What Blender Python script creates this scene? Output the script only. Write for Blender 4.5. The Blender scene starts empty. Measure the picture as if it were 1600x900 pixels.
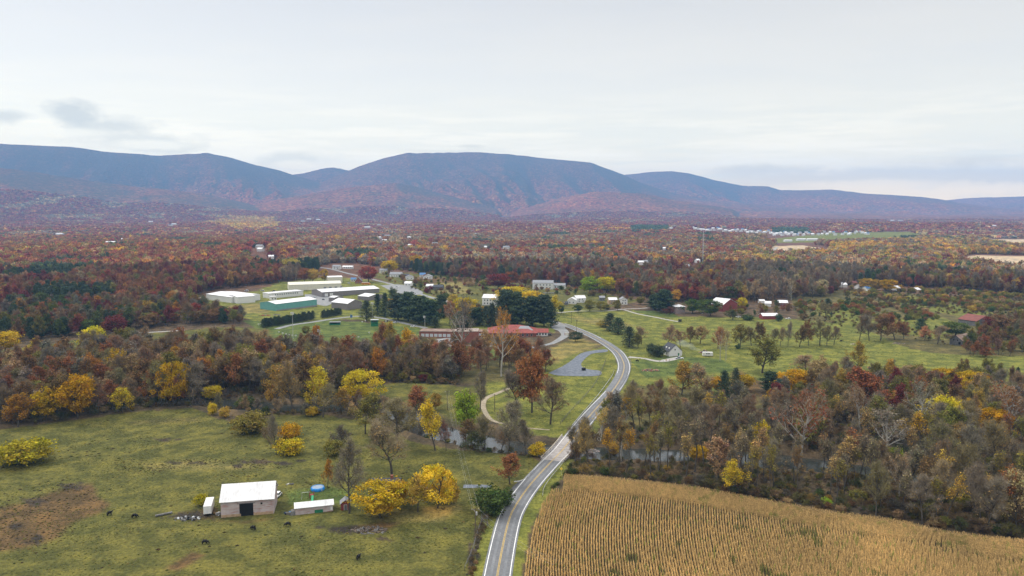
import bpy, bmesh, math, random
import numpy as np
from mathutils import Vector, Matrix, Euler

sc = bpy.context.scene
rnd = random.Random(11)
rng = np.random.default_rng(11)

# ------------------------------------------------------------------ camera
CAMZ = 100.0
FPX = 1200.0                      # focal length in pixels of a 1600 px wide frame
PITCH = math.atan(125.0 / FPX)    # horizon sits 125 px above the middle
cam_d = bpy.data.cameras.new('camera')
cam_d.sensor_width = 36.0
cam_d.lens = 36.0 * FPX / 1600.0
cam_d.clip_start = 1.0
cam_d.clip_end = 90000.0
cam = bpy.data.objects.new('camera', cam_d)
sc.collection.objects.link(cam)
cam.location = (0, 0, CAMZ)
cam.rotation_euler = (math.radians(90) - PITCH, 0, 0)
sc.camera = cam

# ------------------------------------------------------------------ world, sun, exposure
SUN_EL, SUN_AZ = math.radians(48), math.radians(-62)     # azimuth from +Y, negative = left
W = bpy.data.worlds.new('World')
sc.world = W
W.use_nodes = True
nt = W.node_tree
nt.nodes.clear()
N = nt.nodes.new
L = nt.links.new
wout = N('ShaderNodeOutputWorld')
bg = N('ShaderNodeBackground')
bg_sky = N('ShaderNodeBackground')
addw = N('ShaderNodeAddShader')
sky = N('ShaderNodeTexSky')
sky.sky_type = 'NISHITA'
sky.sun_disc = False
sky.sun_elevation = SUN_EL
sky.sun_rotation = SUN_AZ
L(sky.outputs[0], bg_sky.inputs[0])
bg_sky.inputs[1].default_value = 0.05
tc = N('ShaderNodeTexCoord')
sep = N('ShaderNodeSeparateXYZ')
L(tc.outputs['Generated'], sep.inputs[0])

def wmath(op, a, b=None, c=None, clamp=False):
    n = N('ShaderNodeMath'); n.operation = op; n.use_clamp = clamp
    for i, v in enumerate((a, b, c)):
        if v is None: continue
        if isinstance(v, (int, float)): n.inputs[i].default_value = v
        else: L(v, n.inputs[i])
    return n.outputs[0]

def wramp(v, stops, interp='EASE'):
    r = N('ShaderNodeValToRGB'); r.color_ramp.interpolation = interp
    el = r.color_ramp.elements
    while len(el) < len(stops): el.new(0.5)
    for e, (p, c) in zip(el, stops):
        e.position = p
        e.color = (c, c, c, 1) if isinstance(c, (int, float)) else (c[0], c[1], c[2], 1)
    L(v, r.inputs[0])
    return r.outputs[0]

def wmix(f, a, b):
    m = N('ShaderNodeMix'); m.data_type = 'RGBA'
    if isinstance(f, (int, float)): m.inputs[0].default_value = f
    else: L(f, m.inputs[0])
    for i, v in ((6, a), (7, b)):
        if isinstance(v, tuple): m.inputs[i].default_value = (*v, 1)
        else: L(v, m.inputs[i])
    return m.outputs[2]

def wnoise(vec, scale, detail=5, rough=.55):
    n = N('ShaderNodeTexNoise'); n.inputs['Scale'].default_value = scale
    n.inputs['Detail'].default_value = detail; n.inputs['Roughness'].default_value = rough
    L(vec, n.inputs['Vector'])
    return n.outputs[0]

X, Y, Z = sep.outputs
hyp = wmath('SQRT', wmath('ADD', wmath('MULTIPLY', X, X), wmath('MULTIPLY', Y, Y)))
slope = wmath('DIVIDE', Z, wmath('MAXIMUM', hyp, 0.001))          # tan(elevation)
azt = wmath('DIVIDE', X, wmath('MAXIMUM', Y, 0.01))               # tan(azimuth)
# high overcast deck, laid out on a flat layer above
den = wmath('ADD', wmath('MAXIMUM', Z, 0.0), 0.09)
lay = N('ShaderNodeCombineXYZ')
L(wmath('DIVIDE', X, den), lay.inputs[0]); L(wmath('DIVIDE', Y, den), lay.inputs[1])
mp = N('ShaderNodeMapping'); mp.inputs['Scale'].default_value = (0.55, 1.0, 1.0)
mp.inputs['Rotation'].default_value = (0, 0, math.radians(9))
L(lay.outputs[0], mp.inputs[0])
n1 = wnoise(mp.outputs[0], 0.55, 6, .5)
n2 = wnoise(mp.outputs[0], 1.9, 5, .6)
deck = wmath('ADD', wmath('MULTIPLY', n1, .65), wmath('MULTIPLY', n2, .35))
zen = wramp(Z, [(0, (2.2, 1.42, .50)), (.035, (1.62, 1.17, .58)), (.06, (1.24, 1.01, .64)), (.10, (.99, .86, .62)), (.17, (.83, .74, .59)), (.26, (.68, .625, .535)), (.45, (1.0, .95, .88)), (.7, (1.8, 1.74, 1.65)), (1, (2.5, 2.45, 2.36))], 'LINEAR')
zsc = N('ShaderNodeMix'); zsc.data_type = 'RGBA'; zsc.blend_type = 'MULTIPLY'; zsc.inputs[0].default_value = 1
deckcol = wramp(deck, [(.30, (.96, .965, .975)), (.44, (.985, .985, .985)), (.53, (1.02, 1.01, .99)), (.66, (1.07, 1.05, 1.01))])
L(zen, zsc.inputs[6]); L(deckcol, zsc.inputs[7])
col = zsc.outputs[2]
# brighter streaks low above the hills
strk = N('ShaderNodeCombineXYZ')
L(wmath('MULTIPLY', azt, 2.4), strk.inputs[0]); L(wmath('MULTIPLY', slope, 26.0), strk.inputs[1])
n3 = wnoise(strk.outputs[0], 1.6, 6, .6)
low = wmath('MULTIPLY', wramp(n3, [(.44, 0.0), (.62, 1.0)]), wramp(slope, [(.03, 1.0), (.16, 0.0)]))
col = wmix(wmath('MULTIPLY', low, .7), col, (1.38, 1.14, .78))
blu = wmath('MULTIPLY', wramp(n3, [(.36, 1.0), (.48, 0.0)]), wramp(slope, [(.02, 1.0), (.14, 0.0)]))
col = wmix(wmath('MULTIPLY', blu, .5), col, (.98, .88, .64))
# low cloud lying along and behind the ridges
puffc = N('ShaderNodeCombineXYZ')
L(wmath('MULTIPLY', azt, 1.0), puffc.inputs[0]); L(wmath('MULTIPLY', slope, 2.2), puffc.inputs[1])
n4 = wnoise(puffc.outputs[0], 11.0, 8, .62)
n5 = wnoise(puffc.outputs[0], 30.0, 6, .6)
edge = wmath('ADD', wmath('MULTIPLY', wmath('SUBTRACT', n4, .5), 2.2), wmath('MULTIPLY', wmath('SUBTRACT', n5, .5), .7))

def blob(cx, cy, rx, ry, soft, colr, base, strength):
    """cloud patch at tan(azimuth) cx, tan(elevation) cy"""
    global base_col
    u = wmath('DIVIDE', wmath('SUBTRACT', azt, cx), rx)
    v = wmath('DIVIDE', wmath('SUBTRACT', slope, cy), ry)
    d = wmath('SUBTRACT', 1.0, wmath('SQRT', wmath('ADD', wmath('MULTIPLY', u, u), wmath('MULTIPLY', v, v))))
    f = wmath('MULTIPLY', wmath('ADD', d, edge), soft, clamp=True)
    f = wmath('MULTIPLY', f, strength)
    m = N('ShaderNodeVectorMath'); m.operation = 'SCALE'; L(zen, m.inputs[0]); m.inputs['Scale'].default_value = colr
    return wmix(f, base, m.outputs[0])

G1, G2 = .60, .76
for (px, py, rx, ry, s, c, st) in [
        (25, 208, 60, 12, 1.3, G1, .8), (128, 200, 58, 24, 1.5, G1, .95), (190, 214, 90, 20, 1.4, G1, .75), (215, 230, 130, 17, 1.4, .80, .95), (290, 239, 60, 9, 1.4, .84, .9),
        (262, 240, 60, 12, 1.5, G2, .9), (455, 256, 80, 17, 1.5, .82, .95), (700, 236, 95, 7, 1.4, G2, .7),
        (735, 231, 26, 6, 1.8, G2, .7), (1260, 284, 190, 20, 1.4, G2, 1.0), (1420, 278, 210, 17, 1.3, .78, .9), (1200, 268, 120, 9, 1.3, G2, .8), (1520, 262, 130, 9, 1.2, G2, .7),
        (1560, 288, 200, 24, 1.4, .77, 1.0), (1450, 305, 240, 15, 1.6, 1.0, .9), (1150, 272, 70, 10, 1.1, G2, .5), (250, 237, 75, 8, 1.6, 1.07, .8), (120, 224, 80, 7, 1.5, 1.05, .7), (470, 262, 50, 8, 1.6, 1.06, .8), (690, 234, 80, 5, 1.6, 1.06, .8), (1360, 292, 150, 8, 1.5, 1.02, .8), (1530, 300, 110, 9, 1.6, 1.04, .8)]:
    col = blob((px - 800) / FPX, (325 - py) / FPX, rx / FPX, ry / FPX, s, c, col, st)
# the lower half of the world only lights the scene from beyond the horizon
below = wramp(wmath('MULTIPLY', Z, -1.0), [(.0, 0.0), (.05, 1.0)])
col = wmix(below, col, (.25, .25, .24))
L(col, bg.inputs[0])
bg.inputs[1].default_value = 1.0
L(bg.outputs[0], addw.inputs[0]); L(bg_sky.outputs[0], addw.inputs[1])
L(addw.outputs[0], wout.inputs[0])

sun_d = bpy.data.lights.new('sun', 'SUN')
sun_d.energy = 1.7
sun_d.angle = math.radians(10)
sun_d.color = (1.0, .955, .89)
sun = bpy.data.objects.new('sun', sun_d)
sc.collection.objects.link(sun)
sdir = Vector((math.sin(SUN_AZ) * math.cos(SUN_EL), math.cos(SUN_AZ) * math.cos(SUN_EL), math.sin(SUN_EL)))
sun.rotation_euler = sdir.to_track_quat('Z', 'Y').to_euler()
sun.location = (-200, 100, 300)

sc.view_settings.view_transform = 'Standard'
sc.view_settings.look = 'None'
sc.view_settings.gamma = 1.0
sc.view_settings.use_curve_mapping = False
sc.view_settings.exposure = 0.0
cy = sc.cycles
cy.max_bounces = 5
cy.diffuse_bounces = 2
cy.glossy_bounces = 2
cy.transmission_bounces = 3
cy.transparent_max_bounces = 6
cy.volume_bounces = 1
cy.use_denoising = True
cy.sample_clamp_indirect = 6.0

# ------------------------------------------------------------------ bookkeeping helpers
def tag(o, label=None, cat=None, group=None, kind=None):
    if label: o['label'] = label
    if cat: o['category'] = cat
    if group: o['group'] = group
    if kind: o['kind'] = kind
    return o

def link(o):
    sc.collection.objects.link(o)
    return o

def empty(name, loc, rz=0.0, label=None, cat=None, group=None):
    o = bpy.data.objects.new(name, None)
    o.empty_display_size = 0.5
    o.location = loc
    o.rotation_euler = (0, 0, rz)
    link(o)
    return tag(o, label, cat, group)

def child(name, me, parent, mat=None):
    o = bpy.data.objects.new(name, me)
    if mat is not None and not me.materials:
        for m in (mat if isinstance(mat, (list, tuple)) else [mat]):
            me.materials.append(m)
    link(o)
    if parent is not None: o.parent = parent
    return o

def copy_tree(o, parent=None):
    c = o.copy(); sc.collection.objects.link(c)
    if parent is not None: c.parent = parent
    for ch in list(o.children): copy_tree(ch, c)
    return c

def mesh_np(name, verts, faces, attrs=None, smooth=False):
    """faces: (N,k) int array"""
    verts = np.asarray(verts, dtype=np.float32); faces = np.asarray(faces, dtype=np.int32)
    me = bpy.data.meshes.new(name)
    me.vertices.add(len(verts)); me.vertices.foreach_set('co', verts.ravel())
    k = faces.shape[1]
    me.loops.add(faces.size); me.loops.foreach_set('vertex_index', faces.ravel())
    me.polygons.add(len(faces))
    me.polygons.foreach_set('loop_start', np.arange(0, faces.size, k, dtype=np.int32))
    if smooth: me.polygons.foreach_set('use_smooth', np.ones(len(faces), dtype=bool))
    for nm, data in (attrs or {}).items():
        a = me.attributes.new(nm, 'FLOAT_COLOR', 'POINT')
        d = np.ones((len(verts), 4), dtype=np.float32); d[:, :3] = data
        a.data.foreach_set('color', d.ravel())
    me.update(calc_edges=True)
    return me

class MB:
    """collects boxes, prisms, tubes into one mesh"""
    def __init__(s): s.v = []; s.f = []; s.m = []
    def add(s, vs, fs, mi=0):
        b = len(s.v); s.v += [tuple(v) for v in vs]; s.f += [tuple(b + i for i in f) for f in fs]; s.m += [mi] * len(fs)
        return s
    def box(s, cx, cy, z0, w, d, h, rz=0.0, mi=0, taper=1.0):
        c, sn = math.cos(rz), math.sin(rz); vs = []
        for z, t in ((z0, 1.0), (z0 + h, taper)):
            for (a, b) in ((-1, -1), (1, -1), (1, 1), (-1, 1)):
                x, y = a * w / 2 * t, b * d / 2 * t
                vs.append((cx + x * c - y * sn, cy + x * sn + y * c, z))
        return s.add(vs, [(3, 2, 1, 0), (4, 5, 6, 7), (0, 1, 5, 4), (1, 2, 6, 5), (2, 3, 7, 6), (3, 0, 4, 7)], mi)
    def tube(s, p0, p1, r0, r1=None, n=8, mi=0, caps=True):
        r1 = r0 if r1 is None else r1
        p0, p1 = Vector(p0), Vector(p1); d = (p1 - p0).normalized()
        u = d.orthogonal().normalized(); w = d.cross(u); vs = []
        for p, r in ((p0, r0), (p1, r1)):
            for i in range(n):
                a = 2 * math.pi * i / n
                vs.append(p + u * (math.cos(a) * r) + w * (math.sin(a) * r))
        fs = [(i, (i + 1) % n, n + (i + 1) % n, n + i) for i in range(n)]
        if caps: fs += [tuple(reversed(range(n))), tuple(range(n, 2 * n))]
        return s.add(vs, fs, mi)
    def poly(s, pts, h, z0=0.0, mi=0):
        n = len(pts); vs = [(x, y, z0) for x, y in pts] + [(x, y, z0 + h) for x, y in pts]
        return s.add(vs, [tuple(reversed(range(n))), tuple(range(n, 2 * n))] + [(i, (i + 1) % n, n + (i + 1) % n, n + i) for i in range(n)], mi)
    def mesh(s, name, mats, smooth=False):
        me = bpy.data.meshes.new(name)
        me.from_pydata(s.v, [], s.f)
        for m in (mats if isinstance(mats, (list, tuple)) else [mats]): me.materials.append(m)
        me.polygons.foreach_set('material_index', s.m)
        if smooth: me.polygons.foreach_set('use_smooth', [True] * len(s.f))
        me.update()
        return me
    def obj(s, name, mats, parent=None, smooth=False):
        return child(name, s.mesh(name, mats, smooth), parent)

# ------------------------------------------------------------------ numeric noise
def _h(i, j, seed):
    n = (i * 374761393 + j * 668265263 + seed * 2147483647) & 0xffffffff
    n = ((n ^ (n >> 13)) * 1274126177) & 0xffffffff
    return ((n ^ (n >> 16)) & 0xffff) / 65535.0

def vnoise(x, y, seed=0):
    x = np.asarray(x, dtype=np.float64); y = np.asarray(y, dtype=np.float64)
    i = np.floor(x).astype(np.int64); j = np.floor(y).astype(np.int64)
    fx = x - i; fy = y - j
    fx = fx * fx * (3 - 2 * fx); fy = fy * fy * (3 - 2 * fy)
    a = _h(i, j, seed); b = _h(i + 1, j, seed); c = _h(i, j + 1, seed); d = _h(i + 1, j + 1, seed)
    return (a * (1 - fx) + b * fx) * (1 - fy) + (c * (1 - fx) + d * fx) * fy

def fbm(x, y, seed=0, oct=4):
    s = 0.0; a = .5; t = 0.0
    for k in range(oct):
        s = s + a * vnoise(x * 2 ** k + 17.3 * k, y * 2 ** k - 9.1 * k, seed + k); t += a; a *= .5
    return s / t

def sst(a, b, x):
    t = np.clip((x - a) / (b - a), 0, 1)
    return t * t * (3 - 2 * t)

def inpoly(px, py, poly):
    px = np.asarray(px); py = np.asarray(py)
    ins = np.zeros(px.shape, dtype=bool)
    n = len(poly)
    for i in range(n):
        x0, y0 = poly[i]; x1, y1 = poly[(i + 1) % n]
        c = ((y0 > py) != (y1 > py))
        with np.errstate(divide='ignore', invalid='ignore'):
            xi = (x1 - x0) * (py - y0) / ((y1 - y0) if y1 != y0 else 1e-9) + x0
        ins ^= c & (px < xi)
    return ins

def pdist(px, py, line):
    """distance to a polyline"""
    d = np.full(np.shape(px), 1e9)
    for (x0, y0), (x1, y1) in zip(line[:-1], line[1:]):
        dx, dy = x1 - x0, y1 - y0; l2 = dx * dx + dy * dy + 1e-9
        t = np.clip(((px - x0) * dx + (py - y0) * dy) / l2, 0, 1)
        d = np.minimum(d, np.hypot(px - x0 - t * dx, py - y0 - t * dy))
    return d

# ------------------------------------------------------------------ terrain heights
cP, sP = math.cos(PITCH), math.sin(PITCH)

def ray(px, py):
    a, b = (px - 800.0) / FPX, (450.0 - py) / FPX
    return a, cP + b * sP, -sP + b * cP

def prof(pts):
    az, sl = [], []
    for px, py in pts:
        dx, dy, dz = ray(px, py); az.append(math.atan2(dx, dy)); sl.append(dz / math.hypot(dx, dy))
    return np.array(az), np.array(sl)

RIDGES = [  # silhouette in the photo -> crest heights; crest distance; width of the near slope; power; spur size
    (prof([(-300, 224), (0, 224), (50, 226), (110, 229), (160, 236), (200, 239), (250, 243), (300, 240), (325, 238.5), (360, 246), (400, 258),
           (430, 264), (455, 272), (500, 285), (560, 320), (600, 336)]), 9798, 3125, 1.4, 256, 3),
    (prof([(380, 290), (430, 276), (475, 270), (500, 264), (520, 261), (545, 266), (600, 285), (680, 330)]), 10792, 2875, 1.4, 121, 5),
    (prof([(380, 330), (470, 300), (520, 277), (560, 260), (600, 247), (628, 240), (638, 237.5), (650, 239), (700, 238), (750, 237.5), (800, 241), (870, 249),
           (925, 254), (945, 262), (975, 273), (1000, 285), (1050, 301), (1100, 312), (1200, 325), (1300, 334)]), 9940, 3625, 1.45, 283, 9),
    (prof([(900, 300), (975, 273), (1010, 269), (1050, 267), (1075, 270), (1120, 282), (1160, 290), (1200, 291), (1220, 297), (1262, 297), (1300, 296),
           (1350, 302), (1400, 305), (1440, 308), (1470, 312), (1500, 319), (1550, 326), (1600, 331), (1900, 334)]), 11928, 3750, 1.5, 189, 14),
    (prof([(1380, 330), (1470, 314), (1520, 309), (1600, 307), (1900, 305)]), 14768, 2750, 1.3, 81, 21),
    (prof([(-300, 255), (0, 262), (50, 268), (120, 279), (200, 290), (260, 296), (320, 304), (370, 316), (420, 330), (450, 337)]), 7700, 2100, 1.2, 60, 27),
    (prof([(230, 330), (280, 296), (330, 276), (380, 267), (430, 277), (470, 290), (520, 308), (560, 330)]), 9940, 2250, 1.3, 81, 33),
    (prof([(380, 330), (430, 314), (500, 300), (560, 291), (620, 285), (660, 294), (720, 312), (780, 330)]), 7700, 1700, 1.3, 67, 37),
    (prof([(800, 332), (870, 312), (930, 299), (1000, 303), (1080, 318), (1150, 333)]), 7900, 1700, 1.3, 67, 41),
    (prof([(1200, 334), (1280, 318), (1330, 312), (1400, 318), (1480, 330), (1560, 333)]), 11644, 1875, 1.3, 54, 45),
]

def base(x, y):
    """ground without the creek bed"""
    x = np.asarray(x, dtype=np.float64); y = np.asarray(y, dtype=np.float64)
    r = np.hypot(x, y); az = np.arctan2(x, y)
    z = (fbm(x / 130 + 3.1, y / 130 + 7.7, 2, 2) - .5) * 4.0 * sst(150, 500, r)
    z = z + (fbm(x / 420, y / 420, 5, 3) - .5) * 16 * sst(800, 1700, r)
    z = z + 16 * np.exp(-(((x + 640) / 420) ** 2 + ((y - 1500) / 380) ** 2))
    z = z + (fbm(x / 900 + 5, y / 900, 8, 3) - .5) * 46 * sst(2200, 4200, r)
    m = sst(5000, 8500, r)
    z = z + m * 25
    hills = np.zeros_like(z)
    spur = (np.clip(1 - np.abs(fbm(x / 1500 + 1.7, y / 2600 + .3, 31, 5) - .5) * 6.0, -1, 1) * .8 + np.clip(1 - np.abs(fbm((x + .35 * y) / 560 + 4.7, y / 1500 + 2.3, 61, 4) - .5) * 6.0, -1, 1) * .45) - 1.2
    for (pa, ps), D, Wd, pw, amp, seed in RIDGES:
        hh = CAMZ + np.interp(az, pa, ps, left=-.2, right=-.2) * D
        hh = np.maximum(hh, 0)
        Dk = D * (1 + .05 * (fbm(az * 9 + seed, az * 0 + seed, seed, 2) - .5))
        t = np.clip((Dk - r) / Wd, -1.0, 1)
        w = np.where(t >= 0, (1 - np.abs(t)) ** pw, (1 - np.abs(t) * .8))
        k = np.clip(t, 0, 1)
        hk = (CAMZ + np.interp(az, pa, ps, left=-.2, right=-.2) * Dk)
        hk = np.maximum(hk, 0)
        zk = hk * w + spur * amp * (k * (1 - k) * 4) * (hk / 600.0) * sst(.02, .45, k)
        hills = np.maximum(hills, zk)
    return np.maximum(z, 0 * z - 30) * (1 - sst(60, 300, hills)) + np.maximum(hills, 0) * sst(4200, 5400, r)

def at(px, py, zoff=0.0):
    dx, dy, dz = ray(px, py)
    z = 0.0
    for _ in range(14):
        t = (CAMZ - z - zoff) / (-dz)
        z = .5 * z + .5 * float(base(dx * t, dy * t))
    t = (CAMZ - z - zoff) / (-dz)
    return Vector((dx * t, dy * t, z))

def depth(px, py):
    p = at(px, py); return p.y * cP + (CAMZ - p.z) * sP

def mpp(px, py):            # metres per photo pixel at that ground point
    return depth(px, py) / FPX

def project(x, y, z):
    d = y * cP + (CAMZ - z) * sP
    u = y * sP - (CAMZ - z) * cP
    return 800 + FPX * x / d, 450 - FPX * u / d, d

def wpoly(pts): return [tuple(at(a, b)[:2]) for a, b in pts]

def spline(pts, step):
    """Catmull-Rom through 2-D points, resampled"""
    P = [np.array(p, dtype=float) for p in pts]; P = [2 * P[0] - P[1]] + P + [2 * P[-1] - P[-2]]
    out = []
    for i in range(1, len(P) - 2):
        for k in range(24):
            t = k / 24
            out.append(.5 * ((2 * P[i]) + (-P[i - 1] + P[i + 1]) * t + (2 * P[i - 1] - 5 * P[i] + 4 * P[i + 1] - P[i + 2]) * t * t + (-P[i - 1] + 3 * P[i] - 3 * P[i + 1] + P[i + 2]) * t ** 3))
    out.append(P[-2]); out = np.array(out)
    s = np.concatenate([[0], np.cumsum(np.hypot(*np.diff(out, axis=0).T))])
    q = np.arange(0, s[-1], step)
    return np.stack([np.interp(q, s, out[:, 0]), np.interp(q, s, out[:, 1])], 1)

ROAD_PX = [(772, 960), (777, 900), (793, 821), (806, 790), (830, 756), (860, 723), (882, 700), (912, 661), (933, 637), (952, 617), (963, 603), (972, 587), (975, 570), (967, 553), (950, 539),
           (925, 525), (900, 514), (877, 506), (850, 500), (815, 495), (760, 485), (695, 470), (650, 457), (600, 441), (560, 431), (520, 421), (500, 418)]
CREEK_PX = [(-160, 640), (0, 634), (130, 628), (240, 622), (300, 622), (345, 625), (400, 630), (480, 634), (540, 633), (575, 630), (610, 636), (650, 652), (690, 672), (740, 683), (790, 692),
            (850, 699), (900, 703), (960, 704), (1050, 706), (1200, 714), (1330, 728), (1450, 748), (1620, 785), (1750, 820)]
ROAD = spline([at(*p)[:2] for p in ROAD_PX], 2.5)
CREEK = spline([at(*p)[:2] for p in CREEK_PX], 4.0)
ROAD_L = [tuple(p) for p in ROAD[::3]]; CREEK_L = [tuple(p) for p in CREEK[::2]]

def creek_depth(x, y):
    d = pdist(x, y, CREEK_L)
    wob = (fbm(x / 11, y / 11, 71, 2) - .5) * 5
    return 3.0 * (1 - sst(6.0, 12.5, d + wob))

def ground_z(x, y):
    z = base(x, y)
    x = np.asarray(x, dtype=float); y = np.asarray(y, dtype=float)
    m = (np.hypot(x, y) < 750)
    if np.any(m):
        zz = np.array(z, dtype=float, ndmin=1).copy(); mm = np.atleast_1d(m)
        xx, yy = np.atleast_1d(x)[mm], np.atleast_1d(y)[mm]
        zz[mm] -= creek_depth(xx, yy)
        return zz if np.ndim(x) else float(zz[0])
    return z
# ------------------------------------------------------------------ materials
class NT:
    def __init__(s, name):
        s.m = bpy.data.materials.new(name); s.m.use_nodes = True; s.t = s.m.node_tree; s.t.nodes.clear()
        s.out = s.t.nodes.new('ShaderNodeOutputMaterial')
    def n(s, typ, **kw):
        nd = s.t.nodes.new(typ)
        for k, v in kw.items(): setattr(nd, k, v)
        return nd
    def l(s, a, b): s.t.links.new(a, b)
    def noise(s, vec, scale, detail=3, rough=.55):
        nd = s.n('ShaderNodeTexNoise'); nd.inputs['Scale'].default_value = scale
        nd.inputs['Detail'].default_value = detail; nd.inputs['Roughness'].default_value = rough
        if vec is not None: s.l(vec, nd.inputs['Vector'])
        return nd.outputs[0]
    def ramp(s, v, stops, interp='LINEAR'):
        r = s.n('ShaderNodeValToRGB'); r.color_ramp.interpolation = interp; el = r.color_ramp.elements
        while len(el) < len(stops): el.new(.5)
        for e, (p, c) in zip(el, stops):
            e.position = p; e.color = (c, c, c, 1) if isinstance(c, (int, float)) else (*c, 1)
        s.l(v, r.inputs[0]); return r.outputs[0]
    def mix(s, f, a, b, blend='MIX'):
        m = s.n('ShaderNodeMix', data_type='RGBA', blend_type=blend)
        for i, v in ((0, f), (6, a), (7, b)):
            if isinstance(v, (int, float)): m.inputs[i].default_value = v if i == 0 else (v, v, v, 1)
            elif isinstance(v, tuple): m.inputs[i].default_value = (*v, 1)
            else: s.l(v, m.inputs[i])
        return m.outputs[2]
    def math(s, op, a, b=None, clamp=False):
        m = s.n('ShaderNodeMath', operation=op, use_clamp=clamp)
        for i, v in ((0, a), (1, b)):
            if v is None: continue
            if isinstance(v, (int, float)): m.inputs[i].default_value = v
            else: s.l(v, m.inputs[i])
        return m.outputs[0]
    def princ(s, col, rough=.8, metal=0.0, spec=.3, normal=None):
        p = s.n('ShaderNodeBsdfPrincipled')
        p.inputs['Roughness'].default_value = rough; p.inputs['Metallic'].default_value = metal
        p.inputs['Specular IOR Level'].default_value = spec
        if isinstance(col, tuple): p.inputs['Base Color'].default_value = (*col, 1)
        else: s.l(col, p.inputs['Base Color'])
        if normal is not None: s.l(normal, p.inputs['Normal'])
        s.l(p.outputs[0], s.out.inputs[0]); return p
    def bump(s, h, strength=.3, dist=.1):
        b = s.n('ShaderNodeBump'); b.inputs['Strength'].default_value = strength; b.inputs['Distance'].default_value = dist
        s.l(h, b.inputs['Height']); return b.outputs[0]
    def pos(s): return s.n('ShaderNodeNewGeometry').outputs['Position']
    def obco(s): return s.n('ShaderNodeTexCoord').outputs['Object']

_MC = {}
def paint(name, col, rough=.7, var=.18, scale=.8, metal=0.0, spec=.3):
    """plain coloured surface with blotchy weathering"""
    if name in _MC: return _MC[name]
    t = NT(name); o = t.obco()
    a = t.noise(o, scale, 5, .6)
    b = t.noise(o, scale * 9, 2, .5)
    f = t.math('ADD', t.math('MULTIPLY', a, .7), t.math('MULTIPLY', b, .3))
    dark = tuple(c * (1 - var * 1.6) for c in col); lite = tuple(min(1, c * (1 + var * .7)) for c in col)
    t.princ(t.ramp(f, [(.3, dark), (.5, col), (.72, lite)]), rough, metal, spec)
    _MC[name] = t.m
    return t.m

def streaked(name, col, col2, sx=1.0, sy=1.0, sz=1.0, rough=.75, lo=.42, hi=.62, extra=None):
    """two colours mixed along a stretched noise (rust streaks, peeling boards)"""
    if name in _MC: return _MC[name]
    t = NT(name); o = t.obco()
    m = t.n('ShaderNodeMapping'); m.inputs['Scale'].default_value = (sx, sy, sz); t.l(o, m.inputs[0])
    f = t.noise(m.outputs[0], 1.0, 6, .62)
    c = t.mix(t.ramp(f, [(lo, 0.0), (hi, 1.0)]), col, col2)
    g = t.noise(o, .35, 3, .6)
    c = t.mix(t.ramp(g, [(.35, .78), (.6, 1.0)]), (0, 0, 0), c)
    t.princ(c, rough, 0, .25)
    _MC[name] = t.m
    return t.m

def leaf_mat(name='autumn_foliage', transl=.25):
    t = NT(name)
    a = t.n('ShaderNodeAttribute', attribute_type='INSTANCER', attribute_name='tint')
    oi = t.n('ShaderNodeObjectInfo')
    cl = t.n('ShaderNodeAttribute', attribute_type='GEOMETRY', attribute_name='lv')
    c = t.mix(1.0, a.outputs['Color'], cl.outputs['Color'], 'MULTIPLY')
    d = t.n('ShaderNodeBsdfDiffuse'); t.l(c, d.inputs[0])
    tr = t.n('ShaderNodeBsdfTranslucent'); t.l(c, tr.inputs[0])
    m = t.n('ShaderNodeMixShader'); m.inputs[0].default_value = transl
    t.l(d.outputs[0], m.inputs[1]); t.l(tr.outputs[0], m.inputs[2]); t.l(m.outputs[0], t.out.inputs[0])
    return t.m

def plain_noise(name, c1, c2, scale, rough=.85, spec=.2, detail=5, usepos=True, lo=.35, hi=.65):
    if name in _MC: return _MC[name]
    t = NT(name); p = t.pos() if usepos else t.obco()
    f = t.noise(p, scale, detail, .6)
    t.princ(t.ramp(f, [(lo, c1), (hi, c2)]), rough, 0, spec)
    _MC[name] = t.m
    return t.m

LEAF = leaf_mat()
TWIG = NT('bare_twigs')
_a = TWIG.n('ShaderNodeAttribute', attribute_type='INSTANCER', attribute_name='tint'); _c = TWIG.n('ShaderNodeAttribute', attribute_type='GEOMETRY', attribute_name='lv')
_m = TWIG.mix(1.0, TWIG.mix(.4, (.215, .178, .130), _a.outputs['Color']), _c.outputs['Color'], 'MULTIPLY')
_d = TWIG.n('ShaderNodeBsdfDiffuse'); TWIG.l(_m, _d.inputs[0]); TWIG.l(_d.outputs[0], TWIG.out.inputs[0]); TWIG = TWIG.m
BARK = plain_noise('bark', (.05, .042, .034), (.13, .115, .095), 3.0, .9, .1, usepos=False)
WBARK = plain_noise('white_bark', (.26, .245, .21), (.48, .46, .41), 1.2, .8, .1, usepos=False, lo=.42, hi=.56)

# ------------------------------------------------------------------ the ground sheet
def polar_grid(rs, azs):
    R, A = np.meshgrid(rs, azs, indexing='ij')
    X = R * np.sin(A); Y = R * np.cos(A)
    nr, na = R.shape
    i = np.arange((nr - 1) * (na - 1)); r_, a_ = i // (na - 1), i % (na - 1)
    v0 = r_ * na + a_
    F = np.stack([v0, v0 + 1, v0 + na + 1, v0 + na], 1)
    return X.ravel(), Y.ravel(), F

OLIVE = (.093, .092, .024); GRASS = (.130, .140, .030); DRY = (.175, .150, .050); LITTER = (.082, .063, .038); BROWN = (.105, .068, .030)
SCRUB = (.100, .088, .034); LAWN = (.080, .108, .028); TAN = (.42, .33, .22); MUD = (.030, .024, .018)

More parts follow.
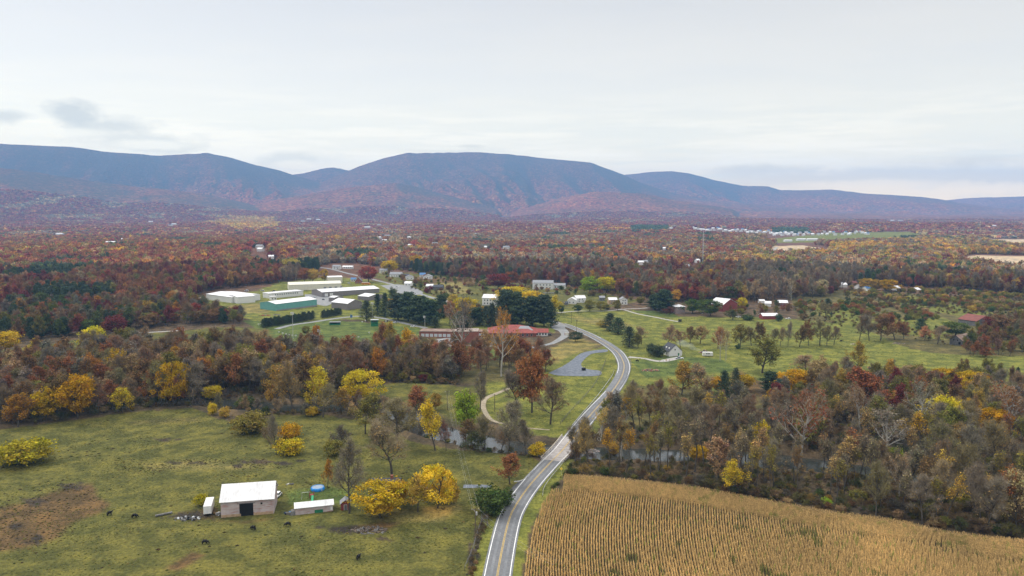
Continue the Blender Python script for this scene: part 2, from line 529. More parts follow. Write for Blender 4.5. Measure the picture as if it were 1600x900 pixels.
# (colour, polygon in photo pixels, feather px)
ZONES = [
    (OLIVE, [(-400, 690), (0, 672), (100, 660), (200, 645), (300, 636), (330, 650), (380, 664), (430, 648), (520, 650), (575, 660), (640, 690), (700, 700), (760, 706), (830, 712),
             (846, 725), (800, 790), (770, 860), (757, 1000), (-400, 1000)], 5),
    (GRASS, [(725, 1000), (735, 880), (755, 830), (790, 790), (850, 720), (980, 580), (960, 540), (900, 512), (920, 505), (1000, 545), (1010, 575), (960, 640), (880, 740), (830, 820), (815, 900), (812, 1000)], 4),
    (OLIVE, [(585, 600), (640, 598), (720, 603), (760, 600), (790, 605), (760, 640), (740, 665), (690, 660), (640, 640), (600, 620)], 5),
    (GRASS, [(760, 590), (860, 560), (950, 540), (970, 575), (960, 600), (905, 660), (880, 685), (830, 680), (790, 668), (762, 650)], 4),
    (DRY, [(855, 545), (900, 522), (945, 540), (900, 556), (862, 575)], 6),
    (LAWN, [(660, 540), (740, 538), (830, 545), (850, 556), (780, 560), (680, 560)], 4),
    (SCRUB, [(640, 560), (850, 558), (850, 590), (800, 600), (640, 600)], 6),
    (LAWN, [(380, 500), (440, 505), (520, 500), (600, 505), (660, 515), (640, 545), (560, 545), (430, 535)], 5),
    (OLIVE, [(-60, 555), (0, 548), (120, 532), (200, 524), (330, 512), (420, 512), (440, 545), (430, 560), (300, 552), (200, 550), (60, 575), (-60, 590)], 5),
 (GRASS, [(300, 478), (330, 462), (400, 455), (440, 440), (520, 432), (600, 440), (700, 468), (860, 500), (870, 520), (700, 520), (560, 500), (400, 502)], 5),
    (DRY, [(350, 478), (420, 472), (420, 490), (360, 488)], 5),
    (OLIVE, [(560, 425), (700, 428), (780, 440), (900, 450), (1000, 470), (870, 498), (760, 480), (640, 452)], 5),
    (BROWN, [(640, 432), (760, 434), (760, 446), (670, 446)], 4),
    (DRY, [(660, 444), (720, 440), (740, 458), (700, 462)], 4),
    (GRASS, [(868, 482), (1000, 486), (1060, 494), (1250, 498), (1330, 505), (1340, 530), (1400, 560), (1600, 560), (1700, 575), (1700, 600), (1400, 590), (1200, 590), (1120, 615), (1000, 620), (985, 580),
             (965, 545), (900, 512), (868, 500)], 5),
    (LAWN, [(985, 565), (1040, 556), (1130, 562), (1150, 580), (1090, 585), (1010, 590)], 5),
    (LAWN, [(985, 484), (1050, 488), (1060, 497), (1010, 492)], 3),
    (SCRUB, [(1230, 455), (1330, 452), (1500, 462), (1700, 476), (1700, 600), (1400, 592), (1330, 560), (1250, 500)], 5),
 (GRASS, [(1240, 500), (1330, 505), (1420, 545), (1500, 556), (1640, 556), (1700, 575), (1700, 600), (1400, 592), (1250, 560)], 5),
 (GRASS, [(1250, 478), (1340, 470), (1440, 486), (1500, 505), (1480, 532), (1400, 520), (1300, 500)], 5),
 (DRY, [(870, 490), (960, 495), (1010, 510), (960, 520), (900, 505)], 8),
    (SCRUB, [(980, 600), (1060, 600), (1130, 615), (1180, 600), (1200, 640), (1050, 680), (940, 670), (960, 630)], 8),
    (BROWN, [(1150, 570), (1200, 600), (1170, 640), (1120, 610)], 9),
    (SCRUB, [(1330, 470), (1500, 480), (1700, 500), (1700, 520), (1480, 500), (1340, 500)], 6),
    (GRASS, [(1340, 452), (1450, 466), (1560, 490), (1500, 494), (1400, 478)], 4),
    (TAN, [(1205, 392), (1214, 385), (1250, 383), (1285, 388), (1300, 395), (1240, 396)], 1.5),
    (TAN, [(1500, 402), (1520, 399), (1640, 401), (1640, 417), (1560, 414), (1500, 412)], 1.5),
    (TAN, [(1536, 374), (1640, 374), (1640, 388), (1580, 385)], 1.2),
    (GRASS, [(1185, 375), (1300, 364), (1420, 362), (1455, 369), (1400, 373), (1300, 378), (1200, 380)], 1.0),
    (DRY, [(1560, 418), (1640, 417), (1640, 424), (1565, 424)], 2),
    (TAN, [(1180, 410), (1190, 408), (1215, 384), (1208, 383)], 1),
    # the pasture's own patches
    (BROWN, [(0, 790), (60, 775), (110, 755), (150, 752), (160, 775), (178, 785), (165, 800), (120, 820), (90, 845), (40, 862), (-60, 870), (-60, 800)], 9),
    (BROWN, [(270, 800), (345, 790), (345, 812), (280, 815)], 6),
    (BROWN, [(250, 890), (300, 860), (330, 868), (280, 895)], 6),
    (DRY, [(200, 722), (280, 712), (420, 722), (460, 732), (380, 742), (240, 738)], 16),
    (DRY, [(560, 800), (640, 790), (720, 782), (730, 800), (690, 820), (600, 822)], 9),
 ((.40, .28, .08), [(655, 792), (690, 785), (712, 790), (706, 806), (680, 812), (655, 806)], 8),
 (BROWN, [(330, 808), (345, 811), (385, 812), (430, 806), (440, 812), (385, 822), (330, 816)], 7),
 (BROWN, [(520, 824), (600, 812), (640, 816), (600, 836), (530, 836)], 8),
    (LAWN, [(440, 765), (520, 755), (560, 770), (540, 790), (450, 792)], 8),
    (SCRUB, [(200, 655), (330, 648), (310, 660), (200, 668)], 8),
]
SPOTS = [  # dark mud and worn earth: centre px, radii px
    (56, 785, 22, 7), (112, 760, 24, 6), (22, 823, 12, 4), (40, 848, 16, 5), (58, 844, 8, 8), (258, 687, 24, 2.5), (400, 722, 20, 4), (370, 728, 10, 3), (300, 723, 40, 1.8), (445, 724, 12, 3), (470, 720, 8, 2),
    (540, 828, 36, 6), (600, 842, 12, 3), (385, 722, 16, 3.0), (305, 805, 34, 8), (735, 870, 5, 30), (745, 835, 4, 18)]

def ground_colours(x, y):
    z = base(x, y)
    px, py, d = project(x, y, z)
    ok = d > 5
    px = np.where(ok, px, -9999); py = np.where(ok, py, 9999)
    r = np.hypot(x, y)
    wob = np.clip(r / 300, .6, 1)
    wx = px + (fbm(x / 9, y / 9, 51, 3) - .5) * 14 * wob; wy = py + (fbm(x / 9 + 40, y / 9, 52, 3) - .5) * 8 * wob
    col = np.empty((len(x), 3)); col[:] = LITTER
    far = np.array((.12, .06, .04))
    col = col + (far - col) * sst(500, 1500, r)[:, None]
    near = ((py > 1000) | ~ok)
    col[near] = OLIVE
    for c, poly, fe in ZONES:
        pp = np.array(poly)
        bb = (wx > pp[:, 0].min() - 30) & (wx < pp[:, 0].max() + 30) & (wy > pp[:, 1].min() - 20) & (wy < pp[:, 1].max() + 20)
        if not bb.any(): continue
        k = min(1.0, fe / 8)
        xx = (px[bb] * (1 - k) + wx[bb] * k); yy = (py[bb] * (1 - k) + wy[bb] * k)
        ins = inpoly(xx, yy, poly)
        idx = np.where(bb)[0][ins]
        if fe >= 6:      # soft patch
            dd = pdist(xx[ins], yy[ins], poly + [poly[0]])
            w = sst(0, fe, dd)[:, None]
        else: w = 1.0
        col[idx] = col[idx] * (1 - w) + np.array(c) * w
    for cx_, cy_, rx, ry in SPOTS:
        d2 = np.hypot((px - cx_) / rx, (py - cy_) / ry) + (fbm(x / 2.5, y / 2.5, 61, 3) - .5) * 2.0
        w = (sst(1.15, .75, d2) if False else 1 - sst(.7, 1.1, d2))[:, None]
        col = col * (1 - w) + np.array(MUD) * 1.6 * w
    dc = pdist(x[r < 700], y[r < 700], CREEK_L)
    w = (1 - sst(7, 16, dc))[:, None]
    cc = col[r < 700]; col[r < 700] = cc * (1 - w) + np.array((.075, .058, .038)) * w
    return col

azs_f = np.radians(np.arange(-42, 42.01, .22))
azs = np.concatenate([np.radians(np.arange(-180, -42, 6)), azs_f, np.radians(np.arange(42 + 6, 180.1, 6))])
rs = [3.0, 40, 80, 110]; r = 130.0
while r < 4200: r *= 1.0078; rs.append(r)
rs1 = np.array(rs)
gx, gy, gf = polar_grid(rs1, azs)
gz = ground_z(gx, gy)
gcol = ground_colours(gx, gy)

gt = NT('pasture_and_earth'); p = gt.pos()
va = gt.n('ShaderNodeAttribute', attribute_type='GEOMETRY', attribute_name='zone').outputs['Color']
nb = gt.noise(p, .018, 4, .6); nm = gt.noise(p, .11, 5, .62); nf = gt.noise(p, .9, 5, .68); nff = gt.noise(p, 4.0, 3, .7)
c = gt.mix(gt.ramp(nb, [(.35, 0.0), (.65, .55)]), va, gt.mix(1.0, va, (1.45, 1.25, 1.1), 'MULTIPLY'))
c = gt.mix(gt.ramp(nm, [(.42, .85), (.54, 0.0)]), c, gt.mix(1.0, va, (.60, .64, .66), 'MULTIPLY'))
c = gt.mix(gt.ramp(nm, [(.54, 0.0), (.70, .8)]), c, gt.mix(1.0, va, (1.7, 1.5, 1.15), 'MULTIPLY'))
c = gt.mix(1.0, c, gt.ramp(nf, [(.30, .55), (.5, .98), (.72, 1.5)]), 'MULTIPLY')
c = gt.mix(1.0, c, gt.ramp(nff, [(.3, .75), (.7, 1.25)]), 'MULTIPLY')
gt.princ(c, .95, 0, .1, gt.bump(nf, .6, .5))
GROUND = gt.m
gme = mesh_np('ground', np.stack([gx, gy, gz], 1), gf[:, ::-1], {'zone': gcol}, True)
gme.materials.append(GROUND)
tag(link(bpy.data.objects.new('ground', gme)), 'rolling green and brown valley floor of pastures and leaf litter', 'ground', kind='structure')

# hills: the blue ridges behind the valley
rs = [float(rs1[-1])]
while rs[-1] < 15600: rs.append(rs[-1] * 1.005)
hx, hy, hf = polar_grid(np.array(rs), azs)
hz_ = base(hx, hy)
ht = NT('wooded_hillside'); p = ht.pos()
vo = ht.n('ShaderNodeTexVoronoi'); vo.inputs['Scale'].default_value = 1 / 19.0; ht.l(p, vo.inputs['Vector'])
vo.feature = 'F1'
sepc = ht.n('ShaderNodeSeparateColor'); ht.l(vo.outputs['Color'], sepc.inputs[0])
zone = ht.noise(p, .0012, 7, .68); zone2 = ht.noise(p, .0035, 7, .7)
tree = ht.ramp(sepc.outputs[0], [(0, (.13, .035, .028)), (.25, (.21, .065, .04)), (.45, (.17, .065, .045)), (.62, (.25, .10, .05)), (.78, (.08, .045, .04)), (.88, (.30, .16, .07)), (.97, (.035, .05, .03))], 'CONSTANT')
c = ht.mix(ht.ramp(zone, [(.42, 0.0), (.60, .6)]), tree, ht.mix(.5, tree, (.05, .045, .035)))
c = ht.mix(ht.ramp(zone2, [(.52, 0.0), (.66, .75)]), c, ht.mix(.7, tree, (.03, .045, .03)))
c = ht.mix(1.0, c, ht.ramp(sepc.outputs[1], [(0, .6), (1, 1.35)]), 'MULTIPLY')
asp = ht.n('ShaderNodeAttribute', attribute_type='GEOMETRY', attribute_name='aspect').outputs['Color']   # slope facing: relief shade painted in, dark away from the sun, warmer towards it
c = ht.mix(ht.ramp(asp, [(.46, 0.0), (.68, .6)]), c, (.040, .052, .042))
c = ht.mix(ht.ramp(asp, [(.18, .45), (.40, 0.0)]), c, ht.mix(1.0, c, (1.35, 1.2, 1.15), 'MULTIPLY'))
sz = ht.n('ShaderNodeSeparateXYZ'); ht.l(p, sz.inputs[0])      # leaves have already fallen higher up
hf_ = ht.math('ADD', ht.math('MULTIPLY', sz.outputs[2], .0016), ht.math('MULTIPLY', ht.noise(p, .0016, 6, .65), .55))
c = ht.mix(ht.ramp(hf_, [(.55, 0.0), (1.0, .85)]), c, ht.mix(.70, c, (.060, .060, .056)))
inv = ht.math('SUBTRACT', 1.0, vo.outputs['Distance'])
ht.princ(c, .95, 0, .05, ht.bump(inv, .6, 9.0))
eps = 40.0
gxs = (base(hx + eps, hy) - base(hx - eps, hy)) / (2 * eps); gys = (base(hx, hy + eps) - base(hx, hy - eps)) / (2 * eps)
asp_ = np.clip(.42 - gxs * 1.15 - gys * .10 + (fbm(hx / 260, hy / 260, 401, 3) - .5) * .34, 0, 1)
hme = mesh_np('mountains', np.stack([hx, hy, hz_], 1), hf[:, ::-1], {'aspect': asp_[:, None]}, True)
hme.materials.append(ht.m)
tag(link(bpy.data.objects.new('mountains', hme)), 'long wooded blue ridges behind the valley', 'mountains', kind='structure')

# ------------------------------------------------------------------ ribbons: road, lanes, paths, water
def ribbon(name, pts, hw, zoff, mat, label, cat, off=0.0, zf=base, widths=None, kind='structure', cross=1, parent=None):
    pts = np.asarray(pts); d = np.gradient(pts, axis=0); d /= np.hypot(d[:, 0], d[:, 1])[:, None] + 1e-9
    nrm = np.stack([d[:, 1], -d[:, 0]], 1)
    w = np.full(len(pts), hw) if widths is None else np.asarray(widths)
    rows = []
    for k in range(cross + 1):
        s = -1 + 2 * k / cross
        q = pts + nrm * (off + s * w)[:, None]
        rows.append(np.column_stack([q, (zf(q[:, 0], q[:, 1]) if cross > 1 else zf(pts[:, 0], pts[:, 1])) + zoff]))
    V = np.concatenate(rows); n = len(pts); F = []
    for k in range(cross):
        for i in range(n - 1): F.append((k * n + i, (k + 1) * n + i, (k + 1) * n + i + 1, k * n + i + 1))
    me = mesh_np(name, V, F, None, True); me.materials.append(mat)
    o = bpy.data.objects.new(name, me); link(o)
    if parent is not None: o.parent = parent; return o
    return tag(o, label, cat, kind=kind)

at_ = NT('asphalt'); p = at_.pos()
f1 = at_.noise(p, .25, 4, .6); f2 = at_.noise(p, 3.0, 3, .7)
c = at_.ramp(f1, [(.3, (.120, .127, .138)), (.7, (.20, .205, .212))]); c = at_.mix(1.0, c, at_.ramp(f2, [(.3, .82), (.7, 1.15)]), 'MULTIPLY')
at_.princ(c, .85, 0, .3)
ASPH = at_.m
TRACKM = plain_noise('worn_wheel_path', (.115, .118, .125), (.16, .163, .168), 1.2)
GRAVEL = plain_noise('gravel', (.24, .23, .21), (.40, .38, .35), 1.5)
BLUEGR = plain_noise('blue_gravel', (.090, .102, .125), (.185, .205, .235), .5, detail=5, lo=.35, hi=.75)
DIRT = plain_noise('dirt_track', (.20, .165, .11), (.34, .29, .21), .8)
PALEASPH = plain_noise('pale_asphalt', (.17, .175, .18), (.26, .26, .255), .3)
WLINE = plain_noise('white_road_paint', (.50, .50, .49), (.80, .80, .78), 1.5, .6, lo=.3, hi=.5)
YLINE = plain_noise('yellow_road_paint', (.42, .27, .05), (.62, .42, .09), 1.5, .6)
CONC = plain_noise('concrete', (.24, .22, .21), (.36, .335, .32), .6)
WATER = NT('creek_water'); p = WATER.pos()
WATER.princ((.030, .034, .030), .06, 0, .9, WATER.bump(WATER.noise(p, 1.6, 4, .6), .25, .12))
WATER = WATER.m

# find where the road crosses the creek
dcr = pdist(ROAD[:, 0], ROAD[:, 1], CREEK_L)
ic = int(np.argmin(np.where(np.hypot(ROAD[:, 0], ROAD[:, 1]) < 450, dcr, 1e9)))
b0, b1 = ic - 6, ic + 7           # bridge span along the road samples
far_i = int(np.argmin(np.hypot(ROAD[:, 0] - at(877, 506)[0], ROAD[:, 1] - at(877, 506)[1])))
near_seg, far_seg = ROAD[:b0 + 1], ROAD[b1:far_i + 1]
ribbon('road', near_seg, 4.1, .10, ASPH, 'grey two lane asphalt road, near stretch before the bridge', 'road', cross=4)
ribbon('road', far_seg, 4.1, .10, ASPH, 'grey two lane asphalt road curving away beyond the bridge', 'road', cross=4)
ribbon('road', ROAD[far_i:], 3.1, .10, PALEASPH, 'pale road running past the warehouses and houses', 'road', cross=4)
for seg, nm in ((near_seg, 'before'), (far_seg, 'beyond')):
    for off in (-2.6, -.95, .95, 2.6):
        ribbon('road_wear', seg, .42, .125, TRACKM, 'darker wheel path worn in the road %s the bridge' % nm, 'road wear', off=off)
mk = ROAD[:far_i + 1]
for off, w in ((-3.45, .11), (3.45, .11)):
    ribbon('road_edge_line', mk, w, .15, WLINE, 'white painted line along the %s edge of the road' % ('left' if off < 0 else 'right'), 'road marking', off=off)
for off in (-.17, .17):
    ribbon('road_centre_line', mk, .07, .15, YLINE, '%s of the double yellow centre lines' % ('left' if off < 0 else 'right'), 'road marking', off=off)

wz = lambda x, y: base(x, y) - 1.75
wzc = base(CREEK[:, 0], CREEK[:, 1]) - 1.9
wzc = np.convolve(np.pad(wzc, 12, mode='edge'), np.ones(25) / 25, 'valid')
_wi = lambda x, y: wzc
ribbon('creek_water', CREEK, 12.0, 0, WATER, 'narrow creek reflecting the pale sky between its wooded banks', 'creek', zf=_wi)

def path(name, px_pts, hw, mat, label, cat='path', step=2.0, zoff=.06, widths=None, cross=3):
    pts = spline([at(*p)[:2] for p in px_pts], step)
    if widths is not None: widths = np.interp(np.linspace(0, 1, len(pts)), np.linspace(0, 1, len(widths)), widths)
    return ribbon(name, pts, hw, zoff, mat, label, cat, cross=cross, widths=widths)

path('dirt_path', [(838, 592), (808, 602), (778, 614), (760, 622), (755, 630), (757, 642), (768, 656), (790, 663), (815, 668), (860, 672)], 1.3, DIRT, 'narrow pale dirt track looping over the grass above the creek',
     widths=[.7, .9, 1.1, 1.5, 1.5, 1.3, 1.2, 1.0, .9, .6])
path('driveway', [(982, 558), (1005, 560), (1025, 564), (1038, 564), (1055, 560), (1066, 559)], 1.8, GRAVEL, 'pale gravel driveway from the road to the white cottage', 'driveway', widths=[2.6, 1.5, 1.8, 2.6, 3.2, 2.6])
path('gravel_lane', [(868, 489), (905, 486), (945, 486), (975, 483), (1000, 482), (1014, 481)], 1.5, GRAVEL, 'gravel lane running along the far side of the pasture', 'lane')
path('gravel_lane', [(975, 484), (995, 490), (1020, 495), (1045, 500), (1062, 503)], 1.4, GRAVEL, 'narrow gravel lane crossing the pasture towards the square stone house', 'lane')
path('farm_lane', [(724, 760), (738, 760), (755, 760), (770, 761)], 1.6, BLUEGR, 'short grey gravel lane behind the yellow trees', 'lane')
path('road_shoulder', [(806, 806), (798, 788), (805, 770), (815, 758), (822, 752)], 2.4, plain_noise('dark_turnout', (.06, .06, .065), (.10, .10, .105), .7), 'dark gravel turnout beside the road near the guardrail', 'turnout')
path('school_drive', [(878, 507), (872, 512), (880, 517), (883, 524), (872, 532), (858, 538), (830, 543), (800, 546), (770, 541), (740, 540), (700, 541), (675, 541)], 2.6, PALEASPH,
     'pale asphalt drive winding past the red roofed school', 'drive', zoff=.12, widths=[5, 6, 4, 3.4, 3, 2.4, 2.2, 3.5, 2, 1.8, 1.6, 1.5])
path('service_road', [(432, 514), (455, 508), (490, 503), (530, 497), (565, 494), (590, 496), (615, 501), (640, 507), (668, 513)], 2.6, PALEASPH, 'curving asphalt road between the cedar hedge and the ball field', 'road')
path('service_road', [(200, 521), (240, 519), (275, 517), (290, 516)], 1.8, GRAVEL, 'pale gravel road behind the wooded strip', 'road')
path('service_road', [(270, 468), (300, 466), (322, 464)], 1.8, GRAVEL, 'gravel road reaching the white warehouse from the woods', 'road')
path('mowed_track', [(845, 745), (880, 702)], .3, DIRT, 'thin worn line', 'path') if False else None
path('farm_road', [(1190, 408), (1203, 396), (1214, 386)], 4.0, GRAVEL, 'straight pale lane running away beside the tan field', 'lane', step=12, zoff=.4)

def sheet(name, px_pts, mat, label, cat, zoff=.1, step=2.5, kind='structure', smooth=True):
    P = spline([at(*p)[:2] for p in px_pts + [px_pts[0]]], step) if smooth else np.array([at(*p)[:2] for p in px_pts])
    x0, y0 = P.min(0); x1, y1 = P.max(0); g = max((x1 - x0), (y1 - y0)) / 60
    bm = bmesh.new()
    vs = [bm.verts.new((a, b, 0)) for a, b in P]
    f = bm.faces.new(vs); bmesh.ops.triangulate(bm, faces=[f])
    for _ in range(2): bmesh.ops.subdivide_edges(bm, edges=[e for e in bm.edges if e.calc_length() > g * 3], cuts=1, use_grid_fill=False); bmesh.ops.triangulate(bm, faces=bm.faces[:])
    for v in bm.verts: v.co.z = float(base(v.co.x, v.co.y)) + zoff
    bmesh.ops.recalc_face_normals(bm, faces=bm.faces)
    for fc in bm.faces:
        if fc.normal.z < 0: fc.normal_flip()
    me = bpy.data.meshes.new(name); bm.to_mesh(me); bm.free(); me.materials.append(mat)
    return tag(link(bpy.data.objects.new(name, me)), label, cat, kind=kind)

sheet('gravel_lot', [(857, 583), (880, 572), (895, 562), (905, 554), (920, 549), (946, 546), (948, 550), (925, 553), (912, 563), (908, 571), (918, 577), (938, 580), (936, 587), (905, 588), (872, 587)],
      BLUEGR, 'blue grey gravel lot with a curved arm reaching the road', 'gravel lot', .14)
sheet('car_park', [(680, 530), (712, 528), (712, 540), (684, 541), (668, 539)], PALEASPH, 'grey asphalt car park before the low school wing', 'car park', .14)
sheet('yard', [(476, 460), (505, 461), (520, 470), (510, 478), (490, 474), (478, 466)], PALEASPH, 'asphalt yard between the warehouses', 'yard', .14)
sheet('yard', [(594, 446), (628, 445), (660, 456), (648, 461), (615, 456)], PALEASPH, 'pale asphalt yard beside the road behind the brown warehouse', 'yard', .14)
# ------------------------------------------------------------------ tree prototypes (unit height)
def leaf_quads(C, out, size, aspect=.7, upb=.35, seed=0):
    g = np.random.default_rng(seed); n = len(C)
    nr = g.normal(size=(n, 3)); nr /= np.linalg.norm(nr, axis=1)[:, None]
    nr = nr + out * .55 + np.array((0, 0, upb)); nr /= np.linalg.norm(nr, axis=1)[:, None]
    a = g.normal(size=(n, 3)); u = np.cross(nr, a); u /= np.linalg.norm(u, axis=1)[:, None]; v = np.cross(nr, u)
    s = size * g.uniform(.6, 1.35, n)[:, None]
    V = np.stack([C + u * s * .5, C + v * s * .5 * aspect, C - u * s * .5, C - v * s * .5 * aspect], 1).reshape(-1, 3)
    F = np.arange(4 * n).reshape(n, 4)
    return V, F

def tubes_np(segs, sides=4):
    """segs: list of (p0, p1, r0, r1)"""
    V, F = [], []
    for k, (p0, p1, r0, r1) in enumerate(segs):
        d = p1 - p0; ln = np.linalg.norm(d); d = d / (ln + 1e-9)
        a = np.array((1.0, 0, 0)) if abs(d[0]) < .7 else np.array((0, 1.0, 0))
        u = np.cross(d, a); u /= np.linalg.norm(u); w = np.cross(d, u)
        b = len(V)
        for p, r in ((p0, r0), (p1, r1)):
            for i in range(sides):
                t = 2 * math.pi * i / sides; V.append(p + (u * math.cos(t) + w * math.sin(t)) * r)
        for i in range(sides): F.append((b + i, b + (i + 1) % sides, b + sides + (i + 1) % sides, b + sides + i))
    return np.array(V), np.array(F)

def skeleton(g, nl=12, trunk_top=.92, fork=None, limb=.34, lean=0, r0=.017, start=.25, spread=1.0):
    """returns trunk segs, limb segs, tips [(pos, dir)]"""
    trunk, limbs, tips = [], [], []
    p = np.zeros(3); n = 7; pts = [p]
    d = np.array((lean * g.normal(), lean * g.normal(), 1.0))
    for i in range(n):
        d = d + np.array((g.normal() * .07, g.normal() * .07, 0)); d = d / np.linalg.norm(d)
        p = p + d * trunk_top / n; pts.append(p)
    for i in range(n):
        ra = r0 * (1 - i / n) ** .8 + .003; rb = r0 * (1 - (i + 1) / n) ** .8 + .003
        trunk.append((pts[i], pts[i + 1], ra, rb))
    for k in range(nl):
        f = start + (1 - start) * (k + .3) / nl
        q = f * n; i = min(int(q), n - 1); bp = pts[i] * (1 - (q - i)) + pts[i + 1] * (q - i)
        a = k * 2.4 + g.normal() * .3
        el = .35 + .9 * f + g.normal() * .12
        ln = limb * (1.25 - .75 * f) * g.uniform(.75, 1.2)
        dd = np.array((math.cos(a) * math.cos(el) * spread, math.sin(a) * math.cos(el) * spread, math.sin(el)))
        cp = bp; r = .008 * (1.2 - .6 * f)
        for j in range(3):
            dd = dd + np.array((g.normal() * .13, g.normal() * .13, .12)); dd /= np.linalg.norm(dd)
            nx = cp + dd * ln / 3; limbs.append((cp, nx, r * 1.35, r * .95))
            for m in range(2 if j < 2 else 3):
                sd = dd + g.normal(size=3) * .55 + np.array((0, 0, .15)); sd /= np.linalg.norm(sd)
                sl = ln * g.uniform(.28, .5); e = nx + sd * sl
                limbs.append((nx, e, r * .62, r * .28)); tips.append((nx + sd * sl * .5, sd)); tips.append((e, sd))
            cp = nx; r *= .68
    tips.append((pts[-1], np.array((0, 0, 1.0))))
    return trunk, limbs, tips

def twig_tris(g, tips, per, ln, w):
    P = np.repeat(np.array([t[0] for t in tips]), per, axis=0); D = np.repeat(np.array([t[1] for t in tips]), per, axis=0)
    n = len(P); d = D * .8 + g.normal(size=(n, 3)) * .75 + np.array((0, 0, .25)); d /= np.linalg.norm(d, axis=1)[:, None]
    P = P + g.normal(size=(n, 3)) * ln * .25
    s = ln * g.uniform(.5, 1.3, n)[:, None]
    a = g.normal(size=(n, 3)); u = np.cross(d, a); u /= np.linalg.norm(u, axis=1)[:, None]
    V = np.stack([P - u * w, P + u * w, P + d * s], 1).reshape(-1, 3)
    return V, np.arange(3 * n).reshape(n, 3)

def two_mat_mesh(name, parts):
    """parts: list of (V, F, material, shade per vertex or None); F may be tris or quads"""
    V = np.concatenate([p[0] for p in parts]); me = bpy.data.meshes.new(name)
    me.vertices.add(len(V)); me.vertices.foreach_set('co', V.astype(np.float32).ravel())
    loops, starts, mi, off, lo = [], [], [], 0, 0
    for k, (v, f, m, sh) in enumerate(parts):
        loops.append((f + off).ravel()); starts.append(lo + np.arange(len(f)) * f.shape[1]); mi.append(np.full(len(f), k))
        off += len(v); lo += f.size; me.materials.append(m)
    loops = np.concatenate(loops).astype(np.int32)
    me.loops.add(len(loops)); me.loops.foreach_set('vertex_index', loops)
    st = np.concatenate(starts).astype(np.int32)
    me.polygons.add(len(st)); me.polygons.foreach_set('loop_start', st)
    me.polygons.foreach_set('material_index', np.concatenate(mi).astype(np.int32))
    a = me.attributes.new('lv', 'FLOAT_COLOR', 'POINT'); d = np.ones((len(V), 4), dtype=np.float32)
    o = 0
    for v, f, m, sh in parts:
        if sh is not None: d[o:o + len(v), :3] = sh
        o += len(v)
    a.data.foreach_set('color', d.ravel())
    me.update(calc_edges=True)
    return me

def lvar(g, nclump, per, verts_per, amp=.30, hue=.12):
    """colour differences between clumps and between leaves of one crown"""
    c = 1 + g.normal(size=(nclump, 1)) * amp * .6 + g.normal(size=(nclump, 3)) * np.array((hue, hue * .8, hue)) * .5
    c = np.repeat(c, per, axis=0); c = c + g.normal(size=(len(c), 1)) * amp * .5
    return np.repeat(np.clip(c, .35, 1.9), verts_per, axis=0)

def crown_full(seed, rx=.40, zc=.60, rz=.40, nclump=85, per=62, cr=.085, leaf=.036, up=.35, irregular=.22, hollow=.5):
    g = np.random.default_rng(seed)
    # a few big lobes give the uneven outline
    nl = 9; lob = g.normal(size=(nl, 3)); lob /= np.linalg.norm(lob, axis=1)[:, None]; lob[:, 2] = np.abs(lob[:, 2]) * 1.1 - .35
    la = g.uniform(.1, 1.0, nl) * irregular * 1.8
    d = g.normal(size=(nclump, 3)); d /= np.linalg.norm(d, axis=1)[:, None]
    rr = g.uniform(hollow, 1, nclump) ** .6
    k = 1 - irregular + (np.maximum(0, d @ lob.T) ** 5 * la).sum(1)
    c = d * (rr * k)[:, None] * np.array((rx, rx, rz)) + np.array((0, 0, zc))
    c[:, 2] = np.maximum(c[:, 2], zc - rz * .85)
    P = np.repeat(c, per, axis=0) + g.normal(size=(nclump * per, 3)) * np.array((1, 1, .62)) * cr * .55
    out = P - np.array((0, 0, zc - .1)); out /= np.linalg.norm(out, axis=1)[:, None]
    V, F = leaf_quads(P, out, leaf, .75, up, seed)
    return V, F, lvar(g, nclump, per, 4)

WHOLE, WIDX, EXT = [], {}, {}
PROTO = {}     # form -> list of (trunk mesh, crown mesh)
def add_proto(form, trunk_segs, limb_segs, leafparts, bark, sides=5):
    i = len(PROTO.setdefault(form, []))
    parts = [tubes_np(trunk_segs, 6) + (bark, None)]
    if limb_segs: parts.append(tubes_np(limb_segs, sides - 1) + (bark, None))
    t = two_mat_mesh('trunk_%s' % form, parts)
    c = two_mat_mesh('crown_%s' % form, leafparts)
    whole = two_mat_mesh('tree_%s' % form, parts + leafparts)
    EXT.setdefault(form, []).append(float(np.percentile(np.hypot(leafparts[0][0][:, 0], leafparts[0][0][:, 1]), 93)) * 2)
    PROTO[form].append((t, c)); WHOLE.append(whole); WIDX[(form, i)] = len(WHOLE) - 1

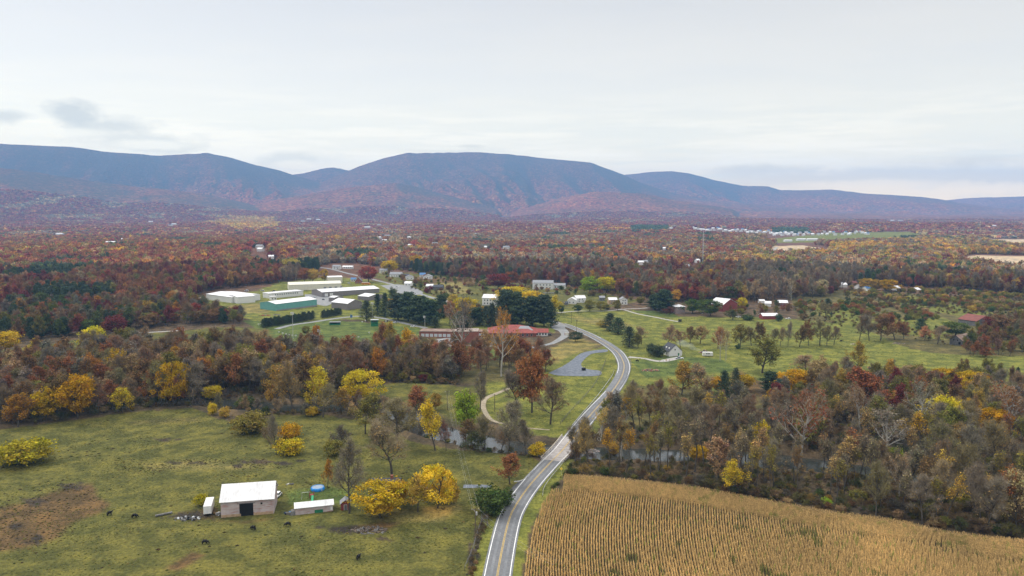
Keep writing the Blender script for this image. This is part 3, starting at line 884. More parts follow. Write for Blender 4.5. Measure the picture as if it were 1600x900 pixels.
for s in range(5):     # rounded leafy crowns
    g = np.random.default_rng(100 + s)
    tr, li, tips = skeleton(g, 10, .8, limb=.34, start=.3)
    V, F, sh = crown_full(100 + s, rx=.42 + .04 * (s % 2), zc=.51, rz=.48, nclump=105, per=58, cr=.088, irregular=.34)
    add_proto('full', tr, li, [(V, F, LEAF, sh)], BARK)
for s in range(3):     # tall narrow leafy crowns, leaves well down
    g = np.random.default_rng(130 + s)
    tr, li, tips = skeleton(g, 12, .9, limb=.25, start=.2)
    V, F, sh = crown_full(130 + s, rx=.32, zc=.53, rz=.46, nclump=95, per=52, cr=.08, irregular=.3, hollow=.25)
    add_proto('tall', tr, li, [(V, F, LEAF, sh)], BARK)
for s in range(5):     # thin crowns: twigs showing through scattered leaves
    g = np.random.default_rng(160 + s)
    tr, li, tips = skeleton(g, 14, .9, limb=.38, start=.20)
    tv, tf = twig_tris(g, tips, 12, .085, .0016)
    C = np.array([t[0] for t in tips]); C = C[g.permutation(len(C))[:int(len(C) * .75)]]
    per = 24; P = np.repeat(C, per, axis=0) + g.normal(size=(len(C) * per, 3)) * .038
    out = P - np.array((0, 0, .5)); out /= np.linalg.norm(out, axis=1)[:, None]
    V, F = leaf_quads(P, out, .034, .75, .3, s)
    add_proto('sparse', tr, li, [(tv, tf, TWIG, .62), (V, F, LEAF, lvar(g, len(C), per, 4))], BARK)
for s in range(5):     # nearly bare, a haze of twigs
    g = np.random.default_rng(190 + s)
    tr, li, tips = skeleton(g, 13, .93, limb=.36, start=.28)
    tv, tf = twig_tris(g, tips, 24, .095, .0026)
    C = np.array([t[0] for t in tips]); C = C[g.permutation(len(C))[:45]]
    per = 6; P = np.repeat(C, per, axis=0) + g.normal(size=(len(C) * per, 3)) * .03
    V, F = leaf_quads(P, P * 0, .030, .75, .3, s)
    add_proto('bare', tr, li, [(tv, tf, TWIG, None), (V, F, LEAF, lvar(g, len(C), per, 4) * np.array((1.7, 1.4, .9)))], BARK)
for s in range(5):     # tall slim creek-side trees with high thin crowns
    g = np.random.default_rng(205 + s)
    tr, li, tips = skeleton(g, 9, .96, limb=.27, start=.52, spread=.8, lean=.05, r0=.013)
    tv, tf = twig_tris(g, tips, 12, .085, .0017)
    C = np.array([t[0] for t in tips]); C = C[g.permutation(len(C))[:60]]
    per = 9; P = np.repeat(C, per, axis=0) + g.normal(size=(len(C) * per, 3)) * .03
    V, F = leaf_quads(P, P * 0, .030, .75, .3, s)
    add_proto('slim', tr, li, [(tv, tf, TWIG, .8), (V, F, LEAF, lvar(g, len(C), per, 4) * np.array((1.3, 1.25, .9)))], BARK)
for s in range(3):     # white-limbed sycamores
    g = np.random.default_rng(220 + s)
    tr, li, tips = skeleton(g, 12, .92, limb=.42, start=.35, r0=.02)
    li = [(a, b, r * 1.05, q * 1.05) for a, b, r, q in li]
    tv, tf = twig_tris(g, tips, 7, .085, .0016)
    C = np.array([t[0] for t in tips]); C = C[g.permutation(len(C))[:int(len(C) * .4)]]
    per = 9; P = np.repeat(C, per, axis=0) + g.normal(size=(len(C) * per, 3)) * .032
    V, F = leaf_quads(P, P * 0, .034, .75, .3, s)
    add_proto('sycamore', tr, li, [(tv, tf, TWIG, 1.4), (V, F, LEAF, lvar(g, len(C), per, 4))], WBARK)
for s in range(4):     # bushes, leafy to the ground
    g = np.random.default_rng(250 + s)
    tr, li, tips = skeleton(g, 7, .6, limb=.4, start=.05, r0=.02)
    V, F, sh = crown_full(250 + s, rx=.55, zc=.46, rz=.50, nclump=70, per=40, cr=.15, leaf=.068, irregular=.2, hollow=.3)
    V[:, 2] = np.maximum(V[:, 2], .0)
    add_proto('shrub', tr, li, [(V, F, LEAF, sh)], BARK)
for s in range(3):     # twiggy bushes
    g = np.random.default_rng(270 + s)
    tr, li, tips = skeleton(g, 12, .7, limb=.6, start=.02, r0=.012)
    tv, tf = twig_tris(g, tips, 16, .16, .004)
    C = np.array([t[0] for t in tips]); per = 7
    P = np.repeat(C, per, axis=0) + g.normal(size=(len(C) * per, 3)) * .06
    V, F = leaf_quads(P, P * 0, .055, .75, .3, s)
    add_proto('brush', tr, li, [(tv, tf, TWIG, .55), (V, F, LEAF, lvar(g, len(C), per, 4))], BARK)
def conifer(seed, kind):
    g = np.random.default_rng(seed); P, D = [], []
    tr = [(np.zeros(3), np.array((0, 0, .5)), .02, .012), (np.array((0, 0, .5)), np.array((0, 0, .97)), .012, .002)]
    li = []
    if kind == 'pine':
        nb = 85
        for k in range(nb):
            f = .10 + .88 * (k + .5) / nb; a = k * 2.4 + g.normal() * .4
            w = .34 * (math.sin(min(1, (f - .0) / .40) * math.pi / 2)) * (1.02 - f) ** .45 * g.uniform(.6, 1.2)
            e = np.array((math.cos(a) * w, math.sin(a) * w, f + w * g.uniform(-.05, .25)))
            li.append((np.array((0, 0, f)), e, .005, .002))
            for q in range(85):
                t = g.uniform(.25, 1.05); c = np.array((0, 0, f)) * (1 - t) + e * t + g.normal(size=3) * np.array((.030, .030, .016))
                P.append(c); D.append((math.cos(a), math.sin(a), .4))
        leaf = .048
    else:
        nb = 75
        for k in range(nb):
            f = .05 + .93 * (k + .5) / nb; a = k * 2.4 + g.normal() * .3
            w = (.27 if kind == 'spruce' else .25) * (1 - f) ** (.85 if kind == 'spruce' else .6) * g.uniform(.8, 1.12)
            if kind == 'cedar': w *= math.sin(min(1, (f + .12) / .3) * math.pi / 2)
            e = np.array((math.cos(a) * w, math.sin(a) * w, f - w * (.25 if kind == 'spruce' else -.5)))
            li.append((np.array((0, 0, f)), e, .003, .001))
            for q in range(46):
                t = g.uniform(.2, 1.08); c = np.array((0, 0, f)) * (1 - t) + e * t + g.normal(size=3) * np.array((.022, .022, .014))
                P.append(c); D.append((math.cos(a), math.sin(a), .3))
        leaf = .036
    P = np.array(P); D = np.array(D)
    V, F = leaf_quads(P, D, leaf, .5, .35, seed)
    sh = np.repeat(np.clip(1 + np.random.default_rng(seed).normal(size=(len(P), 1)) * .25, .5, 1.7), 4, axis=0) * np.ones((1, 3))
    add_proto(kind, tr, li[::3], [(V, F, LEAF, sh)], BARK)
for s in range(3): conifer(300 + s, 'pine')
for s in range(2): conifer(320 + s, 'spruce')
for s in range(3): conifer(340 + s, 'cedar')

# far forms: fewer, larger leaf clumps
FARP = []
for s in range(7):
    g = np.random.default_rng(400 + s)
    V, F, sh = crown_full(400 + s, rx=.46, zc=.55, rz=.42, nclump=26, per=13, cr=.20, leaf=.15, irregular=.25, hollow=.7)
    me = two_mat_mesh('crown_far', [(V, F, LEAF, sh)]); FARP.append(me)
VFARP = []
for s in range(5):
    g = np.random.default_rng(430 + s)
    V, F, sh = crown_full(430 + s, rx=.5, zc=.5, rz=.42, nclump=12, per=5, cr=.25, leaf=.42, irregular=.2, hollow=.8)
    me = two_mat_mesh('crown_very_far', [(V, F, LEAF, sh)]); VFARP.append(me)

PAL = {'yellow': (.54, .41, .025), 'gold': (.45, .265, .014), 'mustard': (.30, .26, .018), 'lemon': (.70, .50, .035), 'orange': (.38, .18, .025), 'rust': (.26, .105, .042), 'brown': (.195, .118, .050), 'red': (.26, .060, .040), 'maroon': (.17, .040, .036),
       'olive': (.20, .180, .04), 'lime': (.22, .30, .03), 'green': (.085, .115, .030), 'tan': (.36, .25, .12), 'grey': (.185, .160, .118), 'conifer': (.070, .095, .052), 'blue': (.050, .090, .075),
       'peach': (.42, .20, .09), 'ochre': (.38, .26, .05)}

def tint_of(colour, g=rnd, j=.16):
    c = PAL[colour]; k = 1 + g.uniform(-j, j)
    return tuple(max(.01, c[i] * k * (1 + g.uniform(-j, j) * .45)) for i in range(3))

WID = {'full': .84, 'tall': .62, 'sparse': .80, 'bare': .76, 'sycamore': .84, 'slim': .55, 'shrub': 1.10, 'brush': 1.1, 'pine': .62, 'spruce': .52, 'cedar': .46}
WID = {k: sum(v) / len(v) for k, v in EXT.items()}; print('WIDTHS', {k: round(v, 2) for k, v in WID.items()})
CONI = ('pine', 'spruce', 'cedar'); BUSH = ('shrub', 'brush')
KINDN = {'slim': 'bare_tree', 'full': 'broadleaf_tree', 'tall': 'broadleaf_tree', 'sparse': 'thin_crowned_tree', 'bare': 'bare_tree', 'sycamore': 'sycamore_tree', 'shrub': 'shrub', 'brush': 'shrub', 'pine': 'pine_tree', 'spruce': 'spruce_tree', 'cedar': 'cedar_tree'}
CATN = {'shrub': 'shrub', 'brush': 'shrub'}

def make_tree(form, x, y, h, w, tint, label, group=None, lean=0.0, zoff=-.15):
    P = PROTO[form]; t, c = P[rnd.randrange(len(P))]
    e = empty(KINDN[form], (x, y, float(ground_z(x, y)) + zoff), rnd.uniform(0, 6.28), label, CATN.get(form, 'tree'), group)
    sx = w / WID[form]
    e.scale = (sx, sx, h)
    if lean: e.rotation_euler[0] = rnd.uniform(-lean, lean); e.rotation_euler[1] = rnd.uniform(-lean, lean)
    child('trunk', t, e)
    k = child('crown', c, e); k['tint'] = list(tint)
    return e
# ------------------------------------------------------------------ scattering on points (forest, undergrowth, maize)
def scatter(name, P, S, R, idx, T, meshes, label, cat):
    me = bpy.data.meshes.new(name + '_points'); n = len(P)
    me.vertices.add(n); me.vertices.foreach_set('co', np.asarray(P, dtype=np.float32).ravel())
    for nm, typ, fld, d in (('scl', 'FLOAT_VECTOR', 'vector', S), ('rot', 'FLOAT_VECTOR', 'vector', R), ('pick', 'INT', 'value', idx)):
        a = me.attributes.new(nm, typ, 'POINT'); a.data.foreach_set(fld, np.asarray(d, dtype=np.int32 if typ == 'INT' else np.float32).ravel())
    a = me.attributes.new('tint', 'FLOAT_COLOR', 'POINT'); c = np.ones((n, 4), dtype=np.float32); c[:, :3] = T; a.data.foreach_set('color', c.ravel())
    me.update()
    o = link(bpy.data.objects.new(name, me))
    coll = bpy.data.collections.new(name + '_forms')
    for i, m in enumerate(meshes): coll.objects.link(bpy.data.objects.new('%s_form_%03d' % (name, i), m))
    g = bpy.data.node_groups.new(name + '_scatter', 'GeometryNodeTree')
    g.interface.new_socket('Geometry', in_out='INPUT', socket_type='NodeSocketGeometry')
    g.interface.new_socket('Geometry', in_out='OUTPUT', socket_type='NodeSocketGeometry')
    nn = g.nodes.new; ll = g.links.new
    gi, go = nn('NodeGroupInput'), nn('NodeGroupOutput')
    ci = nn('GeometryNodeCollectionInfo'); ci.inputs['Collection'].default_value = coll
    ci.inputs['Separate Children'].default_value = True; ci.inputs['Reset Children'].default_value = True
    ip = nn('GeometryNodeInstanceOnPoints'); ip.inputs['Pick Instance'].default_value = True
    def attr(nm, dt):
        q = nn('GeometryNodeInputNamedAttribute'); q.data_type = dt; q.inputs['Name'].default_value = nm; return q.outputs['Attribute']
    er = nn('FunctionNodeEulerToRotation')
    ll(gi.outputs[0], ip.inputs['Points']); ll(ci.outputs[0], ip.inputs['Instance'])
    ll(attr('pick', 'INT'), ip.inputs['Instance Index'])
    ll(attr('rot', 'FLOAT_VECTOR'), er.inputs[0]); ll(er.outputs[0], ip.inputs['Rotation'])
    ll(attr('scl', 'FLOAT_VECTOR'), ip.inputs['Scale']); ll(ip.outputs[0], go.inputs[0])
    md = o.modifiers.new('scatter', 'NODES'); md.node_group = g
    return tag(o, label, cat, kind='stuff')

def hexgrid(poly_w, sp, g):
    A = np.array(poly_w); x0, y0 = A.min(0); x1, y1 = A.max(0)
    xs = np.arange(x0, x1, sp); ys = np.arange(y0, y1, sp * .87)
    XX, YY = np.meshgrid(xs, ys); XX = XX + (np.arange(len(ys)) % 2)[:, None] * sp / 2
    XX = XX.ravel() + g.uniform(-.38, .38, XX.size) * sp; YY = YY.ravel() + g.uniform(-.38, .38, YY.size) * sp
    m = inpoly(XX, YY, poly_w)
    return XX[m], YY[m]

def wpick(g, d):
    k = list(d); w = [d[q] for q in k]; return g.choices(k, w)[0]

EXCL = []     # (x, y, radius) kept free of self-grown trees: buildings, named trees
TREES = []    # dict(x, y, h, w, form, colour, where, label)

# ---- individually observed trees: px x, px base y, height px, width px, form, colour, label
NAMED = [
 (392, 676, 38, 54, 'shrub', 'olive', 'broad round olive green bush beside the pasture hollow'),
 (453, 686, 30, 32, 'shrub', 'gold', 'upper of two stacked golden bushes in the pasture'),
 (451, 709, 29, 44, 'shrub', 'yellow', 'lower of two stacked golden yellow bushes in the pasture'),
 (432, 711, 56, 22, 'bare', 'grey', 'pale leaning bare trunk beside the twin golden bushes'),
 (420, 690, 22, 24, 'brush', 'tan', 'dull tan bush beside the leaning bare trunk'),
 (332, 648, 24, 14, 'shrub', 'yellow', 'small upright yellow green sapling at the pasture corner'),
 (351, 652, 20, 16, 'shrub', 'ochre', 'small dull yellow sapling beside the upright yellow one'),
 (383, 630, 24, 28, 'shrub', 'green', 'round green bush on the creek bank behind the olive bush'),
 (415, 648, 16, 12, 'shrub', 'green', 'small dark green bush right of the round olive bush'),
 (430, 642, 62, 44, 'sparse', 'ochre', 'thin tan yellow tree, left of the yellow creek bank row'),
 (458, 646, 70, 46, 'bare', 'ochre', 'grey yellow half bare tree amid the yellow creek bank row'),
 (494, 640, 66, 42, 'sparse', 'yellow', 'yellow topped tree, right end of the creek bank row'),
 (505, 652, 44, 44, 'bare', 'olive', 'low spreading grey green tree before the yellow topped tree'),
 (488, 650, 18, 18, 'shrub', 'yellow', 'small yellow green bush under the grey green tree'),
 (562, 624, 60, 58, 'full', 'yellow', 'large bright yellow green tree standing at the creek bend'),
 (534, 646, 36, 26, 'sparse', 'ochre', 'small gold brown tree left of the creek bend'),
 (571, 678, 58, 46, 'sparse', 'olive', 'olive brown thin tree right of the creek bend'),
 (620, 700, 64, 74, 'bare', 'olive', 'wide olive brown bare tree behind the grey one'),
 (612, 742, 76, 66, 'bare', 'tan', 'wide grey tan twiggy tree above the golden house trees'),
 (521, 712, 32, 30, 'shrub', 'olive', 'round yellow green bush alone in the pasture middle'),
 (531, 704, 34, 32, 'brush', 'grey', 'grey twiggy bush behind the lone yellow green bush'),
 (546, 802, 98, 54, 'bare', 'grey', 'tall grey bare tree behind the little red shed'),
 (512, 762, 40, 18, 'sparse', 'orange', 'thin orange touched tree near the blue pool'),
 (594, 809, 66, 84, 'full', 'yellow', 'massive golden tree leaning over the hidden farmhouse'),
 (622, 792, 48, 34, 'full', 'gold', 'golden tree filling the gap beside the massive one'),
 (653, 800, 50, 38, 'sparse', 'ochre', 'dull yellow thin tree between the golden and bright yellow trees'),
 (684, 794, 80, 54, 'full', 'lemon', 'tall bright yellow tree over its fallen yellow leaves'),
 (664, 782, 42, 28, 'sparse', 'yellow', 'small pale yellow tree left of the bright yellow one'),
 (706, 788, 42, 28, 'full', 'ochre', 'olive gold tree at the right foot of the bright yellow one'),
 (768, 802, 50, 56, 'shrub', 'green', 'wide dark green bush beside the road turnout'),
 (788, 790, 34, 26, 'shrub', 'green', 'smaller dark bush touching the wide dark green bush'),
 (797, 757, 48, 42, 'sparse', 'rust', 'small russet thin tree beside the guardrail end'),
 (840, 712, 25, 26, 'shrub', 'yellow', 'round yellow bush on the bank left of the bridge'),
 (727, 673, 84, 40, 'tall', 'lime', 'tall lime green tree on the creek bank'),
 (750, 644, 56, 26, 'bare', 'grey', 'slim grey tree touching the lime green tree'),
 (680, 704, 70, 40, 'sparse', 'yellow', 'forked tree with yellow top left of the lime green tree'),
 (648, 642, 42, 42, 'sparse', 'rust', 'russet thin tree behind the forked yellow topped tree'),
 (681, 640, 30, 20, 'full', 'ochre', 'small orange green tree above the forked yellow topped tree'),
 (808, 643, 60, 42, 'bare', 'grey', 'left bare tree of the three inside the dirt loop'),
 (831, 645, 112, 44, 'tall', 'rust', 'tall russet tree in the middle of the dirt loop'),
 (860, 663, 66, 52, 'bare', 'brown', 'dark spreading bare tree nearest the road inside the loop'),
 (793, 712, 74, 54, 'bare', 'grey', 'spreading bare tree on the near bank below the loop'),
 (822, 706, 54, 34, 'bare', 'grey', 'smaller bare tree on the near bank next to the yellow bush'),
 (757, 700, 52, 34, 'bare', 'olive', 'bare tree on the near bank right of the lime tree'),
 (697, 704, 40, 20, 'bare', 'maroon', 'slight bare tree standing by the glinting creek'),
 (740, 704, 26, 42, 'brush', 'green', 'dark brush patch at the near water edge'),
 (722, 566, 86, 50, 'sycamore', 'grey', 'white limbed tree in front of the two storey brick school'),
 (783, 588, 90, 40, 'sycamore', 'orange', 'white trunked tree with thin orange leaves before the red roof'),
 (795, 582, 56, 34, 'sparse', 'brown', 'brown tree beside the white trunked one before the red roof'),
 (820, 578, 44, 42, 'sparse', 'rust', 'russet tree spreading before the red roof end'),
 (760, 560, 40, 26, 'sparse', 'tan', 'thin tan tree before the red roof'),
 (271, 634, 82, 42, 'full', 'gold', 'tall golden two lobed tree at the left pasture edge'),
 (122, 654, 80, 60, 'full', 'gold', 'broad orange gold tree at the left pasture edge'),
 (72, 658, 62, 32, 'tall', 'gold', 'narrow golden tree left of the broad orange gold one'),
 (192, 646, 36, 32, 'sparse', 'yellow', 'small yellow tree between the golden ones at pasture edge'),
 (28, 667, 44, 42, 'sparse', 'orange', 'orange tree near the frame edge behind the pasture'),
 (333, 618, 30, 28, 'full', 'yellow', 'small lemon yellow tree beside the dark creek pool'),
 (38, 724, 44, 78, 'shrub', 'mustard', 'wide yellow green bush alone at the pasture left'),
 (316, 789, 20, 24, 'shrub', 'mustard', 'small yellow bush beside the white trailer'),
 (150, 550, 48, 34, 'full', 'yellow', 'bright yellow tree above the brown belt at left'),
 (8, 552, 42, 44, 'full', 'yellow', 'yellow green tree cut by the left frame edge'),
 (47, 562, 28, 30, 'sparse', 'yellow', 'small yellow tree over a green bush at left'),
 (181, 524, 36, 38, 'full', 'maroon', 'dark red tree in the strip below the far hill'),
 (306, 502, 34, 26, 'full', 'red', 'red orange tree beside the grass of the white warehouse'),
 (230, 498, 32, 30, 'full', 'ochre', 'yellow ochre tree in the strip below the far hill'),
 (370, 500, 26, 22, 'full', 'maroon', 'dark red round tree at the end of the wooded strip'),
 (576, 441, 29, 31, 'full', 'red', 'round red maple beside the village road'),
 (608, 426, 22, 28, 'full', 'yellow', 'round yellow tree behind the small white houses'),
 (584, 414, 14, 14, 'full', 'yellow', 'small bright yellow treetop behind the red maple'),
 (651, 421, 26, 24, 'full', 'gold', 'golden tree above the blue roofed cottage'),
 (455, 428, 28, 36, 'full', 'ochre', 'wide olive yellow tree at the edge of the red wood'),
 (507, 440, 22, 14, 'full', 'gold', 'narrow golden tree behind the cream warehouse'),
 (489, 441, 24, 24, 'full', 'ochre', 'yellow brown tree behind the cream warehouse'),
 (476, 441, 26, 22, 'full', 'rust', 'rust red tree left of the yellow brown one'),
 (573, 501, 32, 22, 'cedar', 'conifer', 'dark pointed evergreen left of the floodlight mast'),
 (590, 492, 34, 19, 'spruce', 'conifer', 'slim evergreen behind the floodlight mast'),
 (602, 495, 38, 21, 'spruce', 'conifer', 'first tall evergreen right of the floodlight mast'),
 (622, 500, 42, 31, 'pine', 'conifer', 'second broad pine of the evergreen clump'),
 (638, 502, 46, 31, 'pine', 'conifer', 'tallest pine in the middle of the evergreen clump'),
 (655, 506, 44, 36, 'pine', 'conifer', 'shaggy pine at right of the evergreen clump'),
 (672, 508, 40, 31, 'pine', 'conifer', 'grey green pine beyond the evergreen clump'),
 (690, 492, 32, 24, 'pine', 'conifer', 'small pine standing by itself behind the clump'),
 (680, 513, 18, 16, 'cedar', 'conifer', 'short dark cedar near the white car'),
 (610, 488, 26, 18, 'full', 'ochre', 'yellow tree tucked into the evergreen clump'),
 (616, 476, 24, 24, 'sparse', 'green', 'pale green tree behind the evergreen clump'),
 (637, 562, 56, 24, 'tall', 'gold', 'narrow orange gold tree before the school wing'),
 (607, 562, 52, 30, 'sparse', 'ochre', 'olive gold tree left of the narrow orange gold one'),
 (590, 556, 46, 30, 'sparse', 'rust', 'rust coloured tree before the ball field'),
 (437, 585, 44, 32, 'sparse', 'gold', 'brown gold tree in the belt below the ball field'),
 (494, 527, 22, 13, 'full', 'orange', 'small orange tree inside the ball field curve'),
 (478, 524, 18, 14, 'full', 'olive', 'small brown green tree inside the ball field curve'),
 (800, 478, 36, 44, 'full', 'yellow', 'broad yellow crown behind the tall pines'),
 (833, 482, 32, 40, 'full', 'yellow', 'second yellow crown beside the big white house'),
 (726, 501, 44, 38, 'full', 'yellow', 'round yellow tree left of the white farmhouse'),
 (708, 478, 22, 20, 'full', 'ochre', 'pale yellow tree behind the round yellow one'),
 (703, 508, 34, 22, 'sparse', 'peach', 'peach orange tree left of the round yellow one'),
 (733, 506, 36, 30, 'full', 'gold', 'gold green tree under the round yellow one'),
 (722, 512, 26, 28, 'pine', 'conifer', 'dark pine under the gold green tree'),
 (745, 508, 28, 26, 'pine', 'conifer', 'dark pine between gold tree and pointed spruce'),
 (769, 509, 36, 26, 'spruce', 'conifer', 'pointed dark spruce before the white farmhouse'),
 (791, 506, 54, 36, 'pine', 'conifer', 'tallest dark pine of the central grove'),
 (808, 508, 52, 31, 'pine', 'conifer', 'dark pine right of the tallest in the central grove'),
 (832, 509, 46, 33, 'pine', 'conifer', 'shaggy pine in the right half of the central grove'),
 (850, 510, 50, 28, 'pine', 'conifer', 'straight pine near the road in the central grove'),
 (861, 512, 40, 21, 'cedar', 'conifer', 'rightmost evergreen of the grove beside the road'),
 (829, 507, 18, 14, 'full', 'orange', 'small flame orange tree under the central pines'),
 (767, 508, 12, 14, 'full', 'maroon', 'small dark crimson tree beside the red school roof'),
 (778, 452, 30, 36, 'full', 'maroon', 'large maroon tree left of the big white house'),
 (800, 446, 26, 22, 'full', 'rust', 'rust red tree behind the large maroon one'),
 (821, 447, 24, 26, 'full', 'rust', 'bronze tree touching the big white house'),
 (921, 458, 30, 32, 'full', 'lime', 'left of two yellow green trees behind the village'),
 (948, 457, 30, 32, 'full', 'yellow', 'right of two yellow green trees behind the village'),
 (867, 491, 26, 24, 'sparse', 'yellow', 'pale gold green tree at the pasture corner'),
 (877, 490, 16, 12, 'full', 'green', 'dark green tree beside the pale gold green one'),
 (903, 488, 14, 14, 'full', 'green', 'first small round tree along the gravel lane'),
 (921, 486, 20, 20, 'full', 'olive', 'second small round tree along the gravel lane'),
 (939, 485, 17, 17, 'full', 'olive', 'third small round tree along the gravel lane'),
 (949, 484, 10, 9, 'shrub', 'conifer', 'dark little bush on the gravel lane'),
 (965, 485, 19, 13, 'full', 'olive', 'upright tree before the small white barn house'),
 (899, 534, 19, 18, 'full', 'conifer', 'lone round dark evergreen on the inside of the road bend'),
 (953, 517, 28, 24, 'cedar', 'conifer', 'tallest cedar of the dark clump in the pasture'),
 (966, 522, 26, 26, 'cedar', 'conifer', 'middle cedar of the dark clump in the pasture'),
 (983, 542, 32, 24, 'cedar', 'conifer', 'separate dark cedar nearer the road bend'),
 (997, 544, 22, 18, 'sparse', 'olive', 'olive tree against the separate dark cedar'),
 (943, 511, 12, 18, 'shrub', 'ochre', 'mustard bush left of the dark cedar clump'),
 (1018, 554, 20, 16, 'shrub', 'conifer', 'left dark bush beside the white cottage'),
 (1028, 557, 22, 24, 'shrub', 'conifer', 'larger dark bush against the white cottage'),
 (1002, 538, 26, 22, 'bare', 'tan', 'pale bare tree left of the cottage bushes'),
 (1044, 545, 32, 26, 'bare', 'tan', 'bare tree directly behind the white cottage'),
 (1063, 543, 24, 20, 'bare', 'peach', 'thin bare tree right behind the cottage'),
 (1078, 537, 24, 20, 'sparse', 'brown', 'brown tree left of the smoke'),
 (1094, 537, 24, 24, 'sparse', 'tan', 'tan brown tree above the burning pile'),
 (1122, 545, 30, 20, 'sparse', 'peach', 'orange tinted tree behind the slim trunks'),
 (1125, 563, 46, 20, 'sycamore', 'peach', 'slim pale trunked tree right of the camper'),
 (1134, 563, 42, 18, 'sycamore', 'tan', 'slim pale trunked tree furthest from the camper'),
 (1191, 583, 48, 52, 'sparse', 'olive', 'large spreading olive tree alone in the right pasture'),
 (1156, 544, 32, 28, 'sparse', 'olive', 'olive brown tree over a dark bush in the pasture row'),
 (1153, 545, 9, 8, 'shrub', 'conifer', 'dark bush at the foot of the olive brown tree'),
 (1174, 540, 26, 22, 'bare', 'olive', 'thin olive tree in the pasture row'),
 (1188, 541, 34, 24, 'sparse', 'brown', 'tallest brown tree in the pasture row'),
 (1208, 541, 24, 20, 'bare', 'olive', 'low olive tree in the pasture row'),
 (1219, 541, 26, 14, 'bare', 'tan', 'thin tan tree in the pasture row'),
 (1231, 542, 34, 14, 'bare', 'grey', 'tall grey bare tree in the pasture row'),
 (1249, 542, 30, 24, 'sparse', 'brown', 'dark brown tree in the pasture row'),
 (1263, 540, 34, 20, 'sparse', 'rust', 'rust tinted tree in the pasture row'),
 (1281, 540, 36, 28, 'bare', 'olive', 'wide olive tree near the right end of the pasture row'),
 (1292, 540, 28, 18, 'bare', 'olive', 'leaning olive tree near the right end of the pasture row'),
 (1303, 539, 26, 18, 'bare', 'brown', 'rightmost brown tree of the pasture row'),
 (1037, 488, 36, 31, 'pine', 'conifer', 'tall dark spruce left of the square stone house'),
 (1024, 484, 24, 24, 'pine', 'conifer', 'lower dark evergreen left of the tall spruce'),
 (1046, 493, 12, 20, 'brush', 'maroon', 'maroon bush before the square stone house'),
 (1082, 490, 26, 26, 'full', 'green', 'round dark green tree right of the square stone house'),
 (1098, 488, 24, 22, 'full', 'green', 'middle green tree between stone house and red barn'),
 (1110, 494, 30, 34, 'full', 'green', 'widest green tree before the red barn'),
 (1000, 476, 14, 14, 'full', 'olive', 'small olive tree behind the green slope'),
 (1146, 480, 16, 22, 'full', 'maroon', 'crimson tree hiding the red barn wall'),
 (1160, 482, 20, 16, 'full', 'yellow', 'small yellow tree right of the red barn'),
 (1160, 452, 18, 26, 'full', 'yellow', 'yellow crown on the wood edge above the red barn'),
 (1022, 452, 28, 28, 'full', 'maroon', 'large maroon crown in the wood above the stone house'),
 (1217, 502, 14, 12, 'shrub', 'conifer', 'round dark bush at the end of the low red barn'),
 (1168, 500, 10, 18, 'shrub', 'green', 'dark bush clump left of the low red barn'),
 (1145, 500, 14, 26, 'brush', 'green', 'dark brush clump below the red barn'),
 (1065, 617, 46, 42, 'sparse', 'ochre', 'round ochre olive tree below the wood pile'),
 (1100, 620, 44, 44, 'bare', 'tan', 'round tan bare tree right of the ochre olive one'),
 (1122, 614, 30, 26, 'full', 'gold', 'golden tree left of the dark twin cedars'),
 (1160, 612, 32, 36, 'full', 'gold', 'golden tree right of the dark twin cedars'),
 (1131, 636, 58, 26, 'cedar', 'conifer', 'taller of the dark twin cedars'),
 (1149, 618, 44, 20, 'cedar', 'conifer', 'slimmer of the dark twin cedars'),
 (1185, 702, 64, 28, 'tall', 'yellow', 'narrow bright yellow tree rising from the creek wood'),
 (1092, 712, 34, 40, 'full', 'gold', 'golden brown low tree amid the creek wood trunks'),
 (958, 702, 28, 22, 'full', 'ochre', 'small yellow tree in the creek wood near the bridge'),
 (1145, 772, 48, 40, 'sparse', 'yellow', 'yellow green tree at the maize field edge'),
 (1240, 604, 30, 46, 'full', 'gold', 'wide golden tree above the blue green spruce'),
 (1219, 628, 36, 24, 'pine', 'blue', 'blue green spruce below the wide golden tree'),
 (1204, 614, 34, 31, 'pine', 'conifer', 'dark pine left of the blue green spruce'),
 (1262, 588, 28, 42, 'bare', 'tan', 'wide twiggy tan tree at the pasture edge'),
 (1355, 642, 52, 62, 'sparse', 'rust', 'large bronze tree in the right woodland'),
 (1340, 584, 46, 30, 'sparse', 'ochre', 'twin stemmed brown tree against the right pasture'),
 (1362, 598, 20, 22, 'full', 'yellow', 'small yellow tree below the twin stemmed one'),
 (1397, 652, 38, 30, 'sparse', 'maroon', 'red brown tree right of the large bronze one'),
 (1475, 662, 46, 58, 'full', 'yellow', 'large lemon yellow tree in the right woodland'),
 (1550, 672, 38, 42, 'full', 'gold', 'golden tree right of the large lemon yellow one'),
 (1522, 660, 26, 28, 'sparse', 'gold', 'small gold tree between the two large yellow ones'),
 (1247, 722, 92, 72, 'sycamore', 'rust', 'tall white limbed tree with thin rust leaves by the creek'),
 (1345, 674, 56, 40, 'sycamore', 'brown', 'white trunked tree below the large bronze tree'),
 (1443, 668, 54, 44, 'sycamore', 'grey', 'ghostly white tree left of the large lemon yellow one'),
 (1582, 674, 58, 62, 'sycamore', 'rust', 'white limbed tree with rust leaves at right frame edge'),
 (1385, 706, 52, 66, 'sycamore', 'grey', 'spreading pale bare tree in the middle of the right woodland'),
 (1400, 714, 16, 26, 'shrub', 'lime', 'small flat lime green bush in the right woodland'),
 (1567, 614, 18, 36, 'shrub', 'lime', 'low lime green bush near the right frame edge'),
 (1518, 602, 24, 34, 'full', 'yellow', 'yellow tree at the lower edge of the right pasture'),
 (1475, 600, 30, 30, 'full', 'gold', 'orange gold tree at the lower edge of the right pasture'),
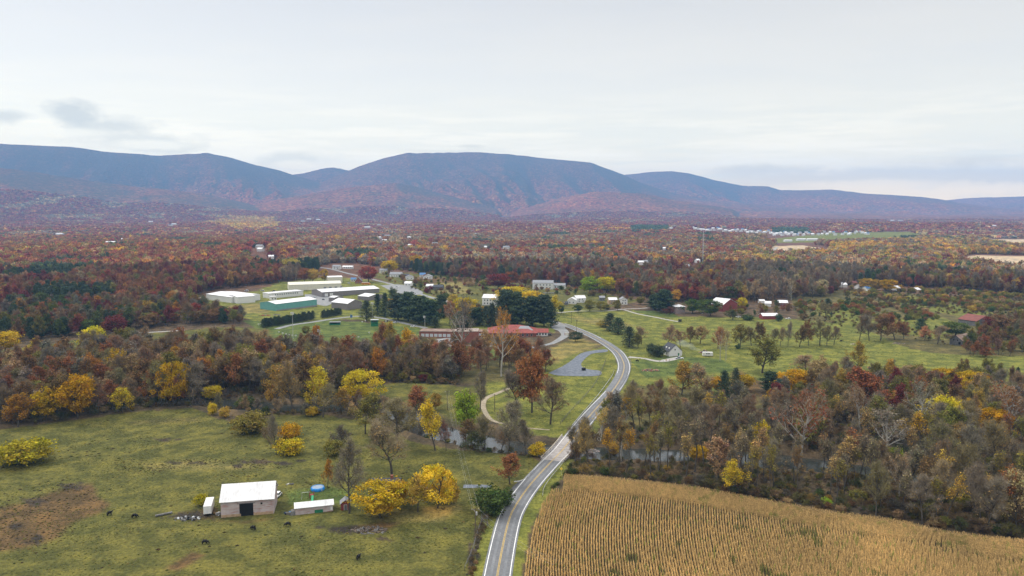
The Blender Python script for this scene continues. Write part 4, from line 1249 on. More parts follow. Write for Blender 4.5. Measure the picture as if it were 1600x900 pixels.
 (1449, 596, 16, 16, 'full', 'orange', 'small orange tree left of the orange gold one'),
 (1505, 788, 28, 50, 'shrub', 'mustard', 'spreading yellow bush at the right maize edge'),
 (1548, 768, 14, 20, 'shrub', 'lime', 'small bright green bush above the maize edge'),
 (1290, 790, 16, 18, 'shrub', 'lime', 'small lime bush touching the maize edge'),
 (1340, 782, 20, 26, 'shrub', 'olive', 'olive green bush above the maize edge'),
 (1400, 606, 24, 24, 'cedar', 'conifer', 'small dark cedar right of the bronze tree'),
 (1278, 616, 22, 26, 'cedar', 'conifer', 'dark evergreen behind the white limbed creek tree'),
 (1439, 516, 19, 20, 'cedar', 'conifer', 'cone shaped cedar alone in the right pasture'),
 (1492, 526, 28, 42, 'full', 'green', 'dark olive tree left of the ruined grey barn'),
 (1343, 532, 34, 20, 'bare', 'brown', 'dark bare tree at left of the russet pasture grove'),
 (1358, 533, 36, 24, 'bare', 'grey', 'grey tree inside the russet pasture grove'),
 (1376, 532, 36, 34, 'sparse', 'brown', 'brown crown in the middle of the russet pasture grove'),
 (1398, 531, 36, 34, 'sparse', 'rust', 'rust crown at right of the russet pasture grove'),
 (1412, 530, 24, 20, 'sparse', 'rust', 'small rust tree ending the russet pasture grove'),
 (1565, 524, 28, 44, 'sparse', 'brown', 'brown tree right of the rusty roofed barn'),
 (1545, 520, 22, 30, 'sparse', 'maroon', 'red brown tree beside the rusty roofed barn'),
 (1445, 532, 20, 22, 'sparse', 'peach', 'orange bush tree below the cone shaped cedar'),
 (1465, 538, 26, 30, 'bare', 'tan', 'tan bare tree left of the ruined grey house'),
 (1388, 455, 22, 28, 'full', 'gold', 'largest golden crown behind the far cottages'),
 (1370, 454, 20, 20, 'full', 'ochre', 'left golden crown behind the far cottages'),
 (1354, 453, 22, 22, 'full', 'ochre', 'ochre crown at left of the far cottages'),
 (1302, 441, 13, 12, 'full', 'gold', 'small round golden tree in the far wood'),
 (1225, 456, 28, 20, 'sycamore', 'grey', 'pale bare tree above the low red barn'),
 (1293, 482, 16, 16, 'cedar', 'conifer', 'dark round cedar in the far scrub'),
 (1291, 500, 24, 24, 'bare', 'olive', 'grey green tree behind the pasture row'),
 (1256, 500, 12, 14, 'full', 'brown', 'brown bush tree above the pasture row'),
 (740, 402, 0, 0, None, None, None),
]
for px, py, hp, wp, form, colour, label in NAMED:
    if form is None: continue
    if px > 1180 and 600 < py < 735 and form in ('full', 'sparse', 'sycamore', 'tall'): py += 14; hp += 20; wp *= 1.1
    p = at(px, py); m = depth(px, py) / FPX
    if form in ('full', 'sycamore', 'tall', 'shrub') and py > 560: EXCL.append((p.x * .97, p.y - 7, wp * m * .38))
    TREES.append(dict(x=p.x, y=p.y, h=hp * m, w=wp * m, form=form, colour=colour, label=label, px=px, py=py, named=True))
    EXCL.append((p.x, p.y, wp * m * .42))

# ---- woods grown region by region: base polygon px, spacing m, height m, forms, colours, phrase, anchor
GREYMIX = {'grey': 34, 'brown': 18, 'tan': 14, 'olive': 24, 'ochre': 9, 'rust': 3, 'gold': 2}
REG = [
 ([(900, 716), (1000, 719), (1200, 729), (1330, 743), (1330, 802), (1300, 797), (1200, 779), (1080, 757), (1000, 747), (930, 738), (893, 734)],
  8.6, (13, 18), {'slim': 88, 'bare': 7, 'sparse': 4, 'sycamore': 1}, GREYMIX, 'between maize field and creek'),
 ([(1330, 743), (1450, 766), (1800, 803), (1800, 866), (1500, 832), (1400, 810), (1330, 802)],
  7.6, (13, 19), {'slim': 50, 'bare': 40, 'sparse': 8, 'sycamore': 2}, GREYMIX, 'above the maize at right'),
 ([(915, 692), (1050, 694), (1200, 700), (1330, 715), (1450, 735), (1800, 770), (1800, 690), (1450, 668), (1330, 660), (1200, 664), (1100, 668), (1000, 668), (940, 670)],
  10.2, (12, 18), {'slim': 40, 'bare': 42, 'sparse': 13, 'sycamore': 4}, GREYMIX, 'on the far creek bank right of the bridge'),
 ([(1190, 664), (1330, 660), (1450, 668), (1800, 690), (1800, 600), (1500, 597), (1400, 596), (1330, 600), (1250, 605), (1200, 622)],
  9.8, (9, 16), {'bare': 40, 'sparse': 42, 'full': 12, 'cedar': 4}, {'grey': 22, 'brown': 20, 'tan': 12, 'olive': 24, 'ochre': 12, 'rust': 6, 'maroon': 3, 'gold': 5}, 'in the right woodland below the pasture'),
 ([(940, 668), (1190, 664), (1180, 640), (1100, 628), (1000, 628), (965, 640)],
  12, (7, 13), {'bare': 60, 'sparse': 35}, {'grey': 20, 'brown': 25, 'tan': 20, 'rust': 15, 'peach': 8, 'olive': 10}, 'on the rough slope right of the road'),
 ([(-220, 675), (0, 665), (100, 655), (200, 641), (320, 631), (325, 600), (300, 560), (240, 556), (130, 562), (0, 586), (-220, 600)],
  8.8, (12, 19), {'sparse': 46, 'bare': 34, 'full': 16, 'tall': 3}, {'brown': 32, 'rust': 18, 'grey': 22, 'tan': 8, 'olive': 10, 'orange': 4, 'gold': 4}, 'in the belt behind the left pasture'),
 ([(325, 600), (330, 612), (430, 618), (530, 618), (560, 606), (600, 592), (720, 598), (722, 582), (640, 574), (580, 572), (520, 568), (430, 562), (340, 552), (300, 560)],
  8.6, (12, 19), {'sparse': 46, 'bare': 36, 'full': 14}, {'brown': 30, 'rust': 17, 'grey': 20, 'tan': 10, 'olive': 15, 'orange': 4, 'ochre': 6}, 'in the belt below the ball field'),
 ([(-220, 550), (0, 538), (120, 526), (190, 518), (280, 508), (380, 506), (385, 498), (330, 492), (300, 484), (200, 482), (60, 480), (-220, 492)],
  9.5, (11, 17), {'sparse': 30, 'bare': 20, 'full': 34, 'pine': 18}, {'brown': 20, 'rust': 18, 'maroon': 14, 'green': 14, 'olive': 12, 'grey': 10, 'orange': 5}, 'in the wooded strip below the far hill'),
 ([(1320, 452), (1350, 446), (1480, 452), (1700, 470), (1700, 500), (1600, 497), (1480, 482), (1380, 470), (1320, 464)],
  7.5, (3.5, 7), {'sparse': 6, 'shrub': 90, 'full': 4}, {'olive': 30, 'green': 14, 'brown': 16, 'rust': 10, 'ochre': 16, 'tan': 12}, 'in the far right scrub'),
 ([(1240, 470), (1330, 466), (1440, 486), (1470, 500), (1400, 503), (1300, 500), (1250, 492)],
  8, (3, 6.5), {'sparse': 6, 'shrub': 84, 'cedar': 8}, {'olive': 26, 'green': 14, 'brown': 20, 'rust': 14, 'tan': 12}, 'in the scrub behind the right pasture'),
 ([(1520, 560), (1800, 560), (1800, 500), (1560, 502), (1530, 520), (1500, 545)],
  9, (7, 12), {'sparse': 50, 'full': 25, 'bare': 20}, {'brown': 32, 'maroon': 3, 'rust': 14, 'olive': 24, 'green': 12}, 'around the old barns at far right'),
 ([(1060, 480), (1250, 482), (1250, 492), (1180, 496), (1060, 490)],
  17, (6, 10), {'sparse': 40, 'full': 40, 'bare': 15}, {'brown': 26, 'olive': 24, 'green': 14, 'rust': 16, 'tan': 10}, 'around the red barns'),
 ([(655, 492), (700, 486), (860, 498), (858, 506), (770, 504), (700, 504)],
  15, (9, 14), {'pine': 40, 'full': 40, 'sparse': 20}, {'conifer': 1, 'ochre': 20, 'gold': 18, 'brown': 14, 'green': 15}, 'in the grove behind the school'),
 ([(640, 562), (700, 556), (780, 556), (860, 560), (850, 592), (780, 596), (700, 578), (640, 572)],
  12, (10, 15), {'sparse': 50, 'bare': 45}, {'rust': 26, 'peach': 20, 'brown': 25, 'tan': 20}, 'on the lawn edge before the school'),
 ([(590, 440), (640, 448), (700, 468), (700, 458), (745, 462), (820, 456), (800, 446), (700, 436), (600, 428)],
  19, (3, 8), {'full': 40, 'sparse': 20, 'shrub': 40}, {'olive': 20, 'green': 15, 'brown': 20, 'rust': 16, 'maroon': 8, 'tan': 10}, 'in the village yards'),
 ([(560, 600), (720, 601), (722, 585), (640, 575), (560, 580)],
  7, (4, 8), {'sparse': 45, 'bare': 25, 'full': 20}, {'olive': 30, 'ochre': 15, 'brown': 25, 'maroon': 12, 'tan': 10}, 'in the low thicket behind the creek meadow'),
 ([(300, 612), (330, 622), (430, 640), (530, 640), (600, 640), (660, 668), (700, 682), (690, 690), (640, 680), (580, 655), (520, 655), (430, 652), (330, 640)],
  10, (5, 10), {'bare': 45, 'sparse': 40, 'full': 8}, {'brown': 25, 'tan': 20, 'rust': 14, 'grey': 20, 'olive': 14}, 'along the creek above the pasture'),
 ([(700, 690), (790, 702), (835, 708), (815, 716), (740, 706), (700, 698)],
  9, (6, 12), {'bare': 75, 'sparse': 20}, {'grey': 30, 'brown': 25, 'tan': 15, 'olive': 10}, 'on the near creek bank left of the bridge'),
 ([(1030, 470), (1060, 480), (1000, 474), (880, 462), (700, 440), (600, 416), (600, 410), (700, 426), (900, 448), (1060, 466)],
  17, (5, 9), {'full': 50, 'sparse': 30, 'bare': 10, 'shrub': 10}, {'olive': 20, 'green': 15, 'brown': 20, 'rust': 16, 'maroon': 8, 'tan': 10}, 'beside the village gardens'),
]
rt = random.Random(5); gt_ = np.random.default_rng(5)
def clear_ok(x, y, pad=0.0):
    return all((x - a) ** 2 + (y - b) ** 2 > (r + pad) ** 2 for a, b, r in EXCL)
BLD = []      # filled from the building table: (x, y, radius)
# ------------------------------------------------------------------ buildings and made things
WHITE = paint('white_siding', (.64, .64, .62), .6, .10); CREAM = paint('cream_metal', (.60, .57, .48), .6, .10, .5)
ROOFW = streaked('white_metal_roof', (.72, .72, .73), (.56, .55, .54), 2.4, .25, .25, .45, .45, .75)
GREYR = paint('grey_shingle', (.23, .235, .25), .85, .15, 1.2); DARKR = paint('dark_shingle', (.055, .058, .068), .85, .2, 1.2)
BROWNW = paint('grey_brown_metal', (.19, .17, .165), .7, .12); TEAL = paint('teal_metal', (.13, .33, .31), .55, .12, .4)
BRICK = streaked('red_brick', (.30, .11, .075), (.22, .085, .065), 3, 3, 3, .85); REDR = streaked('red_metal_roof', (.28, .058, .045), (.20, .05, .04), .5, .5, .5, .6)
REDW = streaked('weathered_red_boards', (.27, .05, .045), (.19, .06, .055), .5, .5, 2, .85); BROWNR = streaked('brown_flat_roof', (.20, .13, .10), (.28, .21, .17), .2, .2, .2, .9)
PEEL = streaked('peeling_white_over_red_boards', (.46, .40, .39), (.36, .15, .13), .35, .35, 2.6, .85, .50, .68)
TANW = streaked('bare_lower_boards', (.46, .34, .22), (.33, .21, .12), .8, .8, 4, .9)
DARK = paint('dark_opening', (.008, .008, .009), .9, .3); GLASSD = NT('window_glass'); GLASSD.princ((.03, .035, .045), .08, 0, .8); GLASSD = GLASSD.m
RUST = streaked('rusty_roof_metal', (.22, .07, .055), (.15, .06, .05), .3, 1.5, .3, .8); GREYB = streaked('grey_old_boards', (.17, .165, .16), (.10, .095, .09), 3, 3, .5, .9)
PALEG = paint('pale_blind_glass', (.50, .55, .58), .4, .2, 2); TANR = streaked('tan_flat_roof', (.36, .30, .26), (.25, .19, .16), .3, .3, .3, .9)
STONE = streaked('pinkish_stone_wall', (.36, .28, .26), (.27, .22, .21), 1.5, 1.5, 1.5, .9); BLUEP = paint('blue_vinyl', (.015, .20, .55), .35, .08)
BLACK = paint('black_rubber', (.015, .015, .016), .7, .1); METAL = paint('galvanised_steel', (.55, .56, .57), .4, .12, 2, .6)
GREENP = paint('green_paint', (.02, .15, .075), .5, .1); ORANGEP = paint('orange_paint', (.75, .28, .02), .5, .08); POLEW = paint('weathered_pole_wood', (.11, .085, .065), .9, .2)
BLUER = paint('blue_roof_metal', (.05, .14, .30), .5, .1)

def place(px, py): return at(px, py)

def building(name, cat, label, px, py, wp, dep, h, rise, wall, roof, rot=0.0, ridge='x', windows=(), door=None, over=.35, group=None, chimney=None, hip=False, flat=False, porch=None, plinth=None, gablewin=None, pad=1.0, B=None, BL=None, BR=None):
    """px,py: photo pixel of the middle of the front wall's foot; wp: its width in photo pixels; dep,h,rise in metres; rot degrees"""
    p = at(px, py); m = depth(px, py) / FPX; w = wp * m; rz = math.radians(rot)
    if B:       # front wall given by the photo positions of its two feet, depth by a rear corner
        a_, b_ = at(*B[0]), at(*B[1]); p = (a_ + b_) / 2; w = (b_ - a_).length; rz = math.atan2(b_.y - a_.y, b_.x - a_.x)
        if BL or BR:
            q_ = (at(*BL) - a_) if BL else (at(*BR) - b_); dep = max(dep * .6, abs(-q_.x * math.sin(rz) + q_.y * math.cos(rz)))
    e = empty(name, (p.x, p.y, p.z - .05), rz, label, cat, group)
    # local axes: x along the front, y away from the viewer, front wall at y=0
    b = MB(); wl = []
    if not flat and not hip:
        if ridge == 'x':
            prof_ = [(0, 0), (dep, 0), (dep, h), (dep / 2, h + rise), (0, h)]
            vs = [(-w / 2, y, z) for y, z in prof_] + [(w / 2, y, z) for y, z in prof_]
        else:
            prof_ = [(-w / 2, 0), (w / 2, 0), (w / 2, h), (0, h + rise), (-w / 2, h)]
            vs = [(x, 0, z) for x, z in prof_] + [(x, dep, z) for x, z in prof_]
        n = 5; fs = [tuple(range(n)) if ridge != 'x' else tuple(reversed(range(n))), tuple(range(2 * n - 1, n - 1, -1)) if ridge != 'x' else tuple(range(n, 2 * n))]
        fs += [(i, n + i, n + (i + 1) % n, (i + 1) % n) for i in range(n)]
        b.add(vs, fs)
    else: b.box(0, dep / 2, 0, w, dep, h)
    wallo = b.obj('wall', wall, e)
    r = MB(); th = .16; o = over
    if flat:
        r.box(0, dep / 2, h, w + .5, dep + .5, .28)
        r.box(0, -.12, h + .28, w + .5, .22, .22); r.box(0, dep + .12, h + .28, w + .5, .22, .22)
    elif hip:
        i = min(w, dep) / 2 * .98; a = (w / 2 - i, dep / 2 - i)
        vs = [(-w / 2 - o, -o, h), (w / 2 + o, -o, h), (w / 2 + o, dep + o, h), (-w / 2 - o, dep + o, h), (-a[0] - .05, dep / 2 - max(a[1], 0) - .05, h + rise), (a[0] + .05, dep / 2 - max(a[1], 0) - .05, h + rise),
              (a[0] + .05, dep / 2 + max(a[1], 0) + .05, h + rise), (-a[0] - .05, dep / 2 + max(a[1], 0) + .05, h + rise)]
        r.add(vs, [(3, 2, 1, 0), (0, 1, 5, 4), (1, 2, 6, 5), (2, 3, 7, 6), (3, 0, 4, 7), (4, 5, 6, 7)])
    else:
        if ridge == 'x': half, L_ = dep / 2, w
        else: half, L_ = w / 2, dep
        sl = rise / half; ez = h - o * sl + .06
        for s in (-1, 1):
            q = []
            for l_ in (-1, 1):
                for (a, z) in ((half + o, ez), (0, h + rise + .06)):
                    for t in (0, th):
                        if ridge == 'x': q.append((l_ * (L_ / 2 + o), dep / 2 + s * a, z + t))
                        else: q.append((s * a, (0 - o) if l_ < 0 else dep + o, z + t))
            f = [(0, 2, 3, 1), (4, 5, 7, 6), (1, 3, 7, 5), (0, 4, 6, 2), (0, 1, 5, 4), (2, 6, 7, 3)]
            r.add(q, f)
    ro = r.obj('roof', roof, e)
    if chimney:
        c = MB(); c.box(chimney[0] * w, dep * chimney[1], h + rise * .4, .9, .9, rise * .6 + 1.1); c.obj('chimney', BRICK, ro)
    def opening(nm, cx, z, ww, hh, side='front', mat=GLASSD, frame=True):
        """cx in metres along that side from its middle"""
        f, g = MB(), MB(); t = .10
        if side == 'front': tr = lambda a, b_, c_: (a, -b_, c_)
        elif side == 'right': tr = lambda a, b_, c_: (w / 2 + b_, dep / 2 + a, c_)
        elif side == 'left': tr = lambda a, b_, c_: (-w / 2 - b_, dep / 2 - a, c_)
        def bx(mb, a0, a1, c0, c1, d0, d1):
            vs = [tr(a, d_, c_) for d_ in (d0, d1) for (a, c_) in ((a0, c0), (a1, c0), (a1, c1), (a0, c1))]
            mb.add(vs, [(0, 1, 2, 3), (7, 6, 5, 4), (0, 4, 5, 1), (1, 5, 6, 2), (2, 6, 7, 3), (3, 7, 4, 0)])
        if frame:
            bx(f, cx - ww / 2 - t, cx - ww / 2, z - t, z + hh + t, -.02, .07); bx(f, cx + ww / 2, cx + ww / 2 + t, z - t, z + hh + t, -.02, .07)
            bx(f, cx - ww / 2, cx + ww / 2, z - t, z, -.02, .07); bx(f, cx - ww / 2, cx + ww / 2, z + hh, z + hh + t, -.02, .07)
            fo = f.obj(nm, WHITE, e)
            bx(g, cx - ww / 2, cx + ww / 2, z, z + hh, -.01, .03); g.obj('pane' if nm == 'window' else 'leaf_panel', mat, fo)
        else:
            bx(g, cx - ww / 2, cx + ww / 2, z, z + hh, -.02, .05); g.obj(nm, mat, e)
    for wd in windows: opening('window', *wd)
    if door: opening('door', *door)
    EXCL.append((p.x + math.sin(-rz) * dep / 2, p.y + math.cos(rz) * dep / 2, max(w, dep) * .55 * pad)); 
    BLD.append((p.x, p.y, w, dep))
    return e, w

def row(n, x0, x1, z, ww, hh, side='front', mat=None):
    return [((x0 + (x1 - x0) * (i + .5) / n), z, ww, hh, side) + ((mat, True) if mat else ()) for i in range(n)]

# farm by the pasture ------------------------------------------------
m_ = depth(387, 807) / FPX
barn, bw = building('barn', 'barn', 'large weathered barn with white metal roof, peeling red and white boards and dark doorway', 386, 807, 84, 11.5, 5.3, 3.7, PEEL, ROOFW, B=((345.5, 809), (428, 802.5)), over=.4)
fb = MB(); fb.box(-bw * .31, -.03, 0, bw * .37, .10, .9); fb.obj('foundation', TANW, barn); fb = MB(); fb.box(bw * .305, -.03, 0, bw * .37, .10, .9); fb.obj('foundation', TANW, barn)
fb = MB(); fb.box(-.02 * bw, .02, .05, 4.3, .14, 4.2); fb.obj('doorway', DARK, barn)
fb = MB(); fb.box(-.02 * bw, -.10, 4.25, 5.6, .16, .16); fb.obj('door_rail', GREYB, barn)
fb = MB(); fb.box(.27 * bw, 0, 3.6, .6, .12, .6); fb.obj('hatch', DARK, barn)

def vehicle_trailer():
    p = at(324.5, 807); e = empty('box_trailer', p, math.radians(15), 'white box trailer parked against the left end of the large barn', 'trailer')
    b = MB(); b.box(0, 4.0, .9, 2.5, 8.2, 2.6); b.obj('box_body', paint('trailer_white', (.62, .62, .60), .5, .12), e)
    b = MB(); b.box(0, 4.0, .72, 1.4, 7.6, .18); b.obj('chassis', BLACK, e)
    b = MB(); b.box(-.6, -.13, 1.0, 1.1, .05, 2.35); b.box(.6, -.13, 1.0, 1.1, .05, 2.35); b.obj('rear_door', WHITE, e)
    for sx in (-1, 1):
        for yy in (1.4, 2.5):
            w = MB(); w.tube((sx * 1.05, yy, .45), (sx * 1.3, yy, .45), .45, n=14); w.obj('wheel', BLACK, e)
vehicle_trailer()

long_shed, lw = building('shed', 'shed', 'long low shed with white metal roof rusting at one end, green panel below', 490, 803, 59, 4.6, 2.3, .9, PEEL, ROOFW, B=((461.5, 805), (520.5, 798.5)), over=.35)
b = MB(); b.box(lw * .12, -.12, 0, lw * .22, .10, 1.1); b.obj('green_panel', GREENP, long_shed)
b = MB(); b.box(lw * .46, -.10, .5, .7, .10, 1.2); b.obj('door', WHITE, long_shed)
b = MB(); b.box(lw * .43, 1.0, 2.36, 2.0, 1.8, .07); b.obj('rust_patch', RUST, long_shed)
b = MB(); b.box(-lw * .56, 1.2, 0, 1.6, 2.6, 1.3, taper=.8); b.obj('lean_to', GREYB, long_shed)
red_shed, _ = building('shed', 'shed', 'tiny weathered red shed with pointed grey roof', 540, 797, 14.5, 3.2, 2.2, 1.2, REDW, GREYR, rot=13, ridge='y', over=.3, door=(0, .02, .9, 1.8, 'front', GREYB, True))
house_f, fw = building('farmhouse', 'house', 'grey farmhouse mostly hidden behind the massive golden tree', 602, 786, 44, 8.5, 4.6, 2.6, WHITE, DARKR, rot=3, windows=row(4, -7, 7, 1.0, .9, 1.3) + row(4, -7, 7, 3.0, .9, 1.1), door=(0, .05, 1, 2, 'front', GREENP, True), chimney=(.2, .5))

def car(name, label, px, py, rot, col, kind='car', group=None, cat='car'):
    p = at(px, py); e = empty(name, p, math.radians(rot), label, cat, group)
    Lc, Wc = (4.6, 1.85) if kind != 'pickup' else (5.5, 2.0)
    def sect(prof_, hw, hwt, nm, mat, par):
        b = MB(); n = len(prof_); zt = max(z for _, z in prof_); zb = min(z for _, z in prof_)
        vs = []
        for s in (-1, 1):
            for y, z in prof_: vs.append((s * (hw + (hwt - hw) * (z - zb) / (zt - zb)), y, z))
        fs = [tuple(range(n)), tuple(range(2 * n - 1, n - 1, -1))] + [(i, n + i, n + (i + 1) % n, (i + 1) % n) for i in range(n)]
        b.add(vs, fs); return b.obj(nm, mat, par)
    hb = .85 if kind != 'pickup' else 1.0
    body = [(0, .35), (.08, hb - .1), (.5, hb), (Lc - 1.2, hb + .02), (Lc - .2, hb - .12), (Lc, hb - .3), (Lc, .35)]
    sect(body, Wc / 2, Wc / 2 - .06, 'body', col, e)
    if kind == 'pickup': cab = [(2.0, hb), (2.15, 1.75), (3.5, 1.75), (4.1, hb)]
    elif kind == 'van': cab = [(.1, hb), (.2, 1.8), (3.6, 1.8), (4.1, hb)]
    else: cab = [(.3, hb), (.85, 1.42), (2.8, 1.45), (3.5, hb)]
    sect(cab, Wc / 2 - .1, Wc / 2 - .22, 'windows', GLASSD, e)
    y0, y1 = cab[1][0] + .05, cab[2][0] - .05
    b = MB(); b.box(0, (y0 + y1) / 2, cab[1][1], Wc - .42, y1 - y0, .05); b.obj('roof', col, e)
    for sx in (-1, 1):
        for yy in (.85, Lc - .95):
            w = MB(); w.tube((sx * (Wc / 2 - .2), yy, .33), (sx * (Wc / 2 + .02), yy, .33), .33, n=14); w.obj('wheel', BLACK, e)
        h = MB(); h.box(sx * (Wc / 2 - .3), Lc - .02, .58, .34, .06, .16); h.obj('headlight', WHITE, e)
    return e
SILVER = paint('silver_car_paint', (.60, .62, .63), .3, .05, 1, .2, .5); CARBLK = paint('dark_car_paint', (.03, .035, .045), .3, .05, 1, 0, .5); CARWH = paint('white_car_paint', (.75, .75, .74), .35, .05, 1, 0, .5)
car('parked_car', 'white and dark estate car parked behind the large barn', 437, 772, 176, CARWH)
car('parked_car', 'dark car half hidden under the bright yellow tree', 671, 772, 20, CARBLK)
car('parked_car', 'white car parked beside the low school wing', 650, 511, 95, CARWH)
car('parked_car', 'dark car on the service road below the pines', 607, 503, 80, CARBLK)
car('parked_car', 'small pale car parked on the service road bend', 620, 505, 60, SILVER)
car('parked_car', 'dark blue car at the red roofed school entrance', 862, 524, 85, CARBLK)
car('parked_car', 'silver car beside the left end of the village road', 547, 443, 70, SILVER)
car('pickup_truck', 'pickup truck parked beside the white cottage', 1068, 561, 80, SILVER, 'pickup', cat='pickup truck')
car('pickup_truck', 'dark pickup truck behind the white office building', 431, 456, 60, CARBLK, 'pickup', cat='pickup truck')
car('parked_van', 'white van parked behind the white warehouse', 388, 455, 75, CARWH, 'van', cat='van')
car('parked_van', 'white van parked left of the dark pickup truck', 413, 455, 75, CARWH, 'van', cat='van')
car('parked_car', 'pale car among clutter below the red barn', 1157, 496, 80, CARWH)
car('parked_car', 'white car standing right of the low red barn', 1236, 499, 70, CARWH)

car('parked_car', 'dark car in the yard between the warehouses', 506, 469, 30, CARBLK)
car('parked_car', 'silver car in the yard beside the office building end', 494, 466, 50, SILVER)
car('parked_car', 'white car on the paved yard behind the long grey brown warehouse', 622, 449, 60, CARWH)
car('parked_car', 'small silver car on the school car park', 694, 534, 95, SILVER)
def pool():
    p = at(496.5, 765); e = empty('swimming_pool', p, 0, 'round blue above ground pool with grey cover', 'swimming pool'); r = 10.5 * depth(497, 765) / FPX; n = 40
    b = MB(); vs = []; prof_ = [(r, 0), (r * 1.03, .5), (r * .93, 1.1), (r * .86, 1.1), (r * .86, .95)]
    for a in range(n):
        t = 2 * math.pi * a / n; vs += [(math.cos(t) * q, math.sin(t) * q, z) for q, z in prof_]
    k = len(prof_); fs = [(a * k + i, ((a + 1) % n) * k + i, ((a + 1) % n) * k + i + 1, a * k + i + 1) for a in range(n) for i in range(k - 1)]
    b.add(vs, fs).obj('pool_wall', BLUEP, e, True)
    b = MB(); b.tube((0, 0, .9), (0, 0, .98), r * .87, n=n); b.obj('cover', paint('pool_cover', (.25, .31, .38), .5, .15), e)
    b = MB(); b.tube((r * .7, -r * .8, 0), (r * .7, -r * .8, 1.5), .04); b.tube((r * .7 + .5, -r * .95, 0), (r * .7 + .5, -r * .95, 1.5), .04)
    for z in (.4, .8, 1.2): b.tube((r * .7, -r * .8, z), (r * .7 + .5, -r * .95, z), .03)
    b.obj('ladder', METAL, e)
pool()
def playset():
    p = at(487, 780); e = empty('playset', p, math.radians(10), 'small climbing frame with green slide behind the long shed', 'playset')
    b = MB()
    for x in (-.7, .7):
        for y in (.2, 1.4): b.tube((x, y, 0), (x, y, 2.4), .07)
    b.box(0, .8, 1.3, 1.5, 1.3, .08); b.obj('frame', REDW, e)
    b = MB(); vs = [(-.0, .2, 1.35), (.7, .2, 1.35), (.7, -2.2, .1), (0, -2.2, .1), (0, .2, 1.27), (.7, .2, 1.27), (.7, -2.2, .02), (0, -2.2, .02)]
    b.add(vs, [(0, 1, 2, 3), (7, 6, 5, 4), (0, 4, 5, 1), (1, 5, 6, 2), (2, 6, 7, 3), (3, 7, 4, 0)]); b.obj('slide', paint('bright_green_plastic', (.02, .33, .14), .4, .05), e)
    b = MB(); b.tube((-3.2, .8, 2.3), (-.7, .8, 2.3), .06); b.tube((-3.2, .8, 2.3), (-3.4, .1, 0), .05); b.tube((-3.2, .8, 2.3), (-3.4, 1.5, 0), .05); b.obj('swing_beam', METAL, e)
playset()

def rubbish(name, label, px, py, rad, mats, n, hmax, seed, cat='junk pile', ln=1.2):
    g = random.Random(seed); b = MB()
    for i in range(n):
        a, q = g.uniform(0, 6.28), rad * math.sqrt(g.random()); k = g.randrange(len(mats)); x, y = math.cos(a) * q, math.sin(a) * q * .5
        hh = hmax * (1 - q / rad) * g.uniform(.4, 1) + .15
        if g.random() < .4: b.tube((x, y, 0.05), (x + .25, y + .1, .3 + hh * .3), g.uniform(.25, .45), n=9, mi=k)
        else: b.box(x, y, 0, g.uniform(.2, .7) * ln, g.uniform(.2, 1.0) * ln, hh, g.uniform(0, 3.1), mi=k, taper=g.uniform(.6, 1))
    o = b.obj(name, mats); o.location = at(px, py)
    return tag(o, label, cat, kind='stuff')
rubbish('junk_pile', 'heap of tyres, sheets and scrap left of the white trailer', 292, 811, 4.2, [BLACK, METAL, GREYB], 44, 1.0, 1)
rubbish('junk_pile', 'clutter of boards jammed between trailer and barn', 341, 804, 1.6, [BLACK, GREYB, WHITE], 18, 1.4, 2)
rubbish('tarp_heap', 'blue and black tarps heaped at the left end of the long shed', 452, 803, 1.9, [BLUER, BLACK, GREYB], 14, 1.3, 3, 'tarp heap', 1.6)
rubbish('junk_pile', 'small pale scrap on the grass right of the parked estate car', 452, 757, 1.3, [WHITE, GREYB], 8, .5, 4)
rubbish('brush_pile', 'grey heap of cut branches and weeds before the shed', 577, 829, 5.5, [GREYB, POLEW], 70, .7, 5, 'brush pile', 1.6)
rubbish('wood_pile', 'long low stack of firewood below the white cottage', 1016, 579, 5.8, [TANW, GREYB, BRICK], 80, 1.4, 6, 'wood pile', 1.4)
rubbish('burning_pile', 'smoking brown rubbish pile behind the white camper', 1101, 551, 4.0, [REDW, GREYB, TANW], 60, 2.6, 7, 'burning pile', 1.6)
rubbish('junk_pile', 'pallets and rails lying on the grass before the teal warehouse', 413, 493, 5.5, [REDW, GREYB], 26, .8, 8, ln=3)
rubbish('junk_pile', 'grey boards stacked right of the pallets', 431, 492, 3.6, [GREYB], 14, .8, 9, ln=3)
rubbish('stone_heap', 'pale rocks under the bridge trees by the water', 926, 706, 2.8, [STONE, CONC], 26, 1.5, 10, 'rocks', 2.2)
rubbish('junk_pile', 'pale stone heap on the far right pasture', 1334, 538, 2.6, [STONE, WHITE], 12, .7, 11)
rubbish('junk_pile', 'grey rubble below the russet pasture grove', 1404, 537, 4.6, [GREYB, STONE], 30, .9, 12)
rubbish('junk_pile', 'white clutter in the red barn yard', 1095, 490, 2.5, [WHITE, GREYB], 10, 1.2, 13)
rubbish('flower_bed', 'orange and white border at the cottage front', 1040, 563, 3.2, [TANW, WHITE], 22, .5, 14, 'flower bed')
pl = MB(); pl.box(0, 0, .25, 5.2, .9, .35); pl.box(-2.2, 0, 0, .2, .8, .25); pl.box(2.2, 0, 0, .2, .8, .25)
o = pl.obj('feed_trough', GREYB); o.location = at(256, 805); o.rotation_euler[2] = .6; tag(o, 'old wooden feed trough lying left of the scrap heap', 'trough')

